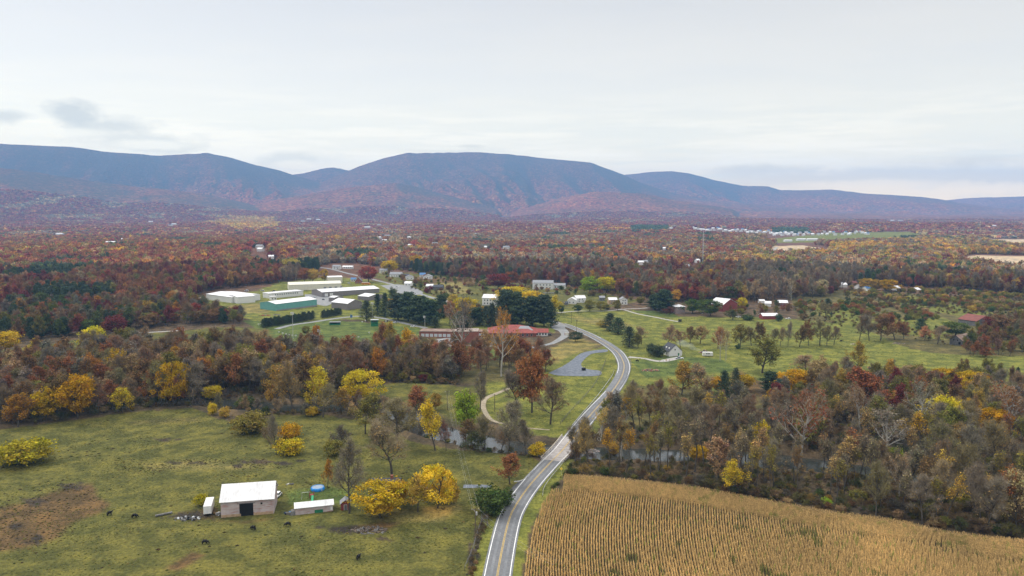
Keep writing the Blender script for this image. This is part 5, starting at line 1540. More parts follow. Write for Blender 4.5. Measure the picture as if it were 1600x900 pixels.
# black bin on the gravel lot
e = empty('rubbish_bin', at(912, 579), .4, 'black barrel shaped smoker on the gravel lot', 'smoker')
b = MB(); b.tube((-1.1, 0, 1.1), (1.1, 0, 1.1), .75, n=16); b.obj('barrel', BLACK, e)
b = MB(); b.box(0, 0, .2, 2.4, 1.3, .2); b.tube((-.8, -.7, .3), (-.8, .7, .3), .3); b.tube((.8, -.7, .3), (.8, .7, .3), .3); b.obj('chassis', DARK, e)
b = MB(); b.tube((.6, 0, 1.7), (.6, 0, 2.5), .1); b.obj('chimney', METAL, e)

# pale notice board beside the lone evergreen
e = empty('notice_board', at(886, 524), .1, 'low pale notice board left of the lone round evergreen', 'sign')
b = MB(); b.box(0, 0, .3, 3.2, .3, 1.7); b.obj('panel', CREAM, e); b = MB(); b.box(-1.75, 0, 0, .35, .45, 2.2); b.obj('post', BRICK, e); b = MB(); b.box(1.75, 0, 0, .35, .45, 2.2); b.obj('post', BRICK, e)

# warehouses ------------------------------------------------------------
building('warehouse', 'warehouse', 'white flat fronted warehouse alone on the grass beside the red wood', 347, 472, 50, 34, 6.0, 1.4, WHITE, ROOFW, B=((322.5, 468), (362, 473.5)), over=.3, pad=1.1)
building('warehouse', 'warehouse', 'squat white end block with rooftop units joining the white warehouse', 385, 474, 29, 24, 6.8, .9, WHITE, ROOFW, B=((371, 474.5), (399, 472.5)), over=.3)
ew, w = building('office_building', 'office', 'long white office building with a row of dark windows', 447, 466, 56, 14, 5.5, .6, WHITE, ROOFW, B=((421, 466.5), (474, 462)), flat=True, windows=row(11, -15, 15, 3.2, 1.3, 1.3))
building('office_wing', 'office', 'low white entrance block before the office building', 428, 469, 9, 6, 3.6, .5, WHITE, ROOFW, rot=32, flat=True, windows=row(2, -3, 3, 1.2, 1.2, 1.2))
building('warehouse', 'warehouse', 'long cream warehouse behind the white office building', 492, 454, 90, 26, 6.8, 2.2, CREAM, CREAM, B=((451.5, 454.6), (533.5, 451)), BL=(444.5, 450.5), over=.3, windows=row(4, 8, 34, .6, 3.0, 2.6, mat=GREYR))
building('warehouse', 'warehouse', 'cream end block with higher roof behind the long cream warehouse', 524, 442, 22, 16, 7.5, 1.2, CREAM, ROOFW, rot=22, over=.3)
building('warehouse', 'warehouse', 'long grey brown warehouse with white roof', 548, 463, 92, 24, 5.2, 2.0, BROWNW, ROOFW, B=((503.3, 464.5), (592.8, 457.2)), BL=(488, 460), over=.3, windows=[(-30, .3, 3.5, 3.2, 'front', ROOFW, True), (-24, .3, 3.5, 3.2, 'front', ROOFW, True)])
et, tw = building('warehouse', 'warehouse', 'teal sided warehouse with white roof', 459, 484, 74, 15, 7.0, 1.8, TEAL, ROOFW, B=((431.5, 486), (495.3, 478.8)), BL=(419.5, 481), over=.25)
b = MB(); b.box(0, -.03, 0, tw, .1, 1.4); b.obj('foundation', GREYR, et)
building('warehouse', 'warehouse', 'wide gabled grey brown warehouse right of the teal one', 537, 483, 42, 22, 6.2, 3.2, BROWNW, ROOFW, B=((518, 481.3), (543.3, 484.5)), BR=(564, 481.3), over=.4, ridge='x')
building('warehouse', 'warehouse', 'small white roofed annex behind the gabled grey brown warehouse', 518, 471.5, 12, 14, 4.6, 1.0, BROWNW, ROOFW, rot=-30, over=.3)
building('warehouse', 'warehouse', 'low white roofed store behind the evergreens', 576, 471, 32, 22, 4.2, 2.0, BROWNW, ROOFW, B=((559, 468), (576, 470)), BR=(592, 465.5), over=.3)
# village ---------------------------------------------------------------
V = [(525, 421, 12, 9, 4.5, 2.2, WHITE, GREYR, -5, 'x', 'first white cottage at the top of the village road'), (543, 420, 16, 8, 3.0, 1.6, WHITE, ROOFW, 0, 'x', 'long low white cottage right of the first one'),
     (481, 417, 16, 9, 4.0, 2.4, WHITE, ROOFW, 8, 'x', 'white house peeping over the yellow trees above the warehouses'),
     (560, 443, 10, 11, 3.2, 4.6, BRICK, GREYR, 5, 'y', 'steep gabled red brick house beside the orange bus'), (552, 440, 8, 8, 3.0, 2.0, WHITE, BLUER, 5, 'x', 'little blue roofed annex left of the brick house'),
     (599, 427, 12, 9, 4.5, 2.2, CREAM, GREYR, 0, 'x', 'cream house half hidden behind the round yellow tree'), (618, 433, 19, 10, 4.2, 2.6, WHITE, GREYR, -6, 'x', 'broad white house with grey roof in the village'),
     (632, 434, 13, 9, 3.0, 2.2, REDW, DARKR, -4, 'x', 'low house with dark roof and red end wall'), (640, 437, 13, 9, 3.4, 2.6, WHITE, GREYR, 8, 'y', 'white gabled garage right of the dark roofed house'),
     (660, 433, 9, 9, 3.4, 2.4, WHITE, BLUER, 0, 'x', 'blue roofed cottage at the wood edge'), (668, 436, 14, 10, 3.4, 2.8, WHITE, GREYR, 0, 'y', 'white gabled cottage joined to the blue roofed one'),
     (637, 447, 11, 9, 3.4, 2.2, WHITE, ROOFW, -8, 'x', 'white house alone on the slope above the road'), (671, 451, 11, 9, 3.2, 2.0, WHITE, ROOFW, -5, 'x', 'white cottage left in the cluttered hillside yard'),
     (684, 453, 15, 9, 3.6, 2.2, GREYB, DARKR, -5, 'x', 'dark roofed house in the cluttered hillside yard'),
     (893, 475, 13, 9, 4.0, 2.4, WHITE, ROOFW, -12, 'y', 'left white farm building by the gravel lane'), (908, 473, 16, 9, 4.8, 2.6, WHITE, ROOFW, 18, 'x', 'white gabled farm building by the gravel lane'),
     (958, 476, 13, 9, 5.0, 2.0, TANW, ROOFW, 5, 'x', 'tan walled house behind the upright lane tree'), (975, 476, 11, 8, 5.4, 2.2, WHITE, GREYR, 5, 'y', 'narrow tall white house at the end of the lane'),
     (941, 470, 8, 7, 3.4, 1.6, GREYB, GREYR, 0, 'x', 'small grey shed between the lane farm buildings'), (884, 477, 8, 6, 2.4, 1.2, GREYB, DARKR, 5, 'x', 'low dark shed near the lane farm buildings')]
for px, py, wp, dep, h, rise, wl, rf, rot, rd, lab in V:
    ww = wp * depth(px, py) / FPX
    building('house', 'house' if 'shed' not in lab else 'shed', lab, px, py, wp, dep, h, rise, wl, rf, rot=rot, ridge=rd, windows=row(max(2, int(ww / 4)), -ww * .42, ww * .42, 1.1, 1.1, 1.3) + (row(2, -ww * .3, ww * .3, h - 1.6, 1.0, 1.2) if h > 4.4 else []), pad=1.1)
building('farmhouse', 'house', 'large white farmhouse with white roof left of the pines', 764, 477, 22, 14, 7.5, 3.0, WHITE, ROOFW, rot=-14, windows=row(4, -6, 6, 1.2, 1.1, 1.6) + row(4, -6, 6, 4.4, 1.1, 1.5), chimney=(.2, .5))
building('farmhouse_wing', 'house', 'low white wing right of the large white farmhouse', 780, 479, 13, 8, 3.2, 1.4, WHITE, GREYR, rot=-14, windows=row(3, -3, 3, 1.1, 1, 1.2))
eb, bw2 = building('manor_house', 'house', 'long two storey white house with grey roof on the slope', 848, 452, 32, 12, 8.0, 2.8, WHITE, GREYR, rot=-8, windows=row(5, -9, 11, 1.3, 1.3, 1.5) + row(5, -9, 11, 4.8, 1.3, 1.5))
building('house', 'house', 'lower white wing with dark windows right of the two storey house', 871, 451, 24, 10, 4.2, 2.2, WHITE, GREYR, rot=-8, windows=row(5, -7, 8, 1.3, 1.4, 1.7), chimney=(-.1, .5))
b = MB(); b.box(0, 0, 0, 21, 9, .25); o = b.obj('pond', WATER); o.location = at(862, 458) + Vector((0, 0, .12)); tag(o, 'pale blue pool terrace below the two storey white house', 'pool', kind='structure')
# school ---------------------------------------------------------------
building('school_wing', 'school', 'long low brick school wing with flat brown roof and white windows', 684, 530, 54, 14, 4.6, 1, BRICK, BROWNR, B=((655, 527), (711, 528.3)), flat=True, windows=row(7, -13, 11, .8, 2.4, 2.2, mat=PALEG))
building('school_hall', 'school', 'taller brick school hall with pale sloping roof', 729, 535.6, 36, 15, 8.6, 1.2, BRICK, TANR, rot=0, over=.3)
building('school_link', 'school', 'low brick link between the school hall and the red roof', 757, 526, 26, 12, 3.6, 1, BRICK, BROWNR, rot=0, flat=True, windows=row(3, -5, 5, 1.0, 2.2, 1.6, mat=PALEG))
er_, rw = building('school_building', 'school', 'wide school building under a broad red hipped roof', 800, 527, 76, 26, 3.4, 4.6, BRICK, REDR, rot=0, hip=True, over=.9, windows=row(10, -17, 17, 1.0, 1.4, 1.6))
b = MB(); b.add([(4, 4.0, 4.95), (17, 4.0, 4.95), (13, 10.5, 7.45), (6.5, 10.5, 7.45)], [(0, 1, 2, 3)]); b.obj('grey_roof_panel', GREYR, er_)
building('school_entrance', 'school', 'red gabled entrance wing at the right end of the school', 845, 525, 22, 9, 3.0, 2.2, WHITE, REDR, rot=-3, ridge='x', over=.6, windows=row(4, -4, 5, .9, 1.2, 1.5))
# cottage, camper -------------------------------------------------------
ec, cw = building('cottage', 'cottage', 'white gabled cottage with steep dark roof and dormers', 1056, 559, 21, 10.5, 3.4, 4.4, WHITE, DARKR, B=((1045.5, 557.2), (1065.7, 555.7)), ridge='y', over=.35, windows=[(-.5, 4.0, .9, 1.0, 'front'), (-1.5, 1.0, .8, 1.2, 'left'), (1.8, 1.0, .8, 1.2, 'left'), (-3.6, 1.0, .8, 1.2, 'left')], door=(2.2, .05, 1.0, 2.0, 'front', GREENP, True))
for yy in (3.2, 7.0):
    b = MB(); x0 = -cw * .36; b.add([(x0, yy - .7, 3.9), (x0, yy + .7, 3.9), (x0, yy + .7, 5.1), (x0, yy, 5.7), (x0, yy - .7, 5.1), (x0 + 2.3, yy - .7, 3.9), (x0 + 2.3, yy + .7, 3.9), (x0 + 2.3, yy + .7, 5.1), (x0 + 2.3, yy, 5.7), (x0 + 2.3, yy - .7, 5.1)],
        [(4, 3, 2, 1, 0), (5, 6, 7, 8, 9), (0, 1, 6, 5), (1, 2, 7, 6), (2, 3, 8, 7), (3, 4, 9, 8), (4, 0, 5, 9)]); b.obj('dormer', WHITE, ec)
e = empty('camper_trailer', at(1106, 557), math.radians(-6), 'white camper trailer with two dark windows beside the smoking pile', 'camper')
b = MB(); b.box(0, 1.25, .5, 7.0, 2.5, 2.3, taper=.96); b.obj('body', WHITE, e)
for x in (-.7, .7): b = MB(); b.box(x, -.02, 1.6, .8, .08, .7); b.obj('window', GLASSD, e)
for x in (-.6, .5): b = MB(); b.tube((x, .05, .35), (x, .3, .35), .35, n=12); b.obj('wheel', BLACK, e)
b = MB(); b.box(3.9, 1.25, .45, 1.1, .15, .12); b.obj('hitch', BLACK, e)
# right hand farms --------------------------------------------------------
building('stone_house', 'house', 'square pinkish stone house with white pyramid roof', 1063, 490, 15, 9, 6.6, 1.8, STONE, ROOFW, rot=6, hip=True, over=.9, windows=[(-2, 4.2, .8, 1.2, 'front'), (2, 4.2, .8, 1.2, 'front')])
building('barn', 'barn', 'red barn with big pale roof behind the green trees', 1132, 486, 25, 24, 6.5, 5.0, REDW, ROOFW, B=((1129, 487), (1152, 484)), BL=(1119, 483), ridge='y', over=.4)
building('barn', 'barn', 'long low red barn with white roof', 1204, 499, 25, 9, 3.2, 1.8, REDW, ROOFW, rot=3, over=.4)
building('house', 'house', 'red cottage with white roof behind the low red barn', 1223, 478, 15, 9, 3.2, 2.2, REDW, ROOFW, rot=-10, over=.4, windows=row(3, -4, 4, 1.0, 1, 1.2))
building('house', 'house', 'small white roofed cottage left of the red cottage', 1200, 479, 9, 8, 3.2, 1.8, WHITE, ROOFW, rot=-15, over=.4)
building('shed', 'shed', 'tiny white roofed shed in the trees above the low red barn', 1191, 474, 8, 6, 2.6, 1.2, WHITE, ROOFW, rot=0, over=.3)
building('barn', 'barn', 'old barn with rusty red metal roof at the far right', 1519, 513, 40, 14, 4.4, 3.8, GREYB, RUST, B=((1497, 506), (1525, 510)), BR=(1541, 505.5), over=.5)
building('barn', 'barn', 'ruined grey house with sagging brown roof below the rusty barn', 1494, 541, 27, 10, 4.0, 3.2, GREYB, BROWNR, B=((1483.5, 538), (1503, 540.5)), BR=(1514, 536), ridge='y', over=.6, windows=[(-1.5, 3.4, .9, .9, 'front', DARK, False), (1.2, 3.4, .9, .9, 'front', DARK, False), (2.6, .8, 1.6, 1.9, 'front', DARK, False)])
for i, (px, py, wp, wl, rf, lab) in enumerate([(1294, 448, 11, GREYB, GREYR, 'grey roofed cottage at left of the far cottages'), (1303, 444, 6, WHITE, ROOFW, 'tiny white house above the grey roofed cottage'), (1317, 449, 14, WHITE, ROOFW, 'long white cottage among the far trees'),
        (1335, 446, 10, TANW, RUST, 'tan roofed cottage beside the long white one'), (1347, 452, 11, WHITE, GREYR, 'pale cottage with grey roof below the ochre crown'), (1358, 455, 8, WHITE, BLUER, 'little blue roofed cottage in the far scrub'),
        (1404, 454, 8, WHITE, ROOFW, 'narrow white house right of the golden crowns'), (1436, 457, 9, TANW, ROOFW, 'pale shed in the brush right of the narrow white house')]):
    building('house', 'house', lab, px, py, wp, 9, 3.4, 2.0, wl, rf, rot=-8 + i * 5, pad=1.3)
# orange bus
e = empty('school_bus', at(571, 445), math.radians(4), 'orange school bus parked beside the brick house', 'bus')
b = MB(); b.box(0, 1.25, .5, 9.6, 2.5, 2.4, taper=.97); b.box(5.4, 1.25, .5, 1.4, 2.2, 1.2); b.obj('body', ORANGEP, e)
b = MB(); b.box(0, -.02, 1.7, 8.6, .08, .7); b.obj('windows', GLASSD, e); b = MB(); b.box(0, 1.25, 2.9, 9.4, 2.3, .12); b.obj('roof', WHITE, e)
for x in (-3, 4.2): b = MB(); b.tube((x, 0, .5), (x, .3, .5), .5, n=12); b.obj('wheel', BLACK, e)

# houses scattered in the far woods --------------------------------------
FARH = [(92, 367, 12), (172, 381, 14), (177, 386, 10), (194, 376, 10), (271, 351, 14), (354, 382, 16), (404, 388, 10), (265, 353, 8), (235, 347, 6), (451, 346, 6), (473, 346, 8), (482, 343, 8), (509, 350, 12), (497, 344, 7), (574, 356, 12), (592, 352, 6),
        (605, 370, 9), (592, 373, 5), (525, 378, 6), (639, 373, 5), (680, 383, 8), (745, 367, 6), (759, 389, 4), (792, 389, 9), (1002, 414, 8), (1010, 413, 7), (1038, 391, 4), (1075, 420, 5), (1049, 358, 5), (1092, 411, 5), (405, 393, 8), (460, 381, 14), (465, 384, 8),
        (424, 405, 8), (601, 378, 7), (640, 386, 7), (1395, 345, 12), (1407, 345, 8), (1500, 350, 6), (1560, 352, 8), (1575, 351, 6), (1554, 354, 5), (1535, 350, 6), (1590, 352, 6), (1545, 349, 5)]
FH_PHR = ['left of the wooded hill', 'on the wooded hill', 'in the village woods', 'in the middle woods', 'beside the mast wood', 'on the far right plain']
cnt = {}
CLR = []
for px, py, wp in FARH:
    k = 0 if px < 120 else 1 if px < 420 else 2 if px < 560 else 3 if px < 830 else 4 if px < 1200 else 5
    cnt.setdefault(k, []).append((px, py, wp))
ORD = 'first second third fourth fifth sixth seventh eighth ninth tenth eleventh twelfth thirteenth fourteenth fifteenth sixteenth seventeenth eighteenth nineteenth twentieth'.split()
TENS = {2: 'twenty', 3: 'thirty', 4: 'forty', 5: 'fifty', 6: 'sixty', 7: 'seventy', 8: 'eighty', 9: 'ninety'}
def ordinal(n):
    if n <= 20: return ORD[n - 1]
    if n % 10 == 0: return TENS[n // 10][:-1] + 'ieth'
    return TENS[n // 10] + '-' + ORD[n % 10 - 1]
rf_ = random.Random(3)
FLAB = ['', '', '', '', '', '']
for k, lst in cnt.items():
    for i, (px, py, wp) in enumerate(sorted(lst)):
        big = wp * depth(px, py) / FPX
        building('house', 'house', 'small pale far house %s, %s from the left' % (FH_PHR[k], ordinal(i + 1)), px, py, min(wp, 30 / (depth(px, py) / FPX)), 11, 5.0, 2.2,
                 WHITE, [ROOFW, GREYR, ROOFW][i % 3], rot=rf_.uniform(-20, 20), group='pale houses scattered through the far woods', pad=1.0)
        p = at(px, py); CLR.append((p.x, p.y, 12 + big * .55, .15 * p.y))
# housing estate at the far right
EST = []
for i in range(46): EST.append((1084 + i * 3.35 + rf_.uniform(-1, 1), 357.0 + i * .20 + rf_.uniform(-2.2, 3.4)))
for i in range(34): EST.append((1206 + i * 4.6 + rf_.uniform(-1.5, 1.5), 367.0 - i * .08 + rf_.uniform(-3.0, 3.0)))
EST.sort()
for i, (px, py) in enumerate(EST):
    building('house', 'house', 'tiny pale house of the far housing estate, %s from its left end' % ordinal(i + 1), px, py, rf_.uniform(3.0, 4.6), 10, 5.4, 2.4, WHITE, [GREYR, ROOFW, GREYR, BLUER][i % 4] if i % 3 else ROOFW,
             rot=rf_.uniform(-30, 30), group='houses of the far housing estate', pad=1.2)
for i, (px, py, wp) in enumerate([(1253, 376, 14), (1270, 376, 16), (1232, 378, 12)]):
    building('warehouse', 'warehouse', 'long pale shed below the far housing estate, %s from the left' % ordinal(sorted((1253, 1270, 1232)).index(px) + 1), px, py, wp, 14, 5, 1.5, WHITE, ROOFW, rot=0, group='long pale sheds below the estate')

# radio mast ---------------------------------------------------------------
e = empty('radio_mast', at(1098, 411), 0, 'tall thin lattice radio mast rising from the woods', 'radio mast')
mh = 52 * depth(1098, 411) / FPX; b = MB(); rr = 1.1
cs = [(rr * math.cos(a), rr * math.sin(a)) for a in (0, 2.094, 4.189)]
for cx, cy_ in cs: b.tube((cx, cy_, 0), (cx * .8, cy_ * .8, mh), .16, .12, n=5)
nseg = 26
for i in range(nseg):
    z0, z1 = mh * i / nseg, mh * (i + 1) / nseg
    for k in range(3):
        a, c_ = cs[k], cs[(k + 1) % 3]; b.tube((a[0] * .9, a[1] * .9, z0), (c_[0] * .9, c_[1] * .9, z1), .07, n=4, caps=False); b.tube((a[0] * .9, a[1] * .9, z0), (c_[0] * .9, c_[1] * .9, z0), .05, n=4, caps=False)
b.obj('lattice', METAL, e)
b = MB(); b.tube((0, 0, mh), (0, 0, mh + 4), .10); b.obj('antenna', METAL, e)

# cedar hedges, ball field ---------------------------------------------------
def hedge(px0, py0, px1, py1, n, hp, label):
    pts = [at(px0 + (px1 - px0) * i / (n - 1), py0 + (py1 - py0) * i / (n - 1)) for i in range(n)]; m = depth(px0, py0) / FPX
    for i, p in enumerate(pts):
        h = hp * m * rt.uniform(.85, 1.12)
        make_tree('cedar', p.x, p.y, h, h * .62, tint_of('conifer', rt), label % ordinal(i + 1), 'clipped cedars in the hedge rows')
hedge(411, 512, 489, 499, 26, 14, 'dark cedar in the long hedge row, %s from its left end')
hedge(504, 497, 532, 492, 11, 12, 'dark cedar in the short hedge row, %s from its left end')

def flood(px, py, hp, label, heads=4):
    e = empty('floodlight_mast', at(px, py), 0, label, 'floodlight'); H_ = hp * depth(px, py) / FPX
    b = MB(); b.tube((0, 0, 0), (0, 0, H_), .22, .13); b.obj('pole', paint('pale_pole', (.42, .42, .40), .7, .1), e)
    b = MB(); b.box(0, 0, H_ - .4, 2.6, .15, .15); b.box(0, 0, H_ - 1.6, 2.6, .15, .15); b.obj('crossbar', METAL, e)
    for z in (H_ - .9, H_ + .1):
        for x in (-.9, 0, .9)[:heads]: b = MB(); b.box(x, -.25, z - .35, .65, .4, .6); b.obj('lamp_head', WHITE, e)
flood(458, 530, 42, 'pale floodlight mast at the left of the ball field'); flood(582, 498, 25, 'floodlight mast before the slim evergreens'); flood(664, 513, 19, 'floodlight mast beside the white parked car', 2); flood(719, 507, 14, 'short light mast among the pines left of the red roof', 1); flood(500, 553, 38, 'slender light mast in the belt below the ball field', 1)
e = empty('dugout', at(523, 508), math.radians(4), 'low dark dugout beside the ball field', 'dugout'); b = MB(); b.box(0, 2, 2.3, 9.5, 4.2, .3); b.obj('roof', GREYR, e); b = MB(); b.box(0, 3.6, 0, 9, .2, 2.3); b.box(-4.4, 1.8, 0, .2, 3.6, 2.3); b.box(4.4, 1.8, 0, .2, 3.6, 2.3); b.box(0, .2, 0, 9, .15, 1.0); b.obj('wall', GREENP, e)
e = empty('press_box', at(585, 510), math.radians(4), 'dark green two level press box beside the ball field', 'press box'); b = MB(); b.box(0, 2, 0, 5.6, 4.2, 2.7); b.box(0, 2, 3.2, 6.0, 4.6, 2.2); b.obj('wall', GREENP, e); b = MB(); b.box(0, 2, 5.4, 6.8, 5.4, .25); b.obj('roof', METAL, e)
b = MB(); b.box(0, -.36, 3.8, 4.6, .1, 1.0); b.obj('window', GLASSD, e)
e = empty('score_sign', at(549, 499), 0, 'small blue topped sign post beside the ball field', 'sign'); b = MB(); b.tube((-.6, 0, 0), (-.6, 0, 3), .08); b.obj('post', METAL, e); b = MB(); b.tube((.6, 0, 0), (.6, 0, 3), .08); b.obj('post', METAL, e); b = MB(); b.box(0, 0, 1.6, 2.0, .15, 2.6); b.obj('board', BLUER, e)
arc = [(436, 521), (442, 523), (447, 524.5), (452, 525.5), (457, 526.3), (462, 526.8), (495, 529), (523, 530.5), (552, 529.5), (560, 529), (608, 526), (577, 522), (404, 509), (407, 508), (566, 505), (571, 503), (603, 504), (620, 545), (653, 500), (662, 533)]
for i, (px, py) in enumerate(sorted(arc)):
    e = empty('fence_marker', at(px, py), 0, 'round white marker post on the ball field edge, %s from the left' % ordinal(i + 1), 'marker post', 'white marker posts round the ball field')
    b = MB(); b.tube((0, 0, 0), (0, 0, 1.2), .07); b.obj('post', METAL, e); b = MB(); b.box(0, 0, .9, 1.1, .12, .9); b.obj('panel', WHITE, e)
e = empty('garden_sculpture', at(721, 553), 0, 'low white sculpture on the school lawn', 'sculpture'); b = MB(); b.box(0, 0, 0, 2.2, 1.0, .9, taper=.6); b.box(0, 0, .9, 1.2, .5, .5, taper=.5); b.obj('block', WHITE, e)

# bridge ---------------------------------------------------------------------
seg = ROAD[b0:b1 + 1]; d_ = np.gradient(seg, axis=0); d_ /= np.hypot(d_[:, 0], d_[:, 1])[:, None]; nr_ = np.stack([d_[:, 1], -d_[:, 0]], 1)
mid = seg[len(seg) // 2]; zb = base(seg[:, 0], seg[:, 1]) + .11
e = empty('bridge', (mid[0], mid[1], float(base(mid[0], mid[1]))), 0, 'short pale concrete road bridge over the creek', 'bridge')
def along(offs, z0, z1, name, mat, parent, w):
    V, n = [], len(seg)
    for i in range(n):
        for s, zz in ((-w / 2, z0), (w / 2, z0), (w / 2, z1), (-w / 2, z1)):
            q = seg[i] + nr_[i] * (offs + s); V.append((q[0] - e.location.x, q[1] - e.location.y, zb[i] + zz - e.location.z))
    F = [(i * 4 + k, i * 4 + (k + 1) % 4, (i + 1) * 4 + (k + 1) % 4, (i + 1) * 4 + k) for i in range(n - 1) for k in range(4)] + [(0, 1, 2, 3), (n * 4 - 1, n * 4 - 2, n * 4 - 3, n * 4 - 4)]
    b = MB(); b.add(V, [tuple(reversed(f)) for f in F]); return b.obj(name, mat, parent)
along(0, -.85, 0, 'deck', CONC, e, 10.0)
for s in (-1, 1):
    along(s * 4.75, .003, .32, 'kerb', CONC, e, .45); pr = along(s * 4.75, .75, 1.0, 'rail', paint('tan_rail', (.52, .46, .36), .6, .1), e, .18)
    b = MB()
    for i in range(0, len(seg), 1):
        q = seg[i] + nr_[i] * s * 4.75; b.box(q[0] - e.location.x, q[1] - e.location.y, zb[i] - e.location.z + .3, .25, .25, .5)
    b.obj('rail_posts', CONC, e)
for k in (0, len(seg) - 1):
    q = seg[k]; b = MB(); b.box(q[0] - e.location.x, q[1] - e.location.y, -4, 9.6, 1.6, 3.2, math.atan2(d_[k][1], d_[k][0]) - math.pi / 2); b.obj('abutment', CONC, e)

def guardrail(px_pts, label, side_h=.75):
    pts = spline([at(*p)[:2] for p in px_pts], 2.0); p0 = pts[0]; e = empty('guardrail', (p0[0], p0[1], float(base(*p0))), 0, label, 'guardrail')
    z = base(pts[:, 0], pts[:, 1]) - e.location.z; d = np.gradient(pts, axis=0); d /= np.hypot(d[:, 0], d[:, 1])[:, None]; nr = np.stack([d[:, 1], -d[:, 0]], 1); V, F = [], []
    pf = [(0, side_h - .30), (.05, side_h - .22), (0, side_h - .15), (.05, side_h - .07), (0, side_h), (-.05, side_h), (-.05, side_h - .30)]; k = len(pf)
    for i in range(len(pts)):
        for a, c_ in pf: q = pts[i] - p0 + nr[i] * a; V.append((q[0], q[1], z[i] + c_))
    F = [(i * k + j, i * k + (j + 1) % k, (i + 1) * k + (j + 1) % k, (i + 1) * k + j) for i in range(len(pts) - 1) for j in range(k)]
    MB().add(V, F).obj('rail', METAL, e)
    for i in range(0, len(pts), 2):
        q = pts[i] - p0 - nr[i] * .14; b = MB(); b.box(q[0], q[1], z[i] - .1, .14, .18, side_h - .02 + .1); b.obj('post', POLEW, e)
guardrail([(803, 755), (812, 754), (822, 749), (835, 735), (850, 717), (868, 698)], 'galvanised guardrail left of the road leading onto the bridge')
guardrail([(894, 666), (910, 647), (925, 630), (938, 614), (949, 599), (957, 587), (960, 579)], 'galvanised guardrail left of the road beyond the bridge')
guardrail([(848, 777), (849, 768), (853, 759), (864, 744), (876, 730), (885, 716)], 'galvanised guardrail right of the road before the bridge')
guardrail([(926, 658), (945, 638), (962, 618), (974, 602), (982, 587), (986, 572), (984, 560)], 'galvanised guardrail right of the road on the bend')

def fence_line(px_pts, label, step=4.0, hh=1.2, rails=2):
    pts = spline([at(*p)[:2] for p in px_pts], step); p0 = pts[0]; e = empty('fence', (p0[0], p0[1], float(base(*p0))), 0, label, 'fence'); z = base(pts[:, 0], pts[:, 1]) - e.location.z
    for i in range(len(pts)): q = pts[i] - p0; b = MB(); b.box(q[0], q[1], z[i] - .1, .14, .14, hh + .1); b.obj('post', GREYB, e)
    for r_ in range(rails):
        b = MB(); rz_ = hh * (r_ + 1) / (rails + .2)
        for i in range(len(pts) - 1): a, c_ = pts[i] - p0, pts[i + 1] - p0; b.tube((a[0], a[1], z[i] + rz_), (c_[0], c_[1], z[i + 1] + rz_), .05, n=4, caps=False)
        b.obj('rail', GREYB, e)
fence_line([(876, 663), (893, 642), (912, 622), (930, 600), (940, 580), (947, 562)], 'old pale fence running beside the road inside the bend')
fence_line([(726, 890), (738, 862), (745, 838), (752, 818), (758, 805)], 'old post fence in the weeds between pasture and verge')
fence_line([(972, 538), (985, 543), (1000, 547)], 'short pale fence by the separate dark cedar')

def stop_sign(): pass
for (px, py, lab) in ((877, 743, 'yellow marker board at the bridge guardrail end'), (945, 640, 'small yellow marker beside the road beyond the bridge')):
    e = empty('road_sign', at(px, py), .2, lab, 'road sign'); k = 1.0 if py > 700 else .7
    b = MB(); b.tube((0, 0, 0), (0, 0, 2.4 * k), .05); b.obj('post', METAL, e); b = MB(); b.add([(-.6 * k, -.06, 2.6 * k), (0, -.06, 2.0 * k), (.6 * k, -.06, 2.6 * k), (0, -.06, 3.2 * k), (-.6 * k, -.02, 2.6 * k), (0, -.02, 2.0 * k), (.6 * k, -.02, 2.6 * k), (0, -.02, 3.2 * k)], [(0, 1, 2, 3), (7, 6, 5, 4), (0, 4, 5, 1), (1, 5, 6, 2), (2, 6, 7, 3), (3, 7, 4, 0)]); b.obj('panel', ORANGEP if False else paint('yellow_sign', (.80, .58, .08), .5, .05), e)

# utility poles and wires ----------------------------------------------------
def upole(px, py, hp, rot, label, lamp=True):
    e = empty('utility_pole', at(px, py), math.radians(rot), label, 'utility pole'); H_ = hp * depth(px, py) / FPX
    b = MB(); b.tube((0, 0, -.2), (0, 0, H_), .16, .11); b.obj('pole', POLEW, e); b = MB(); b.box(0, 0, H_ - .6, 2.4, .12, .12); b.obj('crossarm', POLEW, e)
    for x in (-1.05, 0, 1.05): b = MB(); b.tube((x, 0, H_ - .48), (x, 0, H_ - .2), .06); b.obj('insulator', WHITE, e)
    if lamp: b = MB(); b.tube((.3, -.25, H_ - 2.2), (.3, -.25, H_ - 1.2), .26, n=12); b.obj('transformer', METAL, e)
    return e, H_
pA, hA = upole(743, 838, 46, 12, 'wooden utility pole with transformer beside the pasture fence')
pB, hB = upole(699, 640, 30, 20, 'small wooden utility pole beyond the creek', False)
pC, hC = upole(893, 505, 18, 0, 'utility pole beside the far pasture lane', False); pD, hD = upole(901, 522, 22, 0, 'utility pole beside the road above the evergreen', False); pE, hE = upole(763, 574, 34, 0, 'dark utility pole on the school lawn edge', False); pF, hF = upole(773, 643, 28, 0, 'thin pole beside the dirt track', False)
b = MB()
for k, off in enumerate((-1.0, 0, 1.0)):
    chain = [(pB.location + Vector((off * .8, 0, hB - .3))), (pA.location + Vector((off, 0, hA - .2))), (at(850, 905) + Vector((off + 2, -12, 11)))]
    if k == 1: chain[0].z -= 1.5; chain[1].z -= 1.6; chain[2].z -= 1.2
    for a, c_ in zip(chain[:-1], chain[1:]):
        pr_ = a; n = 14
        for i in range(1, n + 1):
            t = i / n; q = a.lerp(c_, t); q.z -= 4 * 1.8 * t * (1 - t); b.tube(pr_, q, .014, n=4, caps=False); pr_ = q
o = b.obj('overhead_wires', paint('wire_grey', (.42, .42, .42), .5, .05, 1, .3)); tag(o, 'thin overhead wires crossing the near road and pasture', 'wires')
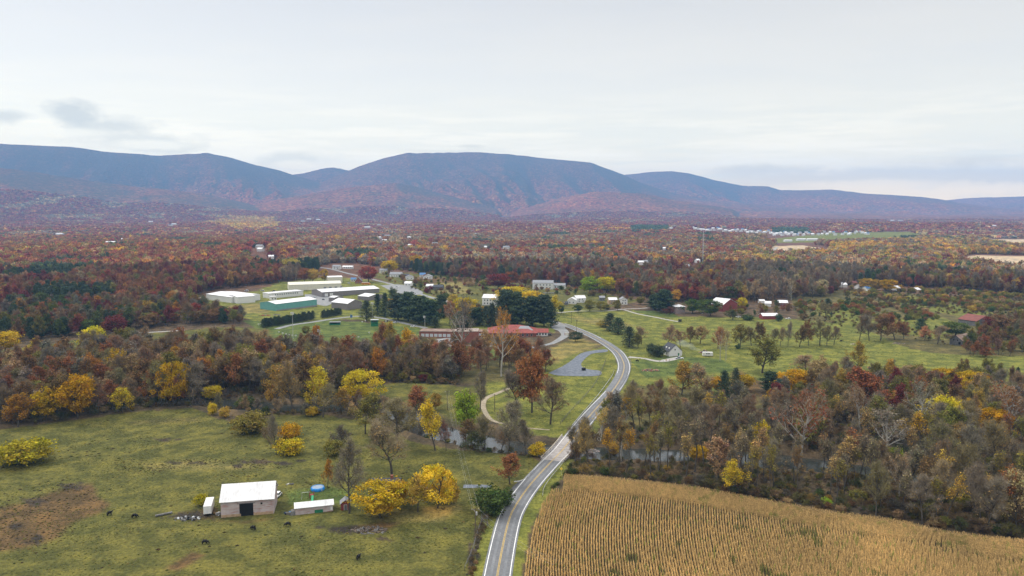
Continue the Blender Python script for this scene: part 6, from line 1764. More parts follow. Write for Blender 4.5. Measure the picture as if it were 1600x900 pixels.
e = empty('pole_frame', at(757, 822), 0, 'leaning timber frame in the weeds right of the transformer pole', 'frame'); b = MB(); b.tube((-1, 0, 0), (-.8, 0, 4), .09); b.tube((1, 0, 0), (.8, 0, 3.6), .09); b.tube((-.9, 0, 2.6), (.9, 0, 2.4), .07); b.obj('timber', GREYB, e)

# cattle ------------------------------------------------------------------------
COWM = paint('black_cattle_hide', (.012, .011, .011), .7, .3)
def cow_mesh(graze):
    V = [(0, 0, 1.12), (.35, 0, 1.14), (.75, 0, 1.16), (-.4, 0, 1.12), (-.8, 0, 1.10), (1.05, 0, 1.22 if not graze else 1.0), (1.32, 0, 1.42 if not graze else .55), (1.62, 0, 1.34 if not graze else .18),
         (.72, .2, .95), (.74, .22, .5), (.70, .22, .04), (.72, -.2, .95), (.60, -.22, .5), (.66, -.22, .04), (-.72, .2, .95), (-.60, .23, .62), (-.78, .23, .32), (-.72, .23, .04), (-.72, -.2, .95), (-.70, -.23, .62), (-.88, -.23, .32), (-.82, -.23, .04), (-.98, 0, .95), (-1.02, 0, .45)]
    E = [(0, 1), (1, 2), (0, 3), (3, 4), (2, 5), (5, 6), (6, 7), (2, 8), (8, 9), (9, 10), (2, 11), (11, 12), (12, 13), (4, 14), (14, 15), (15, 16), (16, 17), (4, 18), (18, 19), (19, 20), (20, 21), (4, 22), (22, 23)]
    R = [.52, .50, .46, .52, .44, .30, .20, .12, .25, .14, .12, .25, .14, .12, .28, .20, .13, .12, .28, .20, .13, .12, .06, .04]
    me = bpy.data.meshes.new('cow'); me.from_pydata(V, E, []); ob = bpy.data.objects.new('cow_source', me); sc.collection.objects.link(ob)
    sk = ob.modifiers.new('skin', 'SKIN'); 
    for i, r_ in enumerate(R): me.skin_vertices[0].data[i].radius = (r_ * (.72 if i < 5 else 1), r_)
    me.skin_vertices[0].data[0].use_root = True
    ob.modifiers.new('sub', 'SUBSURF').levels = 1
    dg = bpy.context.evaluated_depsgraph_get(); m2 = bpy.data.meshes.new_from_object(ob.evaluated_get(dg)); bpy.data.objects.remove(ob)
    m2.materials.clear(); m2.materials.append(COWM); m2.polygons.foreach_set('use_smooth', [True] * len(m2.polygons)); return m2
cm = [cow_mesh(False), cow_mesh(True)]
for (px, py, rot, gz_, lab) in [(171, 805, 60, 0, 'black cow walking away beside the brown pasture patch'), (210, 809, 15, 1, 'black cow grazing right of the brown pasture patch'), (396, 828, 160, 1, 'black cow grazing before the barn doorway'),
        (450, 822, 200, 1, 'black cow grazing before the long shed'), (320, 850, 10, 1, 'black cow lying nearest the worn tracks'), (560, 874, 70, 0, 'black cow alone on the lower right of the pasture'), (1314, 534, 0, 0, 'dark cow under the far pasture row'), (996, 565, 150, 1, 'dark calf beside the cottage driveway')]:
    o = bpy.data.objects.new('cow', cm[gz_]); link(o); o.location = at(px, py); o.rotation_euler[2] = math.radians(rot); o.scale = (.86, .86, .86); tag(o, lab.replace('lying', 'grazing'), 'cow', 'black cattle in the pastures')
e = empty('horse_shelter', at(1063, 503), 0, 'small dark run in shelter at the end of the narrow lane', 'shelter'); b = MB(); b.box(0, 1, 2.0, 3.4, 2.4, .2); b.obj('roof', BLACK, e); b = MB(); b.box(0, 2, 0, 3, .15, 2); b.box(-1.4, 1, 0, .15, 2, 2); b.obj('wall', GREYB, e)

# fallen white limbs and leafy debris beside the bridge
def deadfall(name, px, py, n, ln, mat, label, seed, z=.4):
    g = random.Random(seed); b = MB(); p = at(px, py)
    for i in range(n):
        a = g.uniform(0, 6.28); c_ = Vector((g.gauss(0, ln * .25), g.gauss(0, ln * .25), z)); d = Vector((math.cos(a), math.sin(a), g.uniform(.05, .7))).normalized(); q = c_ + d * ln * g.uniform(.3, .8)
        b.tube(c_, q, .10, .04, n=5)
        for k in range(3): t = c_.lerp(q, g.uniform(.4, 1)); b.tube(t, t + (d + Vector((g.gauss(0, .5), g.gauss(0, .5), .3))) * ln * .22, .045, .015, n=4)
    o = b.obj(name, mat); o.location = p; return tag(o, label, 'fallen tree')
deadfall('fallen_tree', 1098, 645, 12, 9, WBARK, 'fallen tree with white limbs on the rough slope right of the road', 3)
deadfall('fallen_tree', 935, 690, 7, 8, WBARK, 'pale fallen limbs at the bridge corner over the creek', 5, 1.5)
for gx_, gy_, hp, w_, col_, lab in ((905, 706, 34, 34, 'tan', 'tan leaved bush leaning over the bridge corner'), (898, 716, 22, 30, 'brown', 'brown bush at the bridge end by the maize'), (917, 700, 40, 36, 'brown', 'dark brown twiggy tree beside the bridge')):
    p = at(gx_, gy_); m = depth(gx_, gy_) / FPX; TREES.append(dict(x=p.x, y=p.y, h=hp * m, w=w_ * m, form='brush', colour=col_, label=lab, px=gx_, py=gy_, named=True))
# ------------------------------------------------------------------ grow the woods
EX = np.array([(a, b, c) for a, b, c in EXCL]); rdl = [tuple(p) for p in ROAD[::2]]
SVC = [wpoly([(432, 514), (455, 508), (490, 503), (530, 497), (565, 494), (590, 496), (615, 501), (640, 507), (668, 513)]), wpoly([(868, 489), (945, 486), (1014, 481)])]
OPEN_SMALL = [wpoly(p) for p in ([(857, 585), (880, 570), (905, 550), (950, 542), (945, 555), (920, 575), (940, 582), (930, 590), (870, 590)], [(885, 745), (1800, 872), (1800, 1000), (800, 1000)])]
def keep(x, y, pad=0.0, clear=True):
    k = np.ones(len(x), dtype=bool)
    for a, b, r in EXCL: k &= (x - a) ** 2 + (y - b) ** 2 > (r + pad) ** 2
    k &= pdist(x, y, rdl) > 7.5 + pad * .3
    for s in SVC: k &= pdist(x, y, s) > 5
    for s in OPEN_SMALL: k &= ~inpoly(x, y, s)
    m = np.hypot(x, y) < 750
    if m.any(): k[m] &= pdist(x[m], y[m], CREEK_L) > 7.5
    return k

for poly, sp, (h0, h1), forms, cols, phrase in REG:
    X_, Y_ = hexgrid(wpoly(poly), sp, gt_)
    k = keep(X_, Y_, .6)
    if 'scrub' in phrase: k &= fbm(X_ / 26, Y_ / 40, 123, 3) > .47
    X_, Y_ = X_[k], Y_[k]
    for x, y in zip(X_, Y_):
        f = wpick(rt, forms); c = wpick(rt, cols)
        if f in CONI: c = 'conifer'
        if f == 'full' and c in ('grey',): c = 'brown'
        if f == 'bare' and c in ('gold', 'orange', 'red'): c = 'brown'
        h = rt.uniform(h0, h1) * (1 if f != 'full' else .85); px, py, d = project(x, y, float(base(x, y)))
        TREES.append(dict(x=x, y=y, h=h, w=h * WID[f] * rt.uniform(.8, 1.2) * (1.15 if f == 'full' else 1), form=f, colour=c, label=None, phrase=phrase, px=px, py=py, named=False, group='trees ' + phrase))

# how large each shows; the 300 that show largest per kind become objects of their own
for t in TREES:
    t['size'] = (t['h'] / (t['y'])) if (-60 < t['px'] < 1660) else 0
vis = [t for t in TREES if t['named'] or t['size'] > 0]
inview = [t for t in TREES if (-20 < t['px'] < 1620) and t['py'] < 960]
named = [t for t in inview if t['named']]
auto = sorted([t for t in inview if not t['named']], key=lambda t: -t['size'])
N_AUTO = 300 - sum(1 for t in named if t['form'] not in BUSH)
N_AUTO = max(N_AUTO, 130)
chosen = named + auto[:N_AUTO]
ch = set(id(t) for t in chosen)
rest = [t for t in TREES if id(t) not in ch]
CW = {'mustard': 'mustard', 'lemon': 'lemon yellow', 'yellow': 'yellow', 'gold': 'golden', 'orange': 'orange', 'rust': 'russet', 'brown': 'brown', 'red': 'red', 'maroon': 'dark red', 'olive': 'olive', 'lime': 'lime green', 'green': 'green', 'tan': 'tan', 'grey': 'grey', 'conifer': 'dark green',
      'peach': 'peach', 'ochre': 'ochre', 'blue': 'blue green'}
FW = {'full': 'leafy tree', 'tall': 'narrow leafy tree', 'sparse': 'thin leaved tree', 'bare': 'bare tree', 'slim': 'slim bare tree', 'sycamore': 'white limbed tree', 'pine': 'pine', 'spruce': 'spruce', 'cedar': 'cedar', 'shrub': 'bush', 'brush': 'twiggy bush'}
groups = {}
for t in chosen:
    if not t['named']: groups.setdefault((t['phrase'], t['colour'], t['form']), []).append(t)
for (phr, c, f), lst in groups.items():
    lst.sort(key=lambda t: t['px'])
    for i, t in enumerate(lst):
        o = ordinal(i + 1) + ' from left' if len(lst) > 1 else 'the only one'
        t['label'] = '%s %s %s, %s' % (CW[c], FW[f], phr, o)
for t in chosen:
    make_tree(t['form'], t['x'], t['y'], t['h'], t['w'], tint_of(t['colour'], rt), t['label'], t.get('group'))

FP, FS, FR, FI, FT = [], [], [], [], []
def add_pt(x, y, h, w, form, colour, g=rt):
    v = g.randrange(len(PROTO[form])); s = w / WID[form]
    FP.append((x, y, float(ground_z(x, y)) - .15)); FS.append((s, s, h)); FR.append((0, 0, g.uniform(0, 6.28))); FI.append(WIDX[(form, v)]); FT.append(tint_of(colour, g))
for t in rest: add_pt(t['x'], t['y'], t['h'], t['w'], t['form'], t['colour'])

# the wide forest from 600 m out to the hills
OPENP = [
 [(290, 480), (318, 456), (400, 446), (440, 442), (480, 436), (505, 418), (515, 411), (560, 412), (600, 418), (640, 424), (690, 432), (760, 434), (828, 440), (905, 450), (1000, 466), (1050, 472), (1140, 474), (1240, 470), (1300, 462), (1320, 450), (1350, 445),
  (1480, 452), (1700, 468), (1700, 650), (-200, 650), (-200, 500), (60, 478), (200, 480)],
 [(1196, 408), (1186, 412), (1206, 386), (1214, 381), (1250, 380), (1288, 384), (1308, 396), (1240, 400), (1210, 400)], [(1496, 412), (1505, 400), (1520, 397), (1800, 398), (1800, 424), (1565, 424), (1550, 417)], [(1530, 375), (1540, 372), (1800, 372), (1800, 391), (1580, 388)],
 [(1195, 372), (1290, 363), (1420, 361), (1458, 370), (1400, 377), (1300, 382), (1200, 382)], [(1078, 356), (1160, 357), (1245, 366), (1245, 373), (1160, 370), (1080, 363)], [(735, 389), (800, 387), (800, 391), (740, 392)],
]
OPW = [wpoly(p) for p in OPENP]
g = np.random.default_rng(77)
def wild(r0, r1, sp):
    n = int(math.radians(76) / 2 * (r1 ** 2 - r0 ** 2) / (sp * sp * .9))
    # jittered polar cells of equal size
    rows = int((r1 - r0) / sp); XX, YY = [], []
    for i in range(rows):
        r = r0 + (i + .5) * sp; m = int(r * math.radians(76) / sp); a = np.radians(-38) + (np.arange(m) + .5 + (i % 2) * .5) / m * math.radians(76)
        rr = r + g.uniform(-.42, .42, m) * sp; a = a + g.uniform(-.42, .42, m) * sp / r
        XX.append(rr * np.sin(a)); YY.append(rr * np.cos(a))
    X_, Y_ = np.concatenate(XX), np.concatenate(YY); k = np.ones(len(X_), bool)
    for p in OPW: k &= ~inpoly(X_, Y_, p)
    if r0 < 2000: k &= pdist(X_, Y_, rdl) > 12
    for a, b, c, f in CLR:
        rr_ = math.hypot(a, b); ux, uy = a / rr_, b / rr_; al = X_ * ux + Y_ * uy - rr_; pe = np.abs(X_ * uy - Y_ * ux)
        k &= ~((pe < c) & (al < c * .6) & (al > -f))
    if r0 < 2600:
        for a, b, c in EXCL:
            if b > 550: k &= (X_ - a) ** 2 + (Y_ - b) ** 2 > (c + 3) ** 2
    return X_[k], Y_[k]

PALN = list(PAL); PALA = np.array([PAL[k] for k in PALN])
MIX = {
 'hill': {'rust': 38, 'brown': 22, 'maroon': 15, 'red': 8, 'orange': 4, 'olive': 8, 'gold': 1.5, 'tan': 4, 'green': 2},
 'mid': {'rust': 26, 'brown': 22, 'maroon': 15, 'red': 5, 'grey': 16, 'tan': 6, 'olive': 4, 'orange': 3, 'gold': 1.5, 'green': 2},
 'bare': {'grey': 40, 'tan': 20, 'brown': 22, 'rust': 10, 'maroon': 4},
 'yellow': {'ochre': 22, 'gold': 22, 'orange': 14, 'olive': 14, 'rust': 14, 'tan': 10},
 'right': {'brown': 24, 'rust': 18, 'olive': 16, 'ochre': 10, 'grey': 14, 'tan': 8, 'maroon': 6, 'gold': 3, 'green': 4},
 'conifer': {'conifer': 80, 'green': 20}, 'purple': {'maroon': 36, 'rust': 30, 'brown': 16, 'red': 12, 'orange': 2, 'grey': 4},
}
MK = list(MIX); MW = np.zeros((len(MK), len(PALN)))
for i, k in enumerate(MK):
    for c, w in MIX[k].items(): MW[i, PALN.index(c)] = w
    MW[i] /= MW[i].sum()
MC = np.cumsum(MW, axis=1)
def choose_mix(x, y):
    px, py, d = project(x, y, base(x, y)); n = len(x); m = np.full(n, MK.index('mid'))
    m[(px < 470) & (py > 365)] = MK.index('hill')
    m[(py < 352 + 26 * g.random(n))] = MK.index('purple')
    m[(px > 1150) & (py > 372)] = MK.index('right')
    nz = fbm(x / 160, y / 260, 91, 4); nz2 = fbm(x / 90 + 9, y / 140, 97, 3); nz3 = fbm(x / 500, y / 500, 99, 3)
    m[(nz > .58) & (px > 440) & (px < 1350) & (py > 372)] = MK.index('bare')
    m[(py < 375) & (nz > .66)] = MK.index('bare')
    m[(nz2 > .70) & (py > 362)] = MK.index('conifer')
    m[(nz2 < .20) & (py > 345)] = MK.index('yellow')
    yb = np.exp(-((px - 385) / 75) ** 2 - ((py - 350) / 14) ** 2); m[(yb * .9 + nz * .6 + nz2 * .3 + .12 * g.random(n)) > 1.02] = MK.index('yellow')
    m[(px > 1280) & (px < 1600) & (py > 378) & (py < 440) & (nz < .46)] = MK.index('yellow')
    m[(px > 985) & (px < 1045) & (py > 354) & (py < 363)] = MK.index('conifer')
    m[(px > 1205) & (px < 1265) & (py > 358) & (py < 373)] = MK.index('conifer')
    m[(px > 1325) & (px < 1430) & (py > 373) & (py < 378)] = MK.index('conifer')
    m[(px > 50) & (px < 175) & (py > 465) & (py < 485)] = MK.index('conifer')
    u = g.random(n); ci = (MC[m] < u[:, None]).sum(1); ci = np.minimum(ci, len(PALN) - 1)
    return m, ci, px, py

def add_many(X_, Y_, lod):
    m, ci, px, py = choose_mix(X_, Y_); n = len(X_); T = PALA[ci] * (1.12 + g.uniform(-.30, .30, (n, 1))) * (1 + g.uniform(-.09, .09, (n, 3)))
    T = T * .84 + T.mean(1)[:, None] * np.array((.17, .145, .12))
    Z_ = ground_z(X_, Y_) if lod == 0 else base(X_, Y_)
    if lod == 0:
        H_ = g.uniform(13, 21, n); nb = len(WHOLE); bare = (m == MK.index('bare')); con = (m == MK.index('conifer'))
        for i in range(n):
            q = g.random(); c = PALN[ci[i]]
            f = 'pine' if con[i] else ('bare' if (c == 'grey' or (bare[i] and q < .5)) else ('sparse' if q < .35 else 'full'))
            if bare[i] and q > .93: f = 'sycamore'
            h = H_[i]; w = h * WID[f] * g.uniform(.65, .95)
            FP.append((X_[i], Y_[i], Z_[i] - .2)); s = w / WID[f]; FS.append((s, s, h)); FR.append((0, 0, g.uniform(0, 6.28))); FI.append(WIDX[(f, g.integers(len(PROTO[f])))]); FT.append(T[i] * (1, 1, 1))
    else:
        H_ = g.uniform(12, 20, n); wd = {1: g.uniform(10, 15.5, n), 2: g.uniform(13.5, 20, n)}[lod]
        if lod == 2: H_ = H_ * 1.0
        base_i = len(WHOLE) + (0 if lod == 1 else len(FARP)); k = len(FARP) if lod == 1 else len(VFARP)
        T = T * (1.55 if lod == 2 else 1.35)
        con = (m == MK.index('conifer')); wd = np.where(con, wd * .7, wd)
        FP.extend(np.stack([X_, Y_, Z_ - (1.5 if lod == 1 else 5)], 1)); FS.extend(np.stack([wd, wd, H_], 1)); R_ = np.zeros((n, 3)); R_[:, 2] = g.uniform(0, 6.28, n); FR.extend(R_)
        FI.extend(base_i + g.integers(0, k, n)); FT.extend(T)
X_, Y_ = wild(620, 1250, 8.8); add_many(X_, Y_, 0); n0 = len(X_)
X_, Y_ = wild(1250, 2800, 10.5); add_many(X_, Y_, 1); n1 = len(X_)
X_, Y_ = wild(2800, 6800, 15.5); add_many(X_, Y_, 2); n2 = len(X_)
print('TREES', len(TREES), 'objects', len(chosen), 'forest', n0, n1, n2)
scatter('forest', FP, FS, FR, FI, FT, WHOLE + FARP + VFARP, 'wide autumn forest of russet, brown and grey trees reaching to the hills', 'forest')

# undergrowth in the near woods -------------------------------------------------
UP, US, UR, UI, UT = [], [], [], [], []
under = [('shrub', i) for i in range(len(PROTO['shrub']))] + [('brush', i) for i in range(len(PROTO['brush']))]
def grow_under(poly, sp, h0, h1, cols, pad=0):
    X_, Y_ = hexgrid(wpoly(poly), sp, gt_); k = (pdist(X_, Y_, rdl) > 6.5) & (pdist(X_, Y_, CREEK_L) > 7.0)
    for s in OPEN_SMALL: k &= ~inpoly(X_, Y_, s)
    for x, y in zip(X_[k], Y_[k]):
        j = rt.randrange(len(under)) if rt.random() < .5 else 4 + rt.randrange(3); h = rt.uniform(h0, h1); w = h * rt.uniform(.9, 1.5)
        UP.append((x, y, float(ground_z(x, y)) - .1)); US.append((w, w, h)); UR.append((0, 0, rt.uniform(0, 6.28))); UI.append(j); UT.append(np.array(tint_of(wpick(rt, cols), rt)) * .8)
UC = {'brown': 28, 'olive': 30, 'tan': 16, 'green': 14, 'grey': 16, 'ochre': 6}
grow_under([(890, 736), (905, 714), (1000, 719), (1200, 729), (1330, 743), (1450, 766), (1800, 803), (1800, 868), (1500, 834), (1400, 812), (1300, 799), (1200, 781), (1080, 760), (1000, 750), (930, 742), (884, 742)], 3.6, 1.0, 2.6, UC)
grow_under([(1330, 748), (1450, 770), (1800, 806), (1800, 868), (1500, 834), (1400, 812), (1330, 803)], 4.2, 1.8, 4.2, UC)
grow_under([(893, 736), (1000, 745), (1080, 752), (1200, 770), (1330, 792), (1330, 803), (1200, 781), (1080, 760), (1000, 750), (930, 742), (884, 742)], 3.2, 1.8, 3.8, UC)
grow_under([(915, 690), (1050, 694), (1200, 700), (1330, 715), (1450, 735), (1800, 770), (1800, 600), (1500, 597), (1330, 600), (1200, 622), (1190, 660), (1000, 664), (930, 672)], 5.2, 1.2, 3.4, UC)
grow_under([(-220, 676), (0, 666), (100, 656), (200, 642), (320, 632), (325, 600), (300, 550), (0, 566), (-220, 580)], 4.8, 1.5, 4.0, UC)
grow_under([(325, 600), (330, 616), (430, 622), (530, 622), (560, 606), (600, 598), (720, 602), (722, 572), (640, 566), (520, 552), (300, 540)], 4.6, 1.5, 4.0, UC)
grow_under([(300, 612), (330, 632), (430, 648), (530, 648), (590, 650), (660, 680), (720, 700), (800, 712), (850, 720), (848, 700), (790, 684), (700, 662), (640, 640), (600, 622), (540, 625), (400, 620)], 4.0, .7, 2.4, UC)
grow_under([(930, 680), (960, 645), (985, 600), (1060, 605), (1180, 610), (1190, 665), (1000, 668)], 7.5, .7, 2.4, {'tan': 20, 'brown': 30, 'peach': 14, 'olive': 20, 'rust': 12})
grow_under([(722, 905), (733, 870), (742, 838), (752, 815), (762, 808), (760, 826), (750, 850), (742, 905)], 2.0, .5, 1.5, {'tan': 30, 'brown': 30, 'grey': 20})
grow_under([(852, 770), (880, 742), (892, 738), (880, 746), (862, 770)], 2.2, .5, 1.6, {'green': 30, 'brown': 20, 'olive': 20})
grow_under([(1320, 454), (1480, 454), (1700, 474), (1700, 505), (1480, 492), (1320, 470)], 9, 1.2, 3.2, UC)
grow_under([(640, 446), (700, 446), (750, 462), (700, 466), (640, 452)], 11, 1.2, 3.0, {'olive': 20, 'brown': 20, 'maroon': 10, 'green': 20})
grow_under([(1240, 482), (1420, 500), (1500, 520), (1490, 540), (1380, 522), (1250, 500)], 9, 1.0, 2.6, UC)
scatter('undergrowth', UP, US, UR, UI, UT, [WHOLE[WIDX[u]] for u in under], 'tangled brown and olive brush under the creek trees and along the edges', 'undergrowth')

# tussocks, weeds and droppings that roughen the pastures
def tuft_mesh(seed):
    gg = np.random.default_rng(seed); n = 46
    a = gg.uniform(0, 6.28, n); q = gg.uniform(0, .5, n); P = np.stack([np.cos(a) * q, np.sin(a) * q, gg.uniform(.02, .5, n) * (1 - q)], 1)
    V, F = leaf_quads(P, P * 0, .42, .4, .5, seed); V[:, 2] = np.maximum(V[:, 2], -.02)
    return two_mat_mesh('tuft', [(V, F, LEAF, lvar(gg, n, 1, 4))])
TUFT = [tuft_mesh(700 + i) for i in range(4)]
GP, GS, GR, GI, GT2 = [], [], [], [], []
def tufts(poly, sp, thr, h0, h1, cols, seed):
    X_, Y_ = hexgrid(wpoly(poly), sp, gt_); nz = fbm(X_ / 14, Y_ / 9, seed, 4) + gt_.uniform(-.12, .12, len(X_)); k = (nz > thr) & (pdist(X_, Y_, rdl) > 5.5) & (pdist(X_, Y_, CREEK_L) > 9)
    for s in OPEN_SMALL: k &= ~inpoly(X_, Y_, s)
    for a, b, w_, d_2 in BLD: k &= (X_ - a) ** 2 + (Y_ - b - d_2 / 2) ** 2 > (max(w_, d_2) * .55) ** 2
    X_, Y_ = X_[k], Y_[k]; Z_ = ground_z(X_, Y_)
    for x, y, z in zip(X_, Y_, Z_):
        h = rt.uniform(h0, h1); w = h * rt.uniform(1.5, 3.2); GP.append((x, y, z)); GS.append((w, w, h)); GR.append((0, 0, rt.uniform(0, 6.28))); GI.append(rt.randrange(4)); GT2.append(np.array(tint_of(wpick(rt, cols), rt)))
PAL.update(grassy=(.105, .110, .028), strawy=(.20, .165, .055), weedy=(.085, .090, .026), earthy=(.075, .055, .030))
PAST = [(-60, 690), (0, 676), (200, 650), (320, 640), (430, 660), (560, 668), (700, 706), (830, 716), (840, 730), (780, 800), (745, 900), (735, 960), (-60, 960)]
tufts(PAST, 1.35, .52, .10, .28, {'grassy': 55, 'strawy': 25, 'weedy': 20}, 501)
tufts(PAST, 3.2, .66, .25, .55, {'weedy': 45, 'strawy': 20, 'earthy': 35}, 511)
tufts([(870, 488), (1250, 500), (1480, 500), (1600, 560), (1400, 592), (1200, 590), (1000, 610), (985, 570)], 3.2, .58, .2, .45, {'grassy': 50, 'strawy': 35, 'weedy': 15}, 521)
tufts([(760, 590), (950, 545), (970, 580), (880, 690), (760, 650)], 1.9, .52, .12, .3, {'grassy': 60, 'strawy': 40}, 531)
for poly in ([(0, 790), (110, 752), (180, 785), (90, 850), (-40, 865)], [(180, 718), (460, 716), (460, 732), (180, 738)]): tufts(poly, 1.5, .45, .15, .4, {'earthy': 50, 'strawy': 30, 'weedy': 20}, 541)
print('tufts', len(GP))
scatter('pasture_tussocks', GP, GS, GR, GI, GT2, TUFT, 'short tussocks and weeds roughening the grazed pastures', 'grass tussocks')
# dark smoke: bluish drift from the burning pile ------------------------------------
# maize ----------------------------------------------------------------------------
def corn_mesh(seed, green):
    gg = np.random.default_rng(seed); Vs, Fs = [], []; k = 0
    for j in range(4):          # four stalks in a one metre piece of row
        y0 = -.375 + .25 * j + gg.normal() * .03; x0 = gg.normal() * .03; hh = gg.uniform(1.9, 2.35)
        Vs += [(x0 - .02, y0, 0), (x0 + .02, y0, 0), (x0 + .012, y0, hh), (x0 - .012, y0, hh)]; Fs.append((k, k + 1, k + 2, k + 3)); k += 4
        Vs += [(x0, y0 - .02, 0), (x0, y0 + .02, 0), (x0, y0 + .012, hh), (x0, y0 - .012, hh)]; Fs.append((k, k + 1, k + 2, k + 3)); k += 4
        for q in range(9):
            a = gg.uniform(0, 6.28); z = hh * gg.uniform(.38, .95); ln = gg.uniform(.16, .28); dx, dy = math.cos(a), math.sin(a); px_, py_ = -dy * .045, dx * .045
            p1 = (x0 + dx * ln * .5, y0 + dy * ln * .5, z + .12); p2 = (x0 + dx * ln, y0 + dy * ln, z - gg.uniform(.1, .35))
            Vs += [(x0 - px_, y0 - py_, z), (x0 + px_, y0 + py_, z), (p1[0] + px_, p1[1] + py_, p1[2]), (p1[0] - px_, p1[1] - py_, p1[2])]; Fs.append((k, k + 1, k + 2, k + 3)); k += 4
            Vs += [(p1[0] - px_, p1[1] - py_, p1[2]), (p1[0] + px_, p1[1] + py_, p1[2]), (p2[0] + px_ * .3, p2[1] + py_ * .3, p2[2]), (p2[0] - px_ * .3, p2[1] - py_ * .3, p2[2])]; Fs.append((k, k + 1, k + 2, k + 3)); k += 4
        for q in range(3):      # tassel
            a = gg.uniform(0, 6.28); Vs += [(x0, y0, hh - .05), (x0 + .02, y0, hh - .05), (x0 + math.cos(a) * .14, y0 + math.sin(a) * .14, hh + .18), (x0 + math.cos(a) * .14, y0 + math.sin(a) * .14, hh + .17)]; Fs.append((k, k + 1, k + 2, k + 3)); k += 4
    V = np.array(Vs); return two_mat_mesh('maize_row_piece', [(V, np.array(Fs), LEAF, np.repeat(np.clip(1 + gg.normal(size=(len(V) // 4, 1)) * .25, .4, 1.7), 4, axis=0) * np.ones((1, 3)))])
CORN = [corn_mesh(600 + i, 0) for i in range(6)]
CF = wpoly([(884, 748), (930, 750), (1000, 757), (1080, 766), (1200, 788), (1300, 806), (1400, 819), (1500, 840), (1800, 876), (1800, 930), (1800, 1300), (815, 1300), (818, 960), (822, 880), (833, 830), (852, 785)])
topl = wpoly([(884, 748), (930, 750), (1000, 757), (1080, 766), (1200, 788), (1300, 806), (1400, 819), (1500, 840), (1800, 876), (1800, 930)])
CP, CS, CR, CI, CT = [], [], [], [], []
def corn_at(x, y, h, ang):
    gn = fbm(np.array([x / 7]), np.array([y / 7]), 301, 3)[0]; gp = fbm(np.array([x / 22]), np.array([y / 22]), 305, 3)[0]
    if gn > .86: return
    c = np.array((.65, .46, .20)) * rt.uniform(.78, 1.2) * (1 + (gp - .5) * .5)
    if gn > .77: c = np.array((.26, .25, .08)) * rt.uniform(.7, 1.2)
    if rt.random() < .05: c = c * (.55, .8, .5)
    CP.append((x, y, float(base(x, y)) - .05)); s = h * rt.uniform(.9, 1.08); CS.append((1.0, 1.0, s)); CR.append((rt.gauss(0, .05), rt.gauss(0, .05), ang + (math.pi if rt.random() < .5 else 0))); CI.append(rt.randrange(6)); CT.append(c)
HEADL = 15.0
nrow = 270; ys0 = 195.0
RX = np.array([-14 + .76 * i for i in range(nrow)])
def heading(x, y): return math.radians(2.5 + (y - 195) * .13 + max(0, x - 20) * .125)
for dirn in (1, -1):
    X_ = RX.copy(); Y_ = np.full(nrow, ys0)
    for step in range(135 if dirn > 0 else 32):
        hd = np.radians(2.5 + (Y_ - 195) * .13 + np.maximum(0, X_ - 20) * .125); X_ = X_ + dirn * np.sin(hd); Y_ = Y_ + dirn * np.cos(hd)
        ins = inpoly(X_, Y_, CF) & (pdist(X_, Y_, topl) > HEADL) & (pdist(X_, Y_, rdl) > 7.2)
        for i in np.where(ins)[0]: corn_at(X_[i], Y_[i], 1.0, -hd[i])
tl = spline(topl, 1.0); d = np.gradient(tl, axis=0); d /= np.hypot(d[:, 0], d[:, 1])[:, None]; nr = np.stack([d[:, 1], -d[:, 0]], 1)
for r_ in range(int(HEADL / .76) - 1):
    q = tl + nr * (.6 + r_ * .76); ins = inpoly(q[:, 0], q[:, 1], CF) & (pdist(q[:, 0], q[:, 1], rdl) > 7.2)
    for i in np.where(ins)[0]: corn_at(q[i, 0], q[i, 1], 1.0, math.atan2(d[i, 1], d[i, 0]) - math.pi / 2)
print('maize pieces', len(CP))
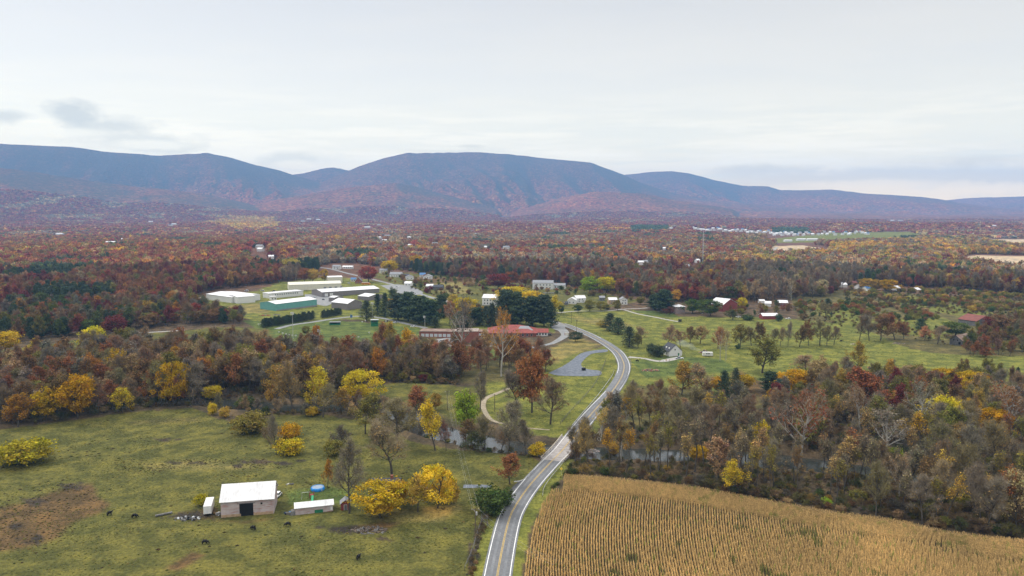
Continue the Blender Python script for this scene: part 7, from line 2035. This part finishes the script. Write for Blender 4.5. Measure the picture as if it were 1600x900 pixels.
scatter('maize_field', CP, CS, CR, CI, CT, CORN, 'ripe tan maize standing in curving rows right of the road', 'maize')
# bare soil under the maize
sheet('maize_soil', [(884, 748), (930, 750), (1000, 757), (1080, 766), (1200, 788), (1300, 806), (1400, 819), (1500, 840), (1600, 866), (1700, 960), (1700, 1250), (822, 1250), (822, 960), (824, 880), (835, 830), (853, 787)],
      plain_noise('dark_field_soil', (.030, .024, .013), (.065, .05, .024), .8), 'dark littered soil between the maize rows', 'soil', .03, smooth=False)

# smoke
def vol_mat(name, dens, col, aniso=.2, absorb=(1, 1, 1)):
    m = bpy.data.materials.new(name); m.use_nodes = True; t = m.node_tree; t.nodes.clear(); o = t.nodes.new('ShaderNodeOutputMaterial'); v = t.nodes.new('ShaderNodeVolumePrincipled')
    v.inputs['Color'].default_value = (*col, 1); v.inputs['Density'].default_value = dens; v.inputs['Anisotropy'].default_value = aniso; t.links.new(v.outputs[0], o.inputs['Volume']); return m
bm = bmesh.new(); p = at(1092, 551)
for i in range(9):
    t = i / 8; c = Vector((-t * 11, t * 5, 1.8 + t * 4.2)); r = 1.2 + t * 1.6
    mt = Matrix.Translation(c + Vector((rt.gauss(0, .4), 0, rt.gauss(0, .3)))) @ Matrix.Diagonal((r * 1.5, r, r * .8, 1)); bmesh.ops.create_icosphere(bm, subdivisions=2, radius=1, matrix=mt)
me = bpy.data.meshes.new('smoke'); bm.to_mesh(me); bm.free()
rm = None; so = bpy.data.objects.new('smoke', me); link(so); so.location = p; me.materials.append(vol_mat('drifting_smoke', .05, (.78, .88, .98))); tag(so, 'thin bluish smoke drifting left from the burning pile', 'smoke', kind='stuff')
md = so.modifiers.new('merge', 'REMESH'); md.mode = 'VOXEL'; md.voxel_size = .45

# the air: pale haze over the whole valley
zlow = min(float(gz.min()), float(hz_.min())) - 1.0
hzb = MB(); hzb.box(0, 0, zlow, 31400, 31400, float(hz_.max()) + 40 - zlow); ho = hzb.obj('haze', vol_mat('valley_haze', 6.6e-5, (.25, .54, 1.0), .0)); tag(ho, 'thin blue haze filling the valley air', 'haze', kind='stuff')
